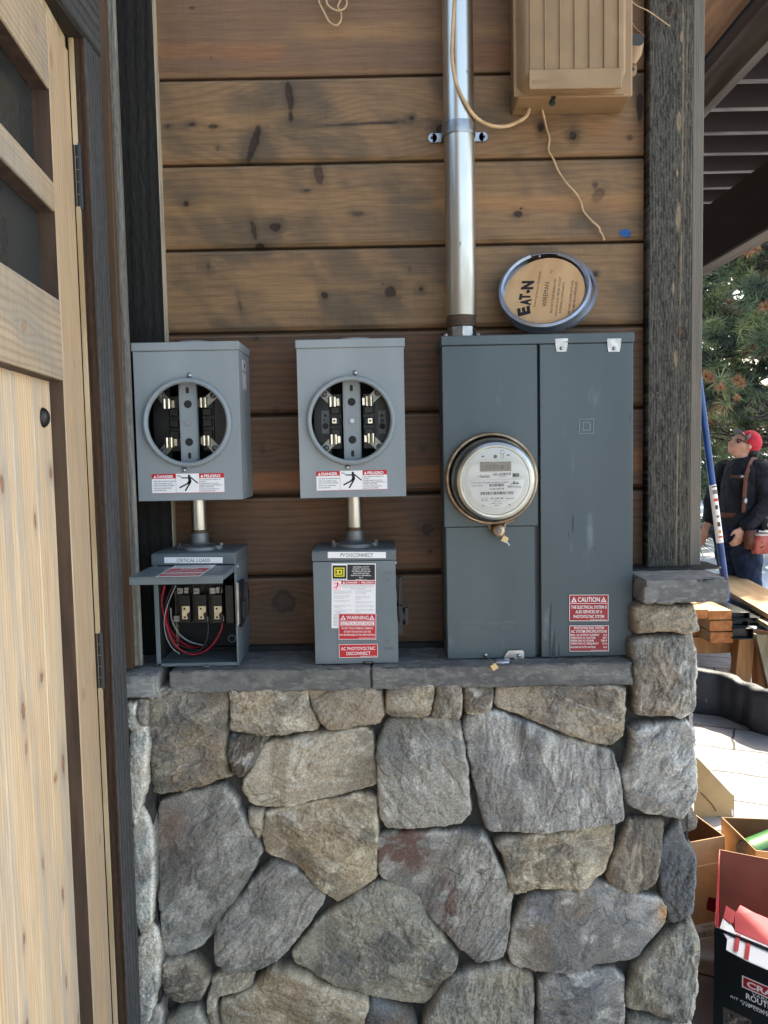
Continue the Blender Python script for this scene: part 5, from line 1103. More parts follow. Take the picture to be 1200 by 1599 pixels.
# lug at the bottom of the clamp ring with barrel lock
lp = P(778.5, 828, YMB-.012)
m = MB(); a = P(765,818,YMB-.012); b = P(787,818,YMB-.012)
m.tube(smooth_path([P(755,816,YMB-.012), P(763,819,YMB-.012), P(766,826,YMB-.012)]), .0028, 8); m.tube(smooth_path([P(803,812,YMB-.012), P(790,817,YMB-.012), P(788,824,YMB-.012)]), .0028, 8)
m.lathe([(.0,.012),(.0040,.012),(.0048,.014),(.0100,.0125),(.0128,.009),(.0130,-.010)], lp, (0,-1,0), 36); m.build('clamp_lug', 'anodised_ring', t, smooth=True, auto=40)
screw(t, lp+Vector((0,-.012,0)), .0040, hexa=True, name='lock_bolt', material='cast_zinc', h=.003)
seal(lp+Vector((.008,-.010,-.006)), P(787,838,YMB-.016), P(788.5,842,YMB-.016), t, 1.1)
m = MB(); m.tube([P(790,845,YMB-.018), P(796,852,YMB-.018)], .0015, 6); m.build('seal_tail', 'seal_wire', t)
# ------------------------------------------------------------------ mast conduit, phone box, wires, loose ring
YC = -0.066; cx = P(720.8, 495, YC).x; zp = P(721, 494, YC).z
t = thing('mast_conduit', (cx, YC, 1.8205), 'tall galvanised steel conduit strapped to the wall above the service panel', 'conduit')
m = MB(); m.cyl((cx,YC,zp), (cx,YC,2.95), .0300, n=64, caps=False); m.build('pipe', mat('mast_steel', lin(206,202,194), 0.31, 1.0, c2=lin(172,166,154), nscale=10, stretch=(1,1,.25), ncon=(.4,.6), rough2=.44, bump=.10, bscale=120, bdist=.0006, c3=lin(120,110,92), n3=90, con3=(.68,.76)), t, smooth=True)
zt_ = P(721, 511, YC).z
m = MB(); prof = []
for i in range(9): prof += [(.0302 if i % 2 else .0291, zt_-zp + (0-(zt_-zp))*i/8)]
m.lathe([(r, zp+h) for r, h in prof], (cx,YC,0), (0,0,1), 48); m.build('thread', 'rusty_thread', t, smooth=False)
m = MB(); m.cyl((cx,YC,1.8206), (cx,YC,zt_), .0285, n=8); m.build('hub', 'zinc_bright', t, bevel=.001)
m = MB(); m.box(cx-.040, cx+.036, YC-.036, YC+.036, 1.8206, 1.8240); hb = m.build('flange', 'zinc_bright', t, bevel=.002)
for sx in (-.034, .030): screw(hb, (cx+sx, YC-.026, 1.8240), .0038, n=(0,0,1), name='bolt', hexa=True, h=.005)
zs1 = P(718, 204, YC).z
m = MB(); m.lathe([(.0303,-.012),(.0318,-.012),(.0325,-.006),(.0322,0),(.0325,.006),(.0318,.012),(.0303,.012)], (cx,YC,zs1), (0,0,1), 64)
ze = P(680,215,-.004).z; ex0, ex1 = P(669,215,-.004).x, P(762,215,-.004).x
m.build('strap_band', 'zinc_bright', t, smooth=True, auto=50)
for sd_i in (0,):
  m = MB(); m.loft([((ex0+.009,-.005,ze),(.009,0,0),(0,0,.0095)), ((ex0+.009,-.0025,ze),(.009,0,0),(0,0,.0095))], 24); m.box(ex0+.009, cx-.029, -.0050, -.0025, ze-.0088, ze+.0088); m.box(cx-.031, cx-.0285, YC+.01, -.0025, ze-.0088, ze+.0088); s_ = m.build('strap', 'zinc_bright', t); screw(s_, (ex0+.008, -.005, ze), .0030, material='black_iron')
m = MB(); m.loft([((ex1-.009,-.005,ze),(.009,0,0),(0,0,.0095)), ((ex1-.009,-.0025,ze),(.009,0,0),(0,0,.0095))], 24); m.box(cx+.029, ex1-.009, -.0050, -.0025, ze-.0088, ze+.0088); m.box(cx+.0285, cx+.031, YC+.01, -.0025, ze-.0088, ze+.0088)
s_ = m.build('strap', 'zinc_bright', t)
for x_ in (ex1-.008,): screw(s_, (x_, -.005, ze), .0030, material='black_iron')

BEI = mat('beige_plastic', lin(152,124,92), 0.5, c2=lin(142,115,84), nscale=18, bump=.12, bscale=700, bdist=.0005)
mat('beige_dark', lin(140,116,86), 0.55)
t = thing('telephone_box', (.40, 0, 2.305), 'beige ribbed plastic junction box mounted at the top right of the timber wall', 'junction box')
bx0, bx1 = P(797,100,0).x, P(989,100,-.085).x; zb_ = P(893, 175, -.012).z; ztp = 2.66
m = MB(); m.box(bx0, bx1, -.085, 0, zb_, ztp); m.build('base', 'beige_plastic', t, bevel=.004, seg=3)
qx0, qx1 = P(823,100,-.140).x, P(978.5,100,-.140).x
m = MB(); m.prism([(qx0-.016,-.0855,zb_+.002),(qx1+.011,-.0855,zb_+.002),(qx1+.011,-.0855,ztp),(qx0-.016,-.0855,ztp)], (0,-.004,0))
secs = []
m2 = []
def rr_(x0_, x1_, z0_, z1_, r, y):
    pts = []
    for (cx_, cz_, a0) in ((x1_-r, z1_-r, 0), (x0_+r, z1_-r, 90), (x0_+r, z0_+r, 180), (x1_-r, z0_+r, 270)):
        for k in range(7): q = RAD(a0+15*k); pts.append((cx_+r*math.cos(q), y, cz_+r*math.sin(q)))
    return pts
rings = [rr_(qx0-.011, qx1+.006, zb_+.006, ztp-.003, .020, -.0895), rr_(qx0-.008, qx1+.004, zb_+.008, ztp-.006, .020, -.110), rr_(qx0-.003, qx1+.0015, zb_+.010, ztp-.008, .018, -.130), rr_(qx0+.001, qx1-.001, zb_+.0125, ztp-.011, .015, -.1365), rr_(qx0+.006, qx1-.006, zb_+.018, ztp-.016, .012, -.1385)]
vs_ = [p for r in rings for p in r]; n_ = len(rings[0])
fs_ = [(j*n_+i, (j+1)*n_+i, (j+1)*n_+(i+1) % n_, j*n_+(i+1) % n_) for j in range(len(rings)-1) for i in range(n_)] + [tuple(range((len(rings)-1)*n_, len(rings)*n_))[::-1]]
m.add(vs_, fs_); cv = m.build('cover', 'beige_plastic', t, smooth=True, auto=60, recalc=True)
m = MB(); yl = P(900, 108, -.143).z
for xr in (829, 852, 875.5, 898.5, 921.7, 945, 967.6):
    xw = P(xr, 60, -.143).x; m.prism([(xw-.0011,-.138,yl),(xw+.0011,-.138,yl),(xw+.0009,-.1435,yl),(xw-.0009,-.1435,yl)], (0,0,ztp-.02-yl))
m.build('rib', 'beige_plastic', cv)
lx0_, lx1_ = P(827,125,-.145).x, P(972,125,-.145).x; lz0 = P(900,137.5,-.145).z
m = MB(); m.box(lx0_, lx1_, -.1450, -.137, lz0, yl+.001); lp_ = m.build('name_plate', 'beige_plastic', cv, bevel=.0015)
kk = 1.595/1290/4.615; o0 = P(770+300/4.615, 590/4.615, -.1452)
m = MB(); m.lathe([(.0032,0),(.0040,.0003),(.0034,.0005)], o0+Vector((.001,0,0)), NY, 24)
for (x, y, w_, h_, s_) in ((328,578,45,7,'LISTED'),(328,592,50,7,'COMMUNICATIONS'),(328,604,45,7,'CIRCUIT'),(385,572,95,6,'OUTDOOR ENCLOSURE'),(385,584,55,6,'TYPE 3R'),(385,596,40,6,'ABS UV'),(294,594,14,9,'UL')):
    m.text(s_, P(770+x/4.615, y/4.615, -.1452), Xv, Z, w_*kk, h_*kk, .01)
m.build('moulded_text', 'beige_dark', cv)
for (ya, yb_) in ((-30,40),(101,142)):
    a = P(791, yb_, -.075); b = P(791, ya, -.075); m = MB(); m.box(bx0-.0035, bx0+.004, -.088, -.060, a.z, b.z); hz = (a.z+b.z)/2
    m.cyl((bx0-.003,-.088,a.z+.002),(bx0-.003,-.088,b.z-.002),.0030,n=12); m.box(bx0-.0015, bx0+.012, -.0925, -.0895, a.z+.003, b.z-.003); m.build('hinge', 'beige_plastic', t, bevel=.0008)
# lug on the right flank
lc = P(1001, 68, -.06); 
m = MB(); m.loft([((bx1+.010,-.062,lc.z),(.0175,0,0),(0,.016,0)), ((bx1+.009,-.062,lc.z-.022),(.0150,0,0),(0,.013,0)), ((bx1+.004,-.062,lc.z-.040),(.008,0,0),(0,.008,0))], 28)
m.build('lug', 'beige_plastic', t, smooth=True, auto=50)
m = MB(); m.loft([((bx1+.010,-.062,lc.z+.0004),(.0155,0,0),(0,.0140,0)), ((bx1+.010,-.062,lc.z+.0008),(.0155,0,0),(0,.0140,0))], 28); m.build('lug_opening', 'black_plastic', t)
m = MB(); m.loft([((bx1+.0105,-.0775,lc.z-.001),(.0125,0,0),(0,-.002,.0100)), ((bx1+.0105,-.0785,lc.z-.001),(.0125,0,0),(0,-.002,.0100))], 24, pw=3); m.build('lug_opening', 'black_plastic', t)
m = MB(); m.loft([((bx1+.004,-.052,lc.z-.046),(.0125,0,0),(0,0,.013)), ((bx1+.004,-.056,lc.z-.046),(.0125,0,0),(0,0,.013))], 24, pw=3); m.cyl((bx1+.008,-.0565,lc.z-.046),(bx1+.008,-.0555,lc.z-.046),.0038,n=18,m=1); m.build('mounting_tab', ['beige_plastic','black_plastic'], t)
a = P(861,169,-.06); m = MB(); m.box(a.x-.004,a.x+.004,-.0856,-.0600,zb_-.0006,zb_+.006); m.box(a.x-.002,a.x+.006,-.070,-.060,zb_-.006,zb_-.0006,m=1); m.build('cable_slot', ['black_plastic', mat('green_plastic', (0.01,.05,.04), .4)], t)

def cable(name, pts, r, mt, label, cat='cable', group=None):
    pp = smooth_path([P(x, y, Y) for (x, y, Y) in pts], 10); m = MB(); m.tube(pp, r, 10); o = m.build(name, mt, None, smooth=True); return tag(o, label, cat, group)
mat('beige_cable', lin(196,166,128), 0.5, c2=lin(176,146,110), nscale=40)
cable('thick_cable', [(716,-60,-.098),(711,-10,-.099),(707,55,-.100),(706.5,92,-.100),(713,130,-.099),(728,162,-.098),(744,183,-.085),(765,195,-.060),(790,197,-.050),(811,189,-.045),(823,180,-.040),(827,168,-.035)], .0036, 'beige_cable', 'thick beige cable looping down in front of the tall steel conduit to the junction box')
cable('thin_cable', [(846,166,-.03),(851,186,-.02),(854,200,-.012),(858.5,216,-.008),(857,234,-.008),(865,249,-.010),(872,266,-.014),(884,284,-.016),(900,302,-.014),(908,317,-.010),(911.5,329,-.010),(924,344,-.012),(935,354,-.012),(938,362,-.012),(941,366,-.012),(944,375,-.014)], .0021, 'beige_cable', 'thin kinked beige wire dangling from the underside of the junction box')
cable('thin_cable', [(980,-30,-.06),(988,2,-.06),(1015,18,-.055),(1046,40,-.045)], .0011, 'beige_cable', 'thin stiff wire poking from the right of the junction box over the corner boards')
cable('thin_cable', [(985,30,-.04),(992,42,-.01),(1002,51,-.006),(1013,60,-.004)], .0010, 'beige_cable', 'very thin wire on the boards between the junction box and the corner boards')
cable('cable_coil', [(494,-30,-.02),(498,0,-.02),(507,20,-.022),(515,34,-.024),(525,39,-.026),(532,33,-.028),(533,20,-.024),(528,10,-.018),(532,0,-.014),(538,-15,-.012),(530,-30,-.010),(515,-15,-.014),(510,0,-.018),(515,10,-.020),(527,16,-.024),(538,13,-.026),(542,4,-.022),(539,-8,-.016),(534,-25,-.010)], .0019, 'beige_cable', 'loose beige cable loops hanging at the very top of the boards')
mat('blue_tape', lin(20,92,160), 0.6, c2=lin(16,76,140), nscale=90)
m = MB(); m.prism([P(968,359.5,.0015-.003), P(976,358.5,-.0035), P(978,357.5,-.003), P(985,360,-.002), P(984.5,369,-.002), P(980,370,-.004), P(968.5,367.5,-.0015)], (0,.0005,0)); tag(m.build('tape_scrap', 'blue_tape', None), 'small scrap of blue tape stuck on the boards beside the corner boards', 'tape')

# ---- loose clamp ring with a cardboard cover
nr = Vector((-.20,-.88,.43)).normalized(); tr_ = Vector((1,0,0)); tr_ = (tr_-nr*tr_.dot(nr)).normalized(); tu = tr_.cross(nr)*-1
if tu.z < 0: tu = -tu
RC = P(851, 455.5, -.062)
t = thing('socket_ring', (RC.x, -.09, 1.8206), 'loose steel socket ring holding a round tan cardboard cover, leaning on top of the panel', 'ring')
mat('ring_steel', lin(176,182,192), 0.34, 0.85, c2=lin(150,156,166), nscale=24, rough2=.45)
Rr = .0905
def arc_band(prof, a0, a1, n, mt, name, parent):
    m = MB(); vs = []; k = len(prof)
    for i in range(n+1):
        q = a0+(a1-a0)*i/n
        for (r, h) in prof: vs.append(RC + tr_*math.cos(q)*r + tu*math.sin(q)*r + nr*h)
    fs = [(i*k+j, (i+1)*k+j, (i+1)*k+(j+1) % k, i*k+(j+1) % k) for i in range(n) for j in range(k)] + [tuple(range(k)), tuple(range(n*k+k-1, n*k-1, -1))]
    m.add(vs, fs); return m.build(name, mt, parent, smooth=True, auto=50, recalc=True)
prof = [(Rr-.0095,.0115),(Rr-.005,.0145),(Rr,.0125),(Rr+.0004,.004),(Rr-.0012,0),(Rr+.0004,-.004),(Rr,-.0125),(Rr-.005,-.0145),(Rr-.0095,-.0115),(Rr-.0085,-.0105),(Rr-.003,-.0105),(Rr-.0022,0),(Rr-.003,.0105),(Rr-.0085,.0105)]
arc_band(prof, RAD(66), RAD(66-322), 120, 'ring_steel', 'band', t)
arc_band([(Rr-.0024,.008),(Rr-.0044,.008),(Rr-.0044,-.008),(Rr-.0024,-.008)], RAD(108), RAD(60), 20, 'zinc_bright', 'latch', t)
screw(t, RC+tr_*math.cos(RAD(92))*(Rr-.006)+tu*math.sin(RAD(92))*(Rr-.006)+nr*.004, .003, n=nr*1)
mat('cardboard', lin(212,174,130), 0.8, c2=lin(200,160,116), nscale=30, stretch=(1,1,.3))
cn = (nr + tr_*-.16 + tu*-.05).normalized(); cr = (tr_-cn*tr_.dot(cn)).normalized(); cu_ = cn.cross(cr); CC = RC - nr*.002 - tr_*.003 - tu*.003
RC0 = RC; RC = RC0 + tr_*.0120 + tu*.0065 - nr*.016
arc_band([(Rr-.006,.006),(Rr-.001,.008),(Rr+.0012,.0),(Rr-.001,-.008),(Rr-.006,-.006),(Rr-.003,0)], RAD(112), RAD(112-185), 60, 'ring_steel', 'outer_lip', t); RC = RC0
m = MB(); m.lathe([(0,.001),(.0812,.001),(.0812,-.001),(0,-.001)], CC, cn, 80); cbd = m.build('cardboard_cover', 'cardboard', t, auto=30)
q5 = lambda x, y: PN(760+(x*.95+48)/6.316, 370+(y*.93+14)/6.316, CC+cn*.0012, cn)
m = MB()
def ct(s_, x0_, y0_, x1_, y1_, h, off=0.0):
    a, b = q5(x0_, y0_), q5(x1_, y1_); r = (b-a); w_ = r.length; r.normalize(); u = cn.cross(r)
    m.text(s_, a, r, u, w_, h*1.62/1290/6.316*1.05, off)
for (s_, x0_, y0_, x1_, y1_) in (('E',400,798,388,712),('A',400,708,412,640),('T',392,650,404,585),('N',424,540,440,448)): ct(s_, x0_, y0_, x1_+ (0), y1_, 112 if s_ in 'EN' else 100, .062)
dc = q5(383, 562); m.add([dc + cr*math.cos(2*math.pi*i/20)*.0040 + cu_*math.sin(2*math.pi*i/20)*.0040 for i in range(20)], [tuple(range(20))])
ct('Powering Business Worldwide', 458,725,520,350, 24, -.004); ct('WIREMAN', 572,722,604,462, 44)
ct('PROTECT OUR MIGRATORY', 634,788,678,420, 22); ct('WILDLIFE AND METER SOCKET', 680,826,728,404, 22); ct('INTERNAL COMPONENTS.', 725,792,768,455, 22)
ct('KEEP THIS COVER IN PLACE', 815,822,856,446, 22, .008); ct('UNTIL METER IS INSTALLED', 856,826,898,456, 22, .008); ct('99', 625,372,640,335, 12)
m.build('lettering', 'black_ink', cbd)
# ------------------------------------------------------------------ background: ground, eave, deck, trees, person
def node_mat(name, fn):
    m = bpy.data.materials.new(name); m.use_nodes = True; fn(m.node_tree, m.node_tree.nodes, m.node_tree.links, m.node_tree.nodes['Principled BSDF']); MATS[name] = m; return m
def pav(t, N, L, b):
    tc = N.new('ShaderNodeTexCoord'); mp = N.new('ShaderNodeMapping'); mp.inputs['Rotation'].default_value = (0,0,RAD(24)); L.new(tc.outputs['Object'], mp.inputs[0])
    nz = N.new('ShaderNodeTexNoise'); nz.inputs['Scale'].default_value = 3.5; nz.inputs['Detail'].default_value = 5; L.new(mp.outputs[0], nz.inputs[0])
    ad = N.new('ShaderNodeMixRGB'); ad.blend_type = 'ADD'; ad.inputs[0].default_value = .07; L.new(mp.outputs[0], ad.inputs[1]); L.new(nz.outputs['Color'], ad.inputs[2])
    br = N.new('ShaderNodeTexBrick'); br.offset = .37; br.squash = 1.3; br.squash_frequency = 3; br.inputs['Scale'].default_value = 1.0; br.inputs['Brick Width'].default_value = .52; br.inputs['Row Height'].default_value = .34
    br.inputs['Mortar Size'].default_value = .007; br.inputs['Mortar Smooth'].default_value = .3; br.inputs['Color1'].default_value = (.36,.335,.32,1); br.inputs['Color2'].default_value = (.25,.25,.275,1); br.inputs['Mortar'].default_value = (.05,.045,.04,1); br.inputs['Bias'].default_value = -.2
    L.new(ad.outputs[0], br.inputs[0])
    n2 = N.new('ShaderNodeTexNoise'); n2.inputs['Scale'].default_value = 9; n2.inputs['Detail'].default_value = 8; L.new(mp.outputs[0], n2.inputs[0])
    mr = N.new('ShaderNodeMapRange'); mr.inputs[1].default_value = .3; mr.inputs[2].default_value = .7; mr.inputs[3].default_value = .72; mr.inputs[4].default_value = 1.2; L.new(n2.outputs[0], mr.inputs[0])
    vm = N.new('ShaderNodeVectorMath'); vm.operation = 'SCALE'; L.new(br.outputs[0], vm.inputs[0]); L.new(mr.outputs[0], vm.inputs['Scale']); L.new(vm.outputs[0], b.inputs['Base Color']); b.inputs['Roughness'].default_value = .85
    bp = N.new('ShaderNodeBump'); bp.inputs['Strength'].default_value = .7; bp.inputs['Distance'].default_value = .01; mx = N.new('ShaderNodeMath'); mx.operation = 'SUBTRACT'; L.new(n2.outputs[0], mx.inputs[0]); L.new(br.outputs['Fac'], mx.inputs[1]); L.new(mx.outputs[0], bp.inputs['Height']); L.new(bp.outputs[0], b.inputs['Normal'])
node_mat('stone_paving', pav)
mat('snow_cover', (.78,.79,.82), .6, c2=(.70,.72,.76), nscale=2.0, bump=.5, bscale=6, bdist=.03, c3=(.22,.17,.12), n3=5, con3=(.66,.72))
m = MB(); m.add([(-12,-14,0),(14,-14,0),(14,5.2,0),(-12,5.2,0)], [(0,1,2,3)]); tag(m.build('paving', 'stone_paving'), kind='structure')
xs_ = np.linspace(-60, 80, 90); ys_ = np.concatenate([np.linspace(4.9, 24, 60), np.linspace(26, 220, 30)]); X_, Y_ = np.meshgrid(xs_, ys_)
H_ = (-.05 + .10*sst(Y_, 5.0, 5.6) + .22*(fbm(X_*.5, Y_*.5, 4, 9)-.3)*sst(Y_, 5.2, 7.5) + .35*sst(Y_, 8, 30) + 4*sst(Y_, 60, 220)*fbm(X_*.02, Y_*.02, 3, 4))
grid_obj('snow_ground', np.stack([X_, Y_, H_], -1), np.ones(X_.shape+(3,))*.75, 'snow_cover'); tag(bpy.data.objects['snow_ground'], kind='structure')
m = MB(); m.add([(-250,-250,-.06),(250,-250,-.06),(250,250,-.06),(-250,250,-.06)], [(0,1,2,3)]); tag(m.build('ground', 'snow_cover'), kind='structure')

# eave soffit, beams, deck
mat('soffit_wood', lin(176,140,112), .7, c2=lin(150,116,92), nscale=6, stretch=(4,.4,1), c3=lin(90,60,46), n3=9, con3=(.68,.74))
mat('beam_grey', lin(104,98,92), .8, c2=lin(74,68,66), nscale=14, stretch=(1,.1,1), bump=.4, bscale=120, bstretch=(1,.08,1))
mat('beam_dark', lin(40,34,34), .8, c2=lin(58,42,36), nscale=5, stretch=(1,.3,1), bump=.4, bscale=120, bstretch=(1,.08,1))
mat('joist_lit_wood', lin(126,122,122), .8, c2=lin(92,88,90), nscale=12, stretch=(.2,1,1))
mat('deck_shade_wood', lin(44,38,38), .85)
t = thing('roof_eave', (0, 1, 3.5), 'pale boarded eave above the corner boards with a grey edge beam', 'eave')
m = MB(); m.box(-3.0, 1.64, -0.75, 7.0, 3.53, 3.60); m.build('soffit', 'soffit_wood', t)
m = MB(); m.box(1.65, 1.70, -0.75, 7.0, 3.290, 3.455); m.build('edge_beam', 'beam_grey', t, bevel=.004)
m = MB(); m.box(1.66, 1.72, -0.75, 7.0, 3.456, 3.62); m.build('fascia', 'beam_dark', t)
t = thing('deck', (2.6, 3, 3.75), 'dark raised timber deck seen from below through its joists', 'deck')
for k in range(-5, 9):
    y = 2.9+.406*k; m = MB(); m.box(1.73, 3.18, y, y+.04, 3.752, 3.99, m=1); m.box(1.73, 3.18, y-.001, y+.041, 3.744, 3.7515, m=0); m.build('joist', ['joist_lit_wood','deck_shade_wood'], t)  # joist bottoms painted as lit, their sides painted as shade
m = MB(); m.box(1.73, 3.20, .8, 6.2, 3.995, 4.03); m.build('decking', 'deck_shade_wood', t)
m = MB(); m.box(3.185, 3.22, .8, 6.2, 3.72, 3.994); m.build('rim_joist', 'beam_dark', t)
t = thing('porch_beam', (1.7, 3, 2.51), 'heavy dark beam crossing under the deck in front of the pine trees', 'beam')
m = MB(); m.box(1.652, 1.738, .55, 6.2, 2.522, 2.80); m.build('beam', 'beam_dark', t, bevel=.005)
m = MB(); m.box(1.650, 1.740, .55, 6.2, 2.507, 2.5215); m.build('lit_underside_strip', 'beam_grey', t, bevel=.002)  # grey strip paints the lighter-lit underside of the dark beam

# pines
for nm, c, c2 in (('needles_light', (.27,.30,.14), (.20,.24,.11)), ('needles_mid', (.13,.17,.09), (.095,.13,.07)), ('needles_dark', (.04,.06,.038), (.025,.042,.028)), ('needles_dead', lin(176,128,92), lin(150,104,72))): mat(nm, c, .6, c2=c2, nscale=4)
mat('bark', (.055,.042,.034), .9, c2=(.028,.022,.02), nscale=12, bump=.8, bscale=40, bdist=.01); mat('dead_twig', (.17,.15,.14), .9)
def pine(x, y, h, r0, seed, label, nb=46, z0=.5, rad=2.0, nn=46, big=1.0, hi=None, dens=1.0):
    R_ = random.Random(seed); t = thing('pine_tree', (x, y, 0), label, 'pine tree', 'pines beyond the house')
    m = MB(); tp = [Vector((x+.08*math.sin(k*1.3+seed), y+.08*math.cos(k*1.7), h*k/10.)) for k in range(11)]; m.tube(tp, [r0*(1-.085*k) for k in range(11)], 12); m.build('trunk', 'bark', t, smooth=True)
    br = MB(); fo = MB(); tw = MB()
    def clump(c, d, s, mi):
        d = d.normalized(); a = d.orthogonal().normalized(); b = d.cross(a)
        for _ in range(int(nn*dens)):
            q = R_.uniform(0, 2*math.pi); e = R_.uniform(-.35, 1.0)
            v = (d*e + (a*math.cos(q)+b*math.sin(q))*math.sqrt(max(0, 1-e*e))*R_.uniform(.6,1)).normalized()
            L_ = s*R_.uniform(.7,1.15); p = c - d*R_.uniform(0, s*.9); wv = v.cross(Vector((R_.uniform(-1,1),R_.uniform(-1,1),R_.uniform(-1,1)))).normalized()*s*.045
            fo.add([p-wv, p+wv, p+v*L_+Vector((0,0,-.12*L_))], [(0,1,2)], mi)
    for k in range(nb):
        zf = (k+.5)/nb; z = z0+(h-z0)*zf; q = R_.uniform(0, 2*math.pi); Lb = rad*(1-zf*.75)*R_.uniform(.7,1.15)
        d = Vector((math.cos(q), math.sin(q), R_.uniform(-.15,.25))); p0 = Vector((x, y, z)); pts = [p0]
        for j in range(1, 6): pts.append(p0 + d*Lb*j/5 + Vector((R_.uniform(-.06,.06), R_.uniform(-.06,.06), -.05*Lb*(j/5)**2 + R_.uniform(-.05,.05))))
        br.tube(pts, [r0*.22*(1-.16*j) for j in range(6)], 6)
        dead = R_.random() < .16
        for j in range(int(7*big)):
            f_ = R_.uniform(.35, 1.0); c = p0 + d*Lb*f_; sd2 = Vector((-d.y, d.x, 0))*R_.choice([-1,1])
            e = c + (sd2*R_.uniform(.1,.45)+d*R_.uniform(0,.35)+Vector((0,0,R_.uniform(-.12,.22))))*.9
            br.tube([c, (c+e)/2+Vector((0,0,.03)), e], [r0*.06,.006,.004], 4)
            mi = R_.choices([0,1,2,3], [.36,.36,.25,.03])[0]
            s = R_.uniform(.15,.23)
            if not dead:
                clump(e, e-c, s, mi)
                for _ in range(2): clump(e+Vector((R_.uniform(-.2,.2),R_.uniform(-.2,.2),R_.uniform(-.15,.15))), e-c, s*.9, mi if R_.random() < .6 else min(2, mi+1))
            else: tw.tube([c, (c+e)/2+Vector((R_.uniform(-.05,.05),0,R_.uniform(-.06,.06))), e], [.008,.005,.002], 4)
    br.build('limb', 'bark', t, smooth=True)
    if tw.v: tw.build('dead_twigs', 'dead_twig', t)
    fo.build('crown', ['needles_light','needles_mid','needles_dark','needles_dead'], t)
    return t
pine(5.35, 8.7, 6.4, .16, 3, 'nearest pine with clumped yellow-green needles and bare twigs, behind the person', nb=84, z0=.6, rad=2.1, nn=56)
pine(3.4, 9.6, 7.0, .15, 8, 'pine partly hidden behind the corner boards, left of the nearest pine', nb=54, z0=.6, rad=1.8)
pine(6.7, 11.6, 8.5, .18, 12, 'taller pine standing right behind the nearest pine', nb=60, z0=.6, rad=2.2)
pine(4.7, 13.2, 9.5, .2, 21, 'farthest pine seen dark through gaps of the nearer ones', nb=60, z0=.5, rad=2.6, nn=34, big=1.3)
pine(7.6, 8.4, 6.3, .17, 33, 'pine at the far right beyond the deck', nb=50, z0=.6, rad=2.0)
pine(2.2, 14.0, 9.0, .2, 44, 'far pine hidden mostly behind the house corner', nb=50, z0=.5, rad=2.6, nn=34, big=1.2)
R_ = random.Random(77); fo = MB(); near = bpy.data.objects['pine_tree']
for (x, y, Yd, s) in ((1125,606,7.6,.11),(1152,594,7.5,.11),(1158,600,7.5,.10),(1104,588,7.7,.13),(1110,592,7.7,.11),(1151,622,7.5,.07),(1196,480,7.6,.12),(1168,395,7.8,.12),(1180,390,7.8,.10)):
    c = P(x, y, Yd)
    for _ in range(120):
        v = Vector((R_.gauss(0,1), R_.gauss(0,1), R_.gauss(0,.8)+.5)).normalized(); L_ = s*R_.uniform(.7,1.2); wv = v.cross(Vector((R_.uniform(-1,1),R_.uniform(-1,1),R_.uniform(-1,1)))).normalized()*.0035; fo.add([c-wv, c+wv, c+v*L_*.85], [(0,1,2)])
fo.build('dead_needles', 'needles_dead', near)
# far wood, one mass
fo = MB(); R_ = random.Random(5)
for k in range(150):
    q = k/150.; cx_ = -14+60*q+R_.uniform(-1,1); cy_ = 20+R_.uniform(0,8); hh_ = R_.uniform(8,13); rd = R_.uniform(1.6,2.6)
    for j in range(150):
        zf = R_.random(); rr2 = rd*(1-zf)*math.sqrt(R_.random())+.1; a_ = R_.uniform(0, 6.283); c = Vector((cx_+rr2*math.cos(a_), cy_+rr2*math.sin(a_), .4+zf*hh_))
        v = Vector((R_.uniform(-1,1),R_.uniform(-1,1),R_.uniform(-.6,.6))).normalized(); w_ = v.cross(Vector((R_.uniform(-1,1),R_.uniform(-1,1),1))).normalized()*.20; fo.add([c-w_, c+w_, c+v*.7], [(0,1,2)], R_.choice([0,1]))
tag(fo.build('far_wood', ['needles_mid','needles_dark']), kind='stuff')
# ------------------------------------------------------------------ person
YP_ = 4.8
def pp(x, y, dy=0.0):       # x,y on the enlarged view of the person (1 unit is about 1 mm there)
    q = P(1080+x/5, 640+y/5, YP_); return Vector((q.x, YP_+dy, q.z))
mm = .001014
SKIN = mat('skin', lin(205,158,136), .5, c2=lin(190,138,118), nscale=20); DEN = mat('dark_jacket_cloth', lin(17,19,27), .9, c2=lin(30,34,44), nscale=10, bump=1.0, bscale=16, bdist=.04)
mat('jean_denim', lin(24,42,74), .85, c2=lin(15,28,52), nscale=14, bump=1.0, bscale=16, bdist=.03); mat('cap_red', lin(196,40,60), .8, c2=lin(176,30,50), nscale=30); mat('cap_grey', lin(96,98,100), .7)
mat('hair_dark', (.02,.017,.015), .7); mat('leather_brown', lin(104,62,48), .65, c2=lin(84,46,36), nscale=30); mat('leather_red', lin(176,84,80), .7, c2=lin(196,116,106), nscale=12, c3=lin(120,50,44), n3=30, con3=(.6,.68)); mat('boot_leather', (.05,.035,.025), .7); mat('patch_white', lin(215,205,200), .6); mat('pouch_black', (.015,.015,.018), .7)
t = thing('person', (pp(380,1000).x, YP_, 0), 'person in a red cap, dark jacket and jeans with a tool belt, looking up', 'person')
def remesh(m, name, mt, parent, vox=.007, sm=4):
    o = m.build(name, mt, parent, smooth=True); md = o.modifiers.new('rm', 'REMESH'); md.mode = 'VOXEL'; md.voxel_size = vox; md.use_smooth_shade = True
    if mt != 'skin':
        tx = bpy.data.textures.new('folds', 'CLOUDS'); tx.noise_scale = .11; tx.noise_depth = 3; dm = o.modifiers.new('folds', 'DISPLACE'); dm.texture = tx; dm.strength = .034; dm.mid_level = .30; dm.texture_coords = 'LOCAL'
    s_ = o.modifiers.new('sm', 'SMOOTH'); s_.iterations = sm; s_.factor = .5; return o
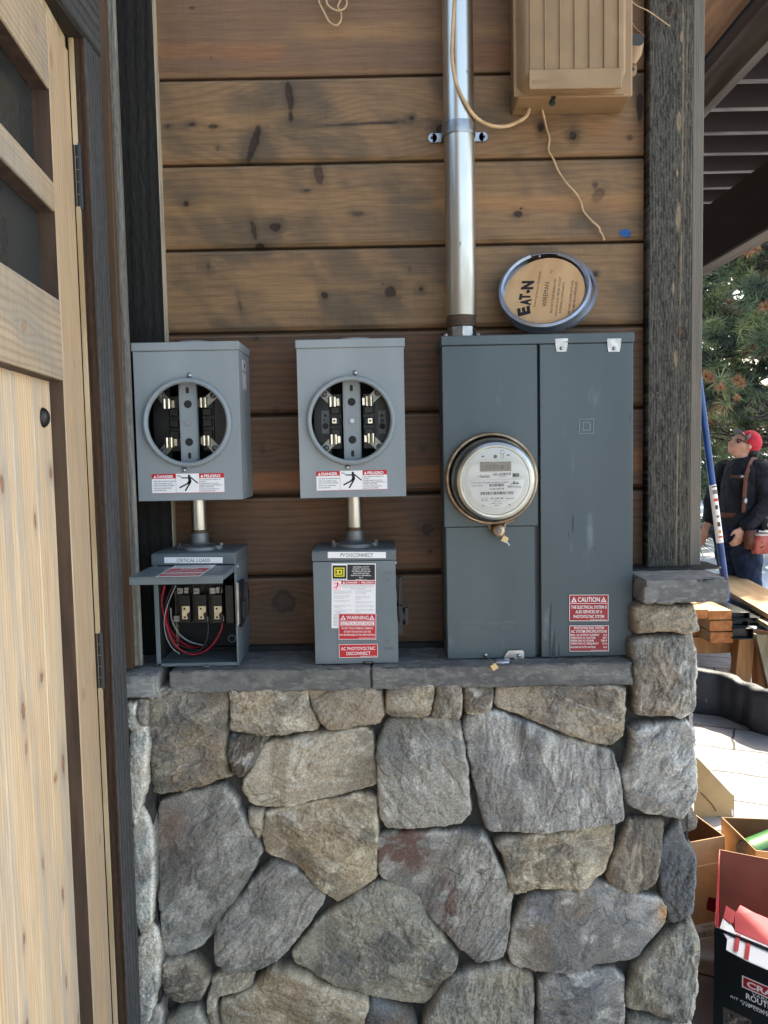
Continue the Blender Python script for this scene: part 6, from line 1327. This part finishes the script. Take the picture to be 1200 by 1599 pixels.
def limb(m, pts, n=16):
    for (a, b) in zip(pts[:-1], pts[1:]):
        pass
    m.tube([p for p, r in pts], [r for p, r in pts], n)
    for p, r in pts: m.sphere(p, r*.99, 12)
zg = 0.06
m = MB()
sc_ = lambda c, a, b: (c, (a*mm,0,0), (0,b*mm,0))
m.loft([sc_(pp(395,400),60,62), sc_(pp(410,430),90,110), sc_(pp(400,520),100,125), sc_(pp(388,650),100,125), sc_(pp(375,760),100,120), sc_(pp(368,880),105,125), sc_(pp(370,960),115,140)], 24)
m.tube([pp(400,420), pp(392,370), pp(385,325)], [.058,.050,.052], 16)                       # neck
m.sphere(pp(405,272), .094, 20, sc=(1.0,.80,1.05)); m.sphere(pp(355,290), .066, 18, sc=(1.0,.88,1.0)); m.sphere(pp(318,315), .030, 14); m.sphere(pp(350,325), .045, 14)   # skull, face, chin
m.tube([pp(330,250,-.0), pp(306,256), pp(288,262)], [.014,.014,.012], 8); m.sphere(pp(298,287), .013, 10); m.sphere(pp(300,299), .012, 10)      # nose, lips
m.sphere(pp(424,285,-.078), .024, 12, sc=(.8,.4,1.2))                                        # ear
# near arm hangs with the hand at the pouch; far arm hidden
limb(m, [(pp(480,450,-.13), .050), (pp(492,600,-.175), .046), (pp(486,735,-.19), .042), (pp(400,830,-.20), .040), (pp(325,895,-.21), .030)])
limb(m, [(pp(322,455,.16), .058), (pp(275,620,.20), .050), (pp(245,760,.20), .042), (pp(205,880,.16), .032), (pp(165,935,.14), .028)])
def hand(m, w, d, side, s):
    d = d.normalized(); a = side.normalized(); n_ = d.cross(a)
    m.loft([(w, a*.030, n_*.016), (w+d*.045, a*.042, n_*.018), (w+d*.090, a*.040, n_*.014)], 14)
    for k, L_ in enumerate((.070,.080,.074,.058)):
        b = w+d*.085+a*(.030-.020*k); m.tube([b, b+d*L_*.5+n_*s*.008, b+d*L_*.85+n_*s*.030, b+d*L_+n_*s*.045], [.0095,.009,.0085,.007], 8)
    b = w+d*.030+a*.036; m.tube([b, b+d*.030+a*.024, b+d*.065+a*.026+n_*s*.01], [.012,.011,.009], 8)
hand(m, pp(318,900,-.21), Vector((-.42,0,-1)), Vector((-1,-.1,.42)), 1)
hand(m, pp(162,940,.14), Vector((-.3,0,-1)), Vector((-1,0,.3)), 1)
# legs
legs = [[(pp(420,960,-.08), .105), (pp(395,1120,-.08), .095), (pp(425,1300,-.08), .072), (pp(445,1400,-.07), .062)], [(pp(330,960,.09), .105), (pp(330,1150,.09), .088), (pp(365,1350,.09), .066)]]
k1 = legs[0][-1][0]; k2 = legs[1][-1][0]
a1 = Vector((k1.x+.10, k1.y, zg+.10)); a2 = Vector((k2.x-.02, k2.y, zg+.10))
legs[0] += [(k1.lerp(a1,.4), .058), (a1, .040)]; legs[1] += [(k2.lerp(a2,.4), .058), (a2, .040)]
for l in legs: limb(m, l)
for a in (a1, a2): m.loft([(a+Vector((.04,0,-.03)), (0,.04,0), (0,0,.04)), (a+Vector((-.08,0,-.06)), (0,.045,0), (0,0,.035)), (a+Vector((-.17,0,-.075)), (0,.04,0), (0,0,.02))], 12)
body = remesh(m, 'body', 'skin', t, .008, 2)
# eyes and brows are small features of the face
m = MB(); m.sphere(pp(340,250,-.062), .010, 10); m.build('eye', 'hair_dark', t, smooth=True)
m = MB()
m.loft([sc_(pp(400,385),66,75), sc_(pp(420,410),112,130), sc_(pp(415,450),132,172), sc_(pp(405,540),142,182), sc_(pp(392,650),142,176), sc_(pp(380,760),140,168), sc_(pp(366,850),142,172), sc_(pp(368,900),138,168)], 28)
m.tube([pp(395,415), pp(388,385)], [.080,.074], 18)
limb(m, [(pp(480,450,-.13), .072), (pp(492,600,-.175), .070), (pp(486,735,-.19), .064), (pp(405,828,-.21), .055), (pp(335,884,-.22), .044)])
limb(m, [(pp(322,458,.16), .072), (pp(275,620,.20), .066), (pp(240,760,.20), .062), (pp(205,870,.16), .048)])
ov = remesh(m, 'jacket', 'dark_jacket_cloth', t, .008, 3)
m = MB(); m.loft([sc_(pp(368,890),138,160), sc_(pp(372,960),138,160), sc_(pp(375,1030),130,150)], 24)
for l in legs: limb(m, [(p, r+.014) for p, r in l[:-1]] + [(l[-1][0]+Vector((0,0,.02)), .060)])
remesh(m, 'jeans', 'jean_denim', t, .009, 3)
for a in (a1, a2):
    m = MB(); m.loft([(a+Vector((.045,0,.02)), (.055,0,.02), (0,.055,0))]*1 + [(a+Vector((.02,0,-.05)), (.075,0,0), (0,.052,0)), (a+Vector((-.05,0,-.075)), (.12,0,0), (0,.055,0)), (a+Vector((-.05,0,-.10)), (.13,0,0), (0,.055,0))], 18); m.build('boot', 'boot_leather', t, smooth=True)
# cap
m = MB(); m.sphere(pp(455,255), .100, 22, sc=(.95,.92,.98)); m.box(0,0,0,0,0,0) if False else None
o_ = m.build('cap', 'cap_red', t, smooth=True)
m = MB(); m.prism([pp(400,212,-.080), pp(402,212,.080), pp(350,146,.062), pp(338,150,-.0), pp(350,146,-.062)], (pp(390,220)-pp(398,205))*.45); cb_ = m.build('cap_brim', 'cap_grey', t, bevel=.004, recalc=True)
m = MB(); m.loft([(pp(385,240), (.012,0,.03), (0,.086,0)), (pp(425,208), (.012,0,.03), (0,.092,0))], 18); m.build('cap_band', 'cap_grey', t, smooth=True)
m = MB(); m.sphere(pp(462,318), .068, 16, sc=(.85,1.05,.95)); m.sphere(pp(478,340,-.02), .045, 12); m.build('hair', 'hair_dark', t, smooth=True)
m = MB(); m.tube([pp(345,232,-.080), pp(418,268,-.086)], .0045, 6); m.tube([pp(334,225,-.066), pp(352,238,-.080), pp(350,258,-.076), pp(330,252,-.066), pp(334,225,-.066)], .0040, 6); m.build('glasses', 'pouch_black', t, smooth=True)
# straps, belt, pouches
m = MB()
def strap(pts, w_=.020): m.tube(smooth_path(pts, 5), w_, 8, flat=.22, side=(1,0,.2))
strap([pp(330,790,-.182), pp(335,680,-.186), pp(340,560,-.192), pp(345,510,-.190), pp(385,430,-.162), pp(440,378,-.100), pp(490,385,-.06)], .018); m.build('suspender', 'leather_brown', t, smooth=True)
m = MB(); m.tube([pp(245,512,-.14), pp(300,520,-.178), pp(350,512,-.192)], .010, 8); m.build('chest_strap', 'leather_brown', t, smooth=True)
m = MB(); m.tube([pp(300,518,-.188), pp(322,514,-.194)], .012, 8); m.sphere(pp(340,700,-.200), .016, 10, sc=(1,.4,1.6)); m.build('buckle', 'zinc_bright', t, smooth=True)
m = MB(); m.lathe([(.158,-.022),(.166,-.020),(.166,.020),(.158,.022)], pp(372,815), (0,0,1), 40); m.build('tool_belt', 'leather_brown', t, smooth=True); t.children[-1].scale = (1,1,1)
m = MB(); m.loft([sc_(pp(352,1060,-.24),36,30), sc_(pp(350,980,-.245),46,44), sc_(pp(358,915,-.24),40,46)], 18, pw=3); m.build('leather_pouch', 'leather_brown', t, smooth=True)
m = MB(); m.loft([sc_(pp(430,1090,-.25),62,40), sc_(pp(444,1040,-.255),80,52), sc_(pp(455,975,-.26),88,60), sc_(pp(460,945,-.26),86,60)], 22, pw=3); m.build('bucket_pouch', 'leather_red', t, smooth=True)
m = MB(); m.loft([sc_(pp(462,952,-.26),92,66), sc_(pp(466,938,-.26),94,68)], 22, pw=3); m.prism([pp(395,922,-.30), pp(540,938,-.30), pp(580,962,-.26), pp(420,946,-.24)], (0,0,.008)); m.build('pouch_rim', 'patch_white', t, smooth=False)
m = MB(); m.loft([sc_(pp(485,915,-.20),46,50), sc_(pp(485,870,-.215),54,55), sc_(pp(480,830,-.20),46,50)], 20, pw=3); bp_ = m.build('belt_pouch', 'pouch_black', t, smooth=True)
m = MB(); c = pp(494,875,-.272); m.cyl(c, c+Vector((0,-.006,0)), .024, n=20); m.cyl(c+Vector((0,-.006,0)), c+Vector((0,-.008,0)), .014, n=16, m=1); m.build('patch', ['patch_white','leather_red'], bp_)
m = MB(); c = pp(452,1140,-.155); m.box(c.x-.012, c.x+.012, c.y-.012, c.y, c.z-.030, c.z+.030); m.build('tool_loop', 'patch_white', t, bevel=.004)

# ------------------------------------------------------------------ pole, lumber, trestle, wrapped kerb
mat('blue_paint', lin(24,74,140), .35, c2=lin(20,60,120), nscale=9)
yb1 = 4.02; b0 = P(1150.5, 1068, yb1); b0.z = 0.0; top = P(1098, 640, yb1-.1)
d = (top-b0); t = thing('blue_pole', b0, 'blue pole with a printed sleeve leaning between the house corner and the person', 'pole')
m = MB(); m.cyl(b0, b0+d*1.25, .0235, n=24); m.build('shaft', 'blue_paint', t, smooth=True, auto=40)
def on(py):    # the point of the pole's axis at height of photo row py
    best = min((abs((lambda v: CY - F*(v-CAM).dot(UV)/(v-CAM).dot(FWD))(b0+d*k/400.)-py), k) for k in range(0, 480)); return b0+d*best[1]/400.
m = MB(); m.cyl(on(847), on(757), .0245, n=24, caps=False); 
R_ = random.Random(4); dd = d.normalized(); sx = dd.cross(Vector((0,1,0))).normalized()
for (py, w_, h_, mi) in ((768,.030,.030,1),(780,.030,.020,2),(792,.020,.030,3),(806,.022,.016,1),(818,.022,.03,3),(830,.020,.02,4),(838,.028,.012,2),(760,.03,.010,3)):
    c = on(py)+Vector((0,-.0252,0)); m.add([c-sx*w_/2-dd*h_/2, c+sx*w_/2-dd*h_/2, c+sx*w_/2+dd*h_/2, c-sx*w_/2+dd*h_/2], [(0,1,2,3)], mi)
m.build('printed_sleeve', ['white_vinyl','grey_ink', mat('print_red', lin(200,70,50), .5), mat('print_dark', lin(70,60,60), .5), mat('print_ochre', lin(200,150,70), .5)], t, smooth=False)

mat('sawn_end', lin(196,128,76), .8, c2=lin(176,104,58), nscale=30, c3=lin(210,160,110), n3=50); mat('fresh_lumber', lin(206,170,126), .75, c2=lin(190,148,104), nscale=12, stretch=(1,.2,1), c3=lin(150,104,66), n3=20, con3=(.66,.74))
YL = 3.40
def beam(name, x0_, x1_, y0_, y1_, length, label, off=0.0, mt=('fresh_lumber','sawn_end'), yaw=0.0, group='boards stacked on the trestle'):
    a = P(x0_, y1_, YL+off); b = P(x1_, y0_, YL+off); m = MB()
    m.box(a.x, b.x, YL+off, YL+off+.004, a.z, b.z, m=1); m.box(a.x, b.x, YL+off+.0041, YL+off+length, a.z, b.z, m=0)
    o = m.build(name, list(mt), None, bevel=.004); return tag(o, label, 'board', group)
ly = [953, 967, 969, 985.5, 988.5, 1004.5]
beam('timber_board', 1070, 1106.7, 952, 966.5, 2.2, 'orange-ended board at the top left of the lumber stack, mostly behind the stone')
beam('timber_board', 1107.2, 1143.5, 953.5, 968, 2.2, 'orange-ended board at the top right of the lumber stack')
beam('timber_board', 1109, 1144.5, 969.5, 986, 2.2, 'orange-ended board in the middle of the lumber stack')
beam('timber_board', 1110, 1146, 987.5, 1004.5, 2.2, 'rounded orange-ended board at the bottom of the lumber stack')
beam('timber_board', 1070, 1099, 968, 996, 2.0, 'dark board set back at the left of the lumber stack', off=.25)
mat('black_channel_metal', (.012,.014,.018), .3, spec=.6)
def channel(x0_, x1_, y0_, y1_, label, off=0.0, flip=False):
    a = P(x0_, y1_, YL+off); b = P(x1_, y0_, YL+off); th = .006; L_ = 2.1; m = MB(); y = YL+off
    m.box(a.x, b.x, y, y+L_, b.z-th, b.z); m.box(a.x, b.x, y, y+L_, a.z, a.z+th); xx_ = b.x if not flip else a.x+th
    m.box(xx_-th, xx_, y, y+L_, a.z+th, b.z-th); m.box(a.x+.01, b.x-.012, y+.05, y+L_, a.z+th+.001, b.z-th-.001)
    return tag(m.build('metal_channel', 'black_channel_metal', None, bevel=.0015), label, 'metal channel', 'black metal channels beside the lumber')
channel(1144, 1172, 956, 967.8, 'black metal channel, topmost beside the orange lumber ends')
channel(1144.5, 1170, 968.5, 979.5, 'black metal channel, second from the top beside the lumber ends')
channel(1147, 1178, 981, 999, 'black metal channel, lowest and sticking out nearest', off=-.05)
channel(1174, 1192, 948, 963, 'black metal channel set back at the right of the others, upper one', off=.35)
channel(1172, 1204, 964, 978, 'black metal channel at the right under the long pale plank', off=.15)
# trestle
mat('trestle_wood', lin(206,150,100), .75, c2=lin(188,128,82), nscale=10, stretch=(3,3,.3), c3=lin(110,66,44), n3=16, con3=(.68,.74))
YT = 3.55; t = thing('trestle', (P(1170,1000,YT).x, YT, 0), 'orange-brown wooden trestle carrying the lumber and metal channels', 'trestle')
def uppost(xa, xb, ya, Y0, name, lean=0.0, w_=.09):
    a = P(xa, ya, Y0); b = P(xb, ya, Y0); m = MB(); m.prism([(a.x+lean,Y0,0),(b.x+lean,Y0,0),(b.x,Y0,a.z),(a.x,Y0,a.z)], (0,w_,0)); return m.build(name, 'trestle_wood', t, bevel=.004, recalc=True)
uppost(1155, 1180, 996, YT-.03, 'leg', -.03); uppost(1180.6, 1196, 996, YT-.01, 'leg', .02)
a = P(1062, 1006, YT); b = P(1260, 1000, YT); m = MB(); m.box(a.x, b.x, YT+.10, YT+.19, a.z-.09, P(1120,1005,YL).z-.002); m.build('crossbar', 'trestle_wood', t, bevel=.004)
a = P(1181, 992, YT-.15); m = MB(); b = P(1225, 992, YT-.15); m.prism([P(1181,991,YT-.12), P(1225,991,YT-.12), P(1260,1100,YT-.12), P(1207,1100,YT-.12)], (0,.05,0)); m.build('brace', mat('weathered_ply', lin(190,176,150), .8, c2=lin(130,118,100), nscale=14, stretch=(1,1,.2)), t, bevel=.003)
for sx in (0.2,):
    m = MB(); m.box(a.x-.1, a.x-.0, YT+1.5, YT+1.59, 0, P(1120,1005,YL).z-.09); m.box(a.x-.8, a.x+.2, YT+1.5, YT+1.59, P(1120,1005,YL).z-.089, P(1120,1005,YL).z-.003); m.build('leg', 'trestle_wood', t)
# long planks lying across at the right
def plank(pa, pb, w_, th, mt, label, name='long_plank'):
    pa, pb = Vector(pa), Vector(pb); d = (pb-pa).normalized(); s_ = d.cross(Z).normalized()*w_; m = MB(); m.frame_box(pa, pb-pa, s_*-1, Vector((0,0,th))); return tag(m.build(name, mt, None, bevel=.003, recalc=True), label, 'plank')
plank(P(1092,903,4.9), P(1262,1004,2.9), .30, .035, 'fresh_lumber', 'long sunlit plank sloping across above the black channels')
plank(P(1180,952,3.6)-Vector((0,0,.08)), P(1260,1004,2.7)-Vector((0,0,.06)), .16, .03, 'weathered_ply', 'weathered plank edge below the long sunlit plank')
# wrapped kerb
mat('rubber_membrane', lin(50,53,60), .62, c2=lin(38,40,46), nscale=6, bump=.6, bscale=14, bdist=.015, c3=lin(110,110,116), n3=14, con3=(.72,.78))
def zpl(x, y, z_): return PZ(x, y, z_)
k0 = zpl(1085, 1116, 0.0); k1_ = zpl(1150, 1131, 0.0); k2_ = zpl(1202, 1152, 0.0)
hts = [.28, .27, .24, .25, .26]
secs = []; base = smooth_path([k0+Vector((-.8,.1,0)), k0, k1_, k2_, k2_+Vector((.5,-.28,0))], 10)
m = MB()
for i, p in enumerate(base):
    d = (base[min(i+1,len(base)-1)]-base[max(i-1,0)]).normalized(); nrm = Vector((-d.y, d.x, 0)); nrm = nrm if nrm.y > 0 else -nrm
    ii = min(i/10., 3.999); hh = hts[int(ii)]*(1-ii%1)+hts[int(ii)+1]*(ii%1); secs.append((p + nrm*.055 + Vector((0,0,hh*.49+.004*math.sin(i*.9))), nrm*(.052+.006*math.sin(i*1.3)), Vector((0,0,hh*.51))))
m.loft(secs, 28, pw=4); o_ = m.build('wrapped_kerb', 'rubber_membrane', None, smooth=True); tag(o_, 'dark grey rubber-wrapped kerb on the paving in front of the blue pole', 'kerb')
m = MB(); q_ = base[22]; m.tube([q_+Vector((-.005,-.006,.01)), q_+Vector((.0,-.004,.10)), q_+Vector((.02,.0,.20)), q_+Vector((.03,.04,.243))], .0035, 6); m.build('seam', 'black_iron', o_, smooth=True)

# ------------------------------------------------------------------ cartons
CB = mat('carton_brown', lin(184,150,114), .8, c2=lin(172,138,103), nscale=20); mat('carton_inside', lin(142,104,72), .85, c2=lin(128,92,62), nscale=20); mat('carton_tan', lin(172,150,112), .8, c2=lin(150,128,92), nscale=5)
m = MB(); yk = 1.72
m.prism([P(1085,1303,yk), P(1147.5,1303,yk), P(1147.5,1243,yk), P(1141,1238,yk), P(1095,1189,yk), P(1085,1180,yk)], (0,.006,0), 0)
m.prism([P(1085,1303,yk)+Vector((0,.007,0)), P(1147.5,1303,yk)+Vector((0,.007,0)), P(1147.5,1303,yk)+Vector((-.15,.35,0)), P(1085,1303,yk)+Vector((-.15,.35,0))], (0,0,.005), 0)
m.add([P(1143,1263,yk-.002), P(1146,1266,yk-.002), P(1146,1277,yk-.002), P(1143,1274,yk-.002)], [(0,3,2,1)], 1)
m.tube([P(1095,1238,yk-.003), P(1105,1248,yk-.003), P(1114,1258,yk-.003), P(1119,1267,yk-.003)], .0022, 6, m=2); m.tube([P(1121,1276,yk-.003), P(1130,1277,yk-.003)], .003, 6, m=2)
tag(m.build('cardboard_sheet', ['carton_tan','white_vinyl','leather_brown'], None), 'stiff tan cardboard sheet with a slanted top standing behind the cartons', 'cardboard')
def carton(name, corners, h, label, outer, inner, th=.004, group=None):
    """corners: four ground points FL, FR, BR, BL"""
    t = thing(name, Vector(corners[0]), label, 'carton', group); cs = [Vector(c) for c in corners]; ce = sum(cs, Vector())/4; walls = []
    for i, nm in enumerate(('front_wall','side_wall_panel','back_wall_panel','side_wall_panel')):
        a, b = cs[i], cs[(i+1) % 4]; d = (b-a).normalized(); n_ = Vector((-d.y, d.x, 0)); 
        if n_.dot(ce-a) < 0: n_ = -n_
        m = MB(); a2_, b2_ = a+d*(th*.5 if i % 2 else 0), b-d*(th*.5 if i % 2 else 0)
        m.prism([a2_, b2_, b2_+Z*h, a2_+Z*h], n_*th*.5, 0); m.prism([a2_+n_*th*.51, b2_+n_*th*.51, b2_+n_*th*.51+Z*h, a2_+n_*th*.51+Z*h], n_*th*.5, 1)
        walls.append(m.build(nm.replace('_panel',''), [outer, inner], t))
    m = MB(); m.prism([c+(ce-c)*.03+Z*.003 for c in cs], Z*.004); m.build('bottom', inner, t)
    return t, walls
A = Vector((1.088,.86,0)); u = Vector((-.956,-.29,0)); v = Vector((-.21,.978,0))
t1, w1 = carton('open_carton', [A+u*.34, A, A+v*.30, A+u*.34+v*.30], .332, 'open brown carton with a white barcode label beside the stone corner', 'carton_brown', 'carton_inside')
n_ = Vector((u.y, -u.x, 0)); n_ = n_ if n_.y < 0 else -n_
a = PN(1083,1482,A,n_); b = PN(1116.5,1477,A,n_); c = PN(1083,1437,A,n_)
rdir = (-u).normalized(); wl = (b-a).dot(rdir); L = Lab(a+Vector((0,0,0)), rdir*wl*1.25, Z*.078, n_, .0012); L.slab(0,.0006); L.text('Master', .32,.80,.70,.13,1); L.text('SHIP UNIT', .32,.70,.62,.06,1); L.bars(.12,.40,.98,.66,20,1,5); L.text('72281', .50,.14,.96,.16,1); L.build('barcode_label', ['white_vinyl','grey_ink'], w1[0])
m = MB(); zt2 = .332-.086; m.prism([A+u*.335+n_*.0008+Z*zt2, A+u*.005+n_*.0008+Z*zt2, A+u*.005+n_*.0008+Z*(zt2+.004), A+u*.335+n_*.0008+Z*(zt2+.004)], n_*.001); m.build('tape', mat('tan_tape', lin(222,190,150), .5), w1[0])
t2, w2 = carton('open_carton', [Vector((1.125,.72,0)), Vector((1.50,.62,0)), Vector((1.52,.90,0)), Vector((1.115,.955,0))], .352, 'open brown carton holding a green and black roll', 'carton_brown', 'carton_inside')
m = MB(); m.box(1.18,1.44,.76,.87,.010,.25); m.cyl((1.20,.79,.251),(1.20,.79,.30),.022,n=16); tag(m.build('black_case', 'black_plastic', None, bevel=.01), 'black case inside the carton that holds the green roll', 'case')
ax_ = Vector((.92,.36,.12)).normalized(); c0_ = P(1169, 1338, .78)
t = thing('tape_roll', c0_ - Vector((0,0,.05)), 'green and black cylinder lying across the open carton at the right edge', 'roll')
mat('green_label', lin(30,104,38), .5, c2=lin(24,88,34), nscale=14); mat('teal_black', (.02,.035,.032), .3); mat('roll_end', lin(150,136,130), .6, c2=lin(110,104,100), nscale=40)
aa = Vector((0,0,1)); aa = (aa-ax_*aa.dot(ax_)).normalized(); bb = ax_.cross(aa)
def half(r, q0, q1, h0, h1, n=20):
    vs = []; 
    for k in range(n+1):
        q = q0+(q1-q0)*k/n; e = aa*math.cos(q)*r+bb*math.sin(q)*r; vs += [c0_+ax_*h0+e, c0_+ax_*h1+e]
    return vs, [(2*k, 2*k+1, 2*k+3, 2*k+2) for k in range(n)]
m = MB(); m.cyl(c0_, c0_+ax_*.16, .050, n=40); m.build('body', 'teal_black', t, smooth=True, auto=40)
m = MB(); v_, f_ = half(.0508, RAD(-75), RAD(48), .004, .15); m.add(v_, f_); m.build('label_band', 'green_label', t, smooth=True)
m = MB(); m.cyl(c0_-ax_*.003, c0_-ax_*.0002, .047, n=40); m.build('end_cap', 'roll_end', t, bevel=.002)
# router carton
FL = Vector((.832,.308,0)); BL = Vector((1.011,.717,0)); FR = FL+Vector((.70,-.714,0))*.42; BR = BL+Vector((.88,-.47,0))*.42
mat('gloss_black_card', (.012,.016,.017), .25, spec=.5, c3=(.05,.055,.06), n3=40, con3=(.72,.78)); mat('red_card', lin(166,22,40), .5, c2=lin(184,46,60), nscale=6); mat('dark_red_card', lin(110,16,26), .5, c2=lin(90,12,22), nscale=12); mat('inside_brown_card', lin(150,104,84), .8, c2=lin(138,94,76), nscale=10)
t3 = thing('tool_carton', FL, 'opened black and red cardboard carton at the bottom right corner, lettered CRAFTSMAN', 'carton')
H3 = .36
def wall3(a, b, nm, outer, inner, cut=0.0):
    d = (b-a).normalized(); n_ = Vector((-d.y, d.x, 0)); ce = (FL+FR+BL+BR)/4
    if n_.dot(ce-a) < 0: n_ = -n_
    m = MB(); m.prism([a, b, b+Z*H3, a+Z*(H3-cut)], n_*.0015, 0); m.prism([a+n_*.0016, b+n_*.0016, b+n_*.0016+Z*H3, a+n_*.0016+Z*(H3-cut)], n_*.0015, 1); return m.build(nm, [outer, inner], t3)
fw = wall3(FL, FR, 'front_wall', 'gloss_black_card', 'inside_brown_card'); wall3(BL, BR, 'back_wall', 'carton_brown', 'inside_brown_card'); wall3(FL+Vector((.003,.006,0)), BL-Vector((.003,.006,0)), 'side_wall', 'dark_red_card', 'red_card'); wall3(FR+Vector((.003,.006,0)), BR-Vector((.003,.006,0)), 'side_wall', 'dark_red_card', 'inside_brown_card')
m = MB(); m.prism([FL+Vector((.01,.01,.003)), FR+Vector((0,.02,.003)), BR+Vector((-.01,-.01,.003)), BL+Vector((.01,-.02,.003))], Z*.004); m.build('bottom', 'inside_brown_card', t3)
d = (FR-FL).normalized(); nf = Vector((d.y, -d.x, 0)); nf = nf if nf.y < 0 else -nf
def ff(x, y): q = PN(1060+x/8.571, 1420+y/8.57, FL+nf*.0005, nf); return q
L0 = Lab(FL+nf*.0004, d*.42, Z*H3, nf, 0)
def fq(x, y): q = ff(x, y)-FL; return q.dot(d)/.42, q.z/H3
def fbox(x0_, y0_, x1_, y1_, mi, l): a = fq(x0_, y0_); b = fq(x1_, y1_); L0.rect(a[0], min(a[1],b[1]), b[0], max(a[1],b[1]), mi, l)
a = fq(850,1042); b = fq(875,895); wlogo = .42
x0_ = a[0]; L0.rect(x0_, a[1], x0_+.50, b[1], 1, 1); L0.rect(x0_+.008, a[1]+.008, x0_+.492, b[1]-.008, 2, 2)
hh_ = (b[1]-a[1]); L0.text('CRAFTSMAN', x0_+.030, a[1]+hh_*.24, x0_+.47, hh_*.50, 1, .035)
a = fq(985,1150); L0.text('VARIABLE SPEED', a[0], a[1], a[0]+.30, .022, 1, .0); a = fq(905,1195); L0.text('ROUTER COMBO', a[0], a[1], a[0]+.36, .042, 1, .02)
a = fq(700,1180); L0.text('KIT COMBINADO DE FRESADORA', a[0], a[1], a[0]+.50, .018, 1, .01); a = fq(850,1275); L0.text('2 HP CON BASES FIJA Y PROFUNDA', a[0], a[1], a[0]+.46, .018, 1, .01)
a = fq(580,1560); b = fq(940,1400); q_ = fq(600,1310); L0.rect(q_[0], q_[1]-.18, q_[0]+.17, q_[1], 3, 1)
R_ = random.Random(9)
for _ in range(16): x_ = q_[0]+R_.uniform(.01,.14); y_ = q_[1]-R_.uniform(.02,.16); L0.rect(x_, y_, x_+R_.uniform(.01,.03), y_+R_.uniform(.01,.03), R_.choice([4,5]), 2)
L0.build('printing', ['gloss_black_card','white_vinyl', mat('logo_red', lin(170,20,36), .4), mat('photo_brown', lin(92,80,74), .5), mat('photo_light', lin(160,148,140), .5), mat('photo_dark', lin(44,36,34), .5)], fw)
# loose packaging inside: red sleeve and white sheet with red stripes
def pz3(x, y, z_): return PZ(1060+x/8.571, 1420+y/8.57, z_)
t = thing('packaging_sleeve', pz3(800,300,.33), 'torn red and white packaging sleeve lying in the black tool carton', 'packaging')
def sheet(name, pts, mt, th=.002):
    m = MB(); pts = [Vector(p) for p in pts]; n_ = (pts[1]-pts[0]).cross(pts[2]-pts[0]).normalized(); n_ = n_ if n_.z > 0 else -n_; m.prism(pts, n_*-th); return m.build(name, mt, t, recalc=True)
sheet('white_panel', [pz3(555,250,.350), pz3(600,110,.345), pz3(700,190,.343), pz3(760,300,.346), pz3(1200,480,.345), pz3(1450,600,.343), pz3(1500,900,.366), pz3(1180,800,.368), pz3(900,680,.368), pz3(640,540,.366), pz3(655,400,.356)], 'white_vinyl')
sheet('red_panel', [pz3(755,60,.335), pz3(830,-55,.325), pz3(1000,40,.320), pz3(1500,250,.315), pz3(1600,650,.343), pz3(1200,488,.347), pz3(760,292,.348)], 'red_card')
sheet('red_flap', [pz3(600,108,.348), pz3(640,-45,.335), pz3(760,30,.335), pz3(740,180,.348), pz3(700,190,.349)], 'red_card')
for (xa, ya, xb, yb_) in ((770,330,740,545),(910,415,880,655)): sheet('stripe', [pz3(xa,ya,.3530), pz3(xa+60,ya+18,.3530), pz3(xb+60,yb_+18,.3705), pz3(xb,yb_,.3705)], 'red_card', .001)
m = MB(); q_ = [P(1104,1413,.62), P(1107,1401,.62), P(1117,1404,.62), P(1124,1406,.62), P(1125.5,1414,.62), P(1124,1427,.62), P(1116,1425,.62), P(1104,1421,.62)]; m.prism(q_, (.002,.002,0)); m.build('torn_flap', 'red_card', t3, recalc=True)
# every top-level object that is not ground, paving or snow is a thing of its own
for _o in bpy.data.objects:
    if _o.parent is None and _o.type in ('MESH', 'EMPTY') and 'kind' not in _o and _o.name != 'timber_door': _o['kind'] = 'thing'
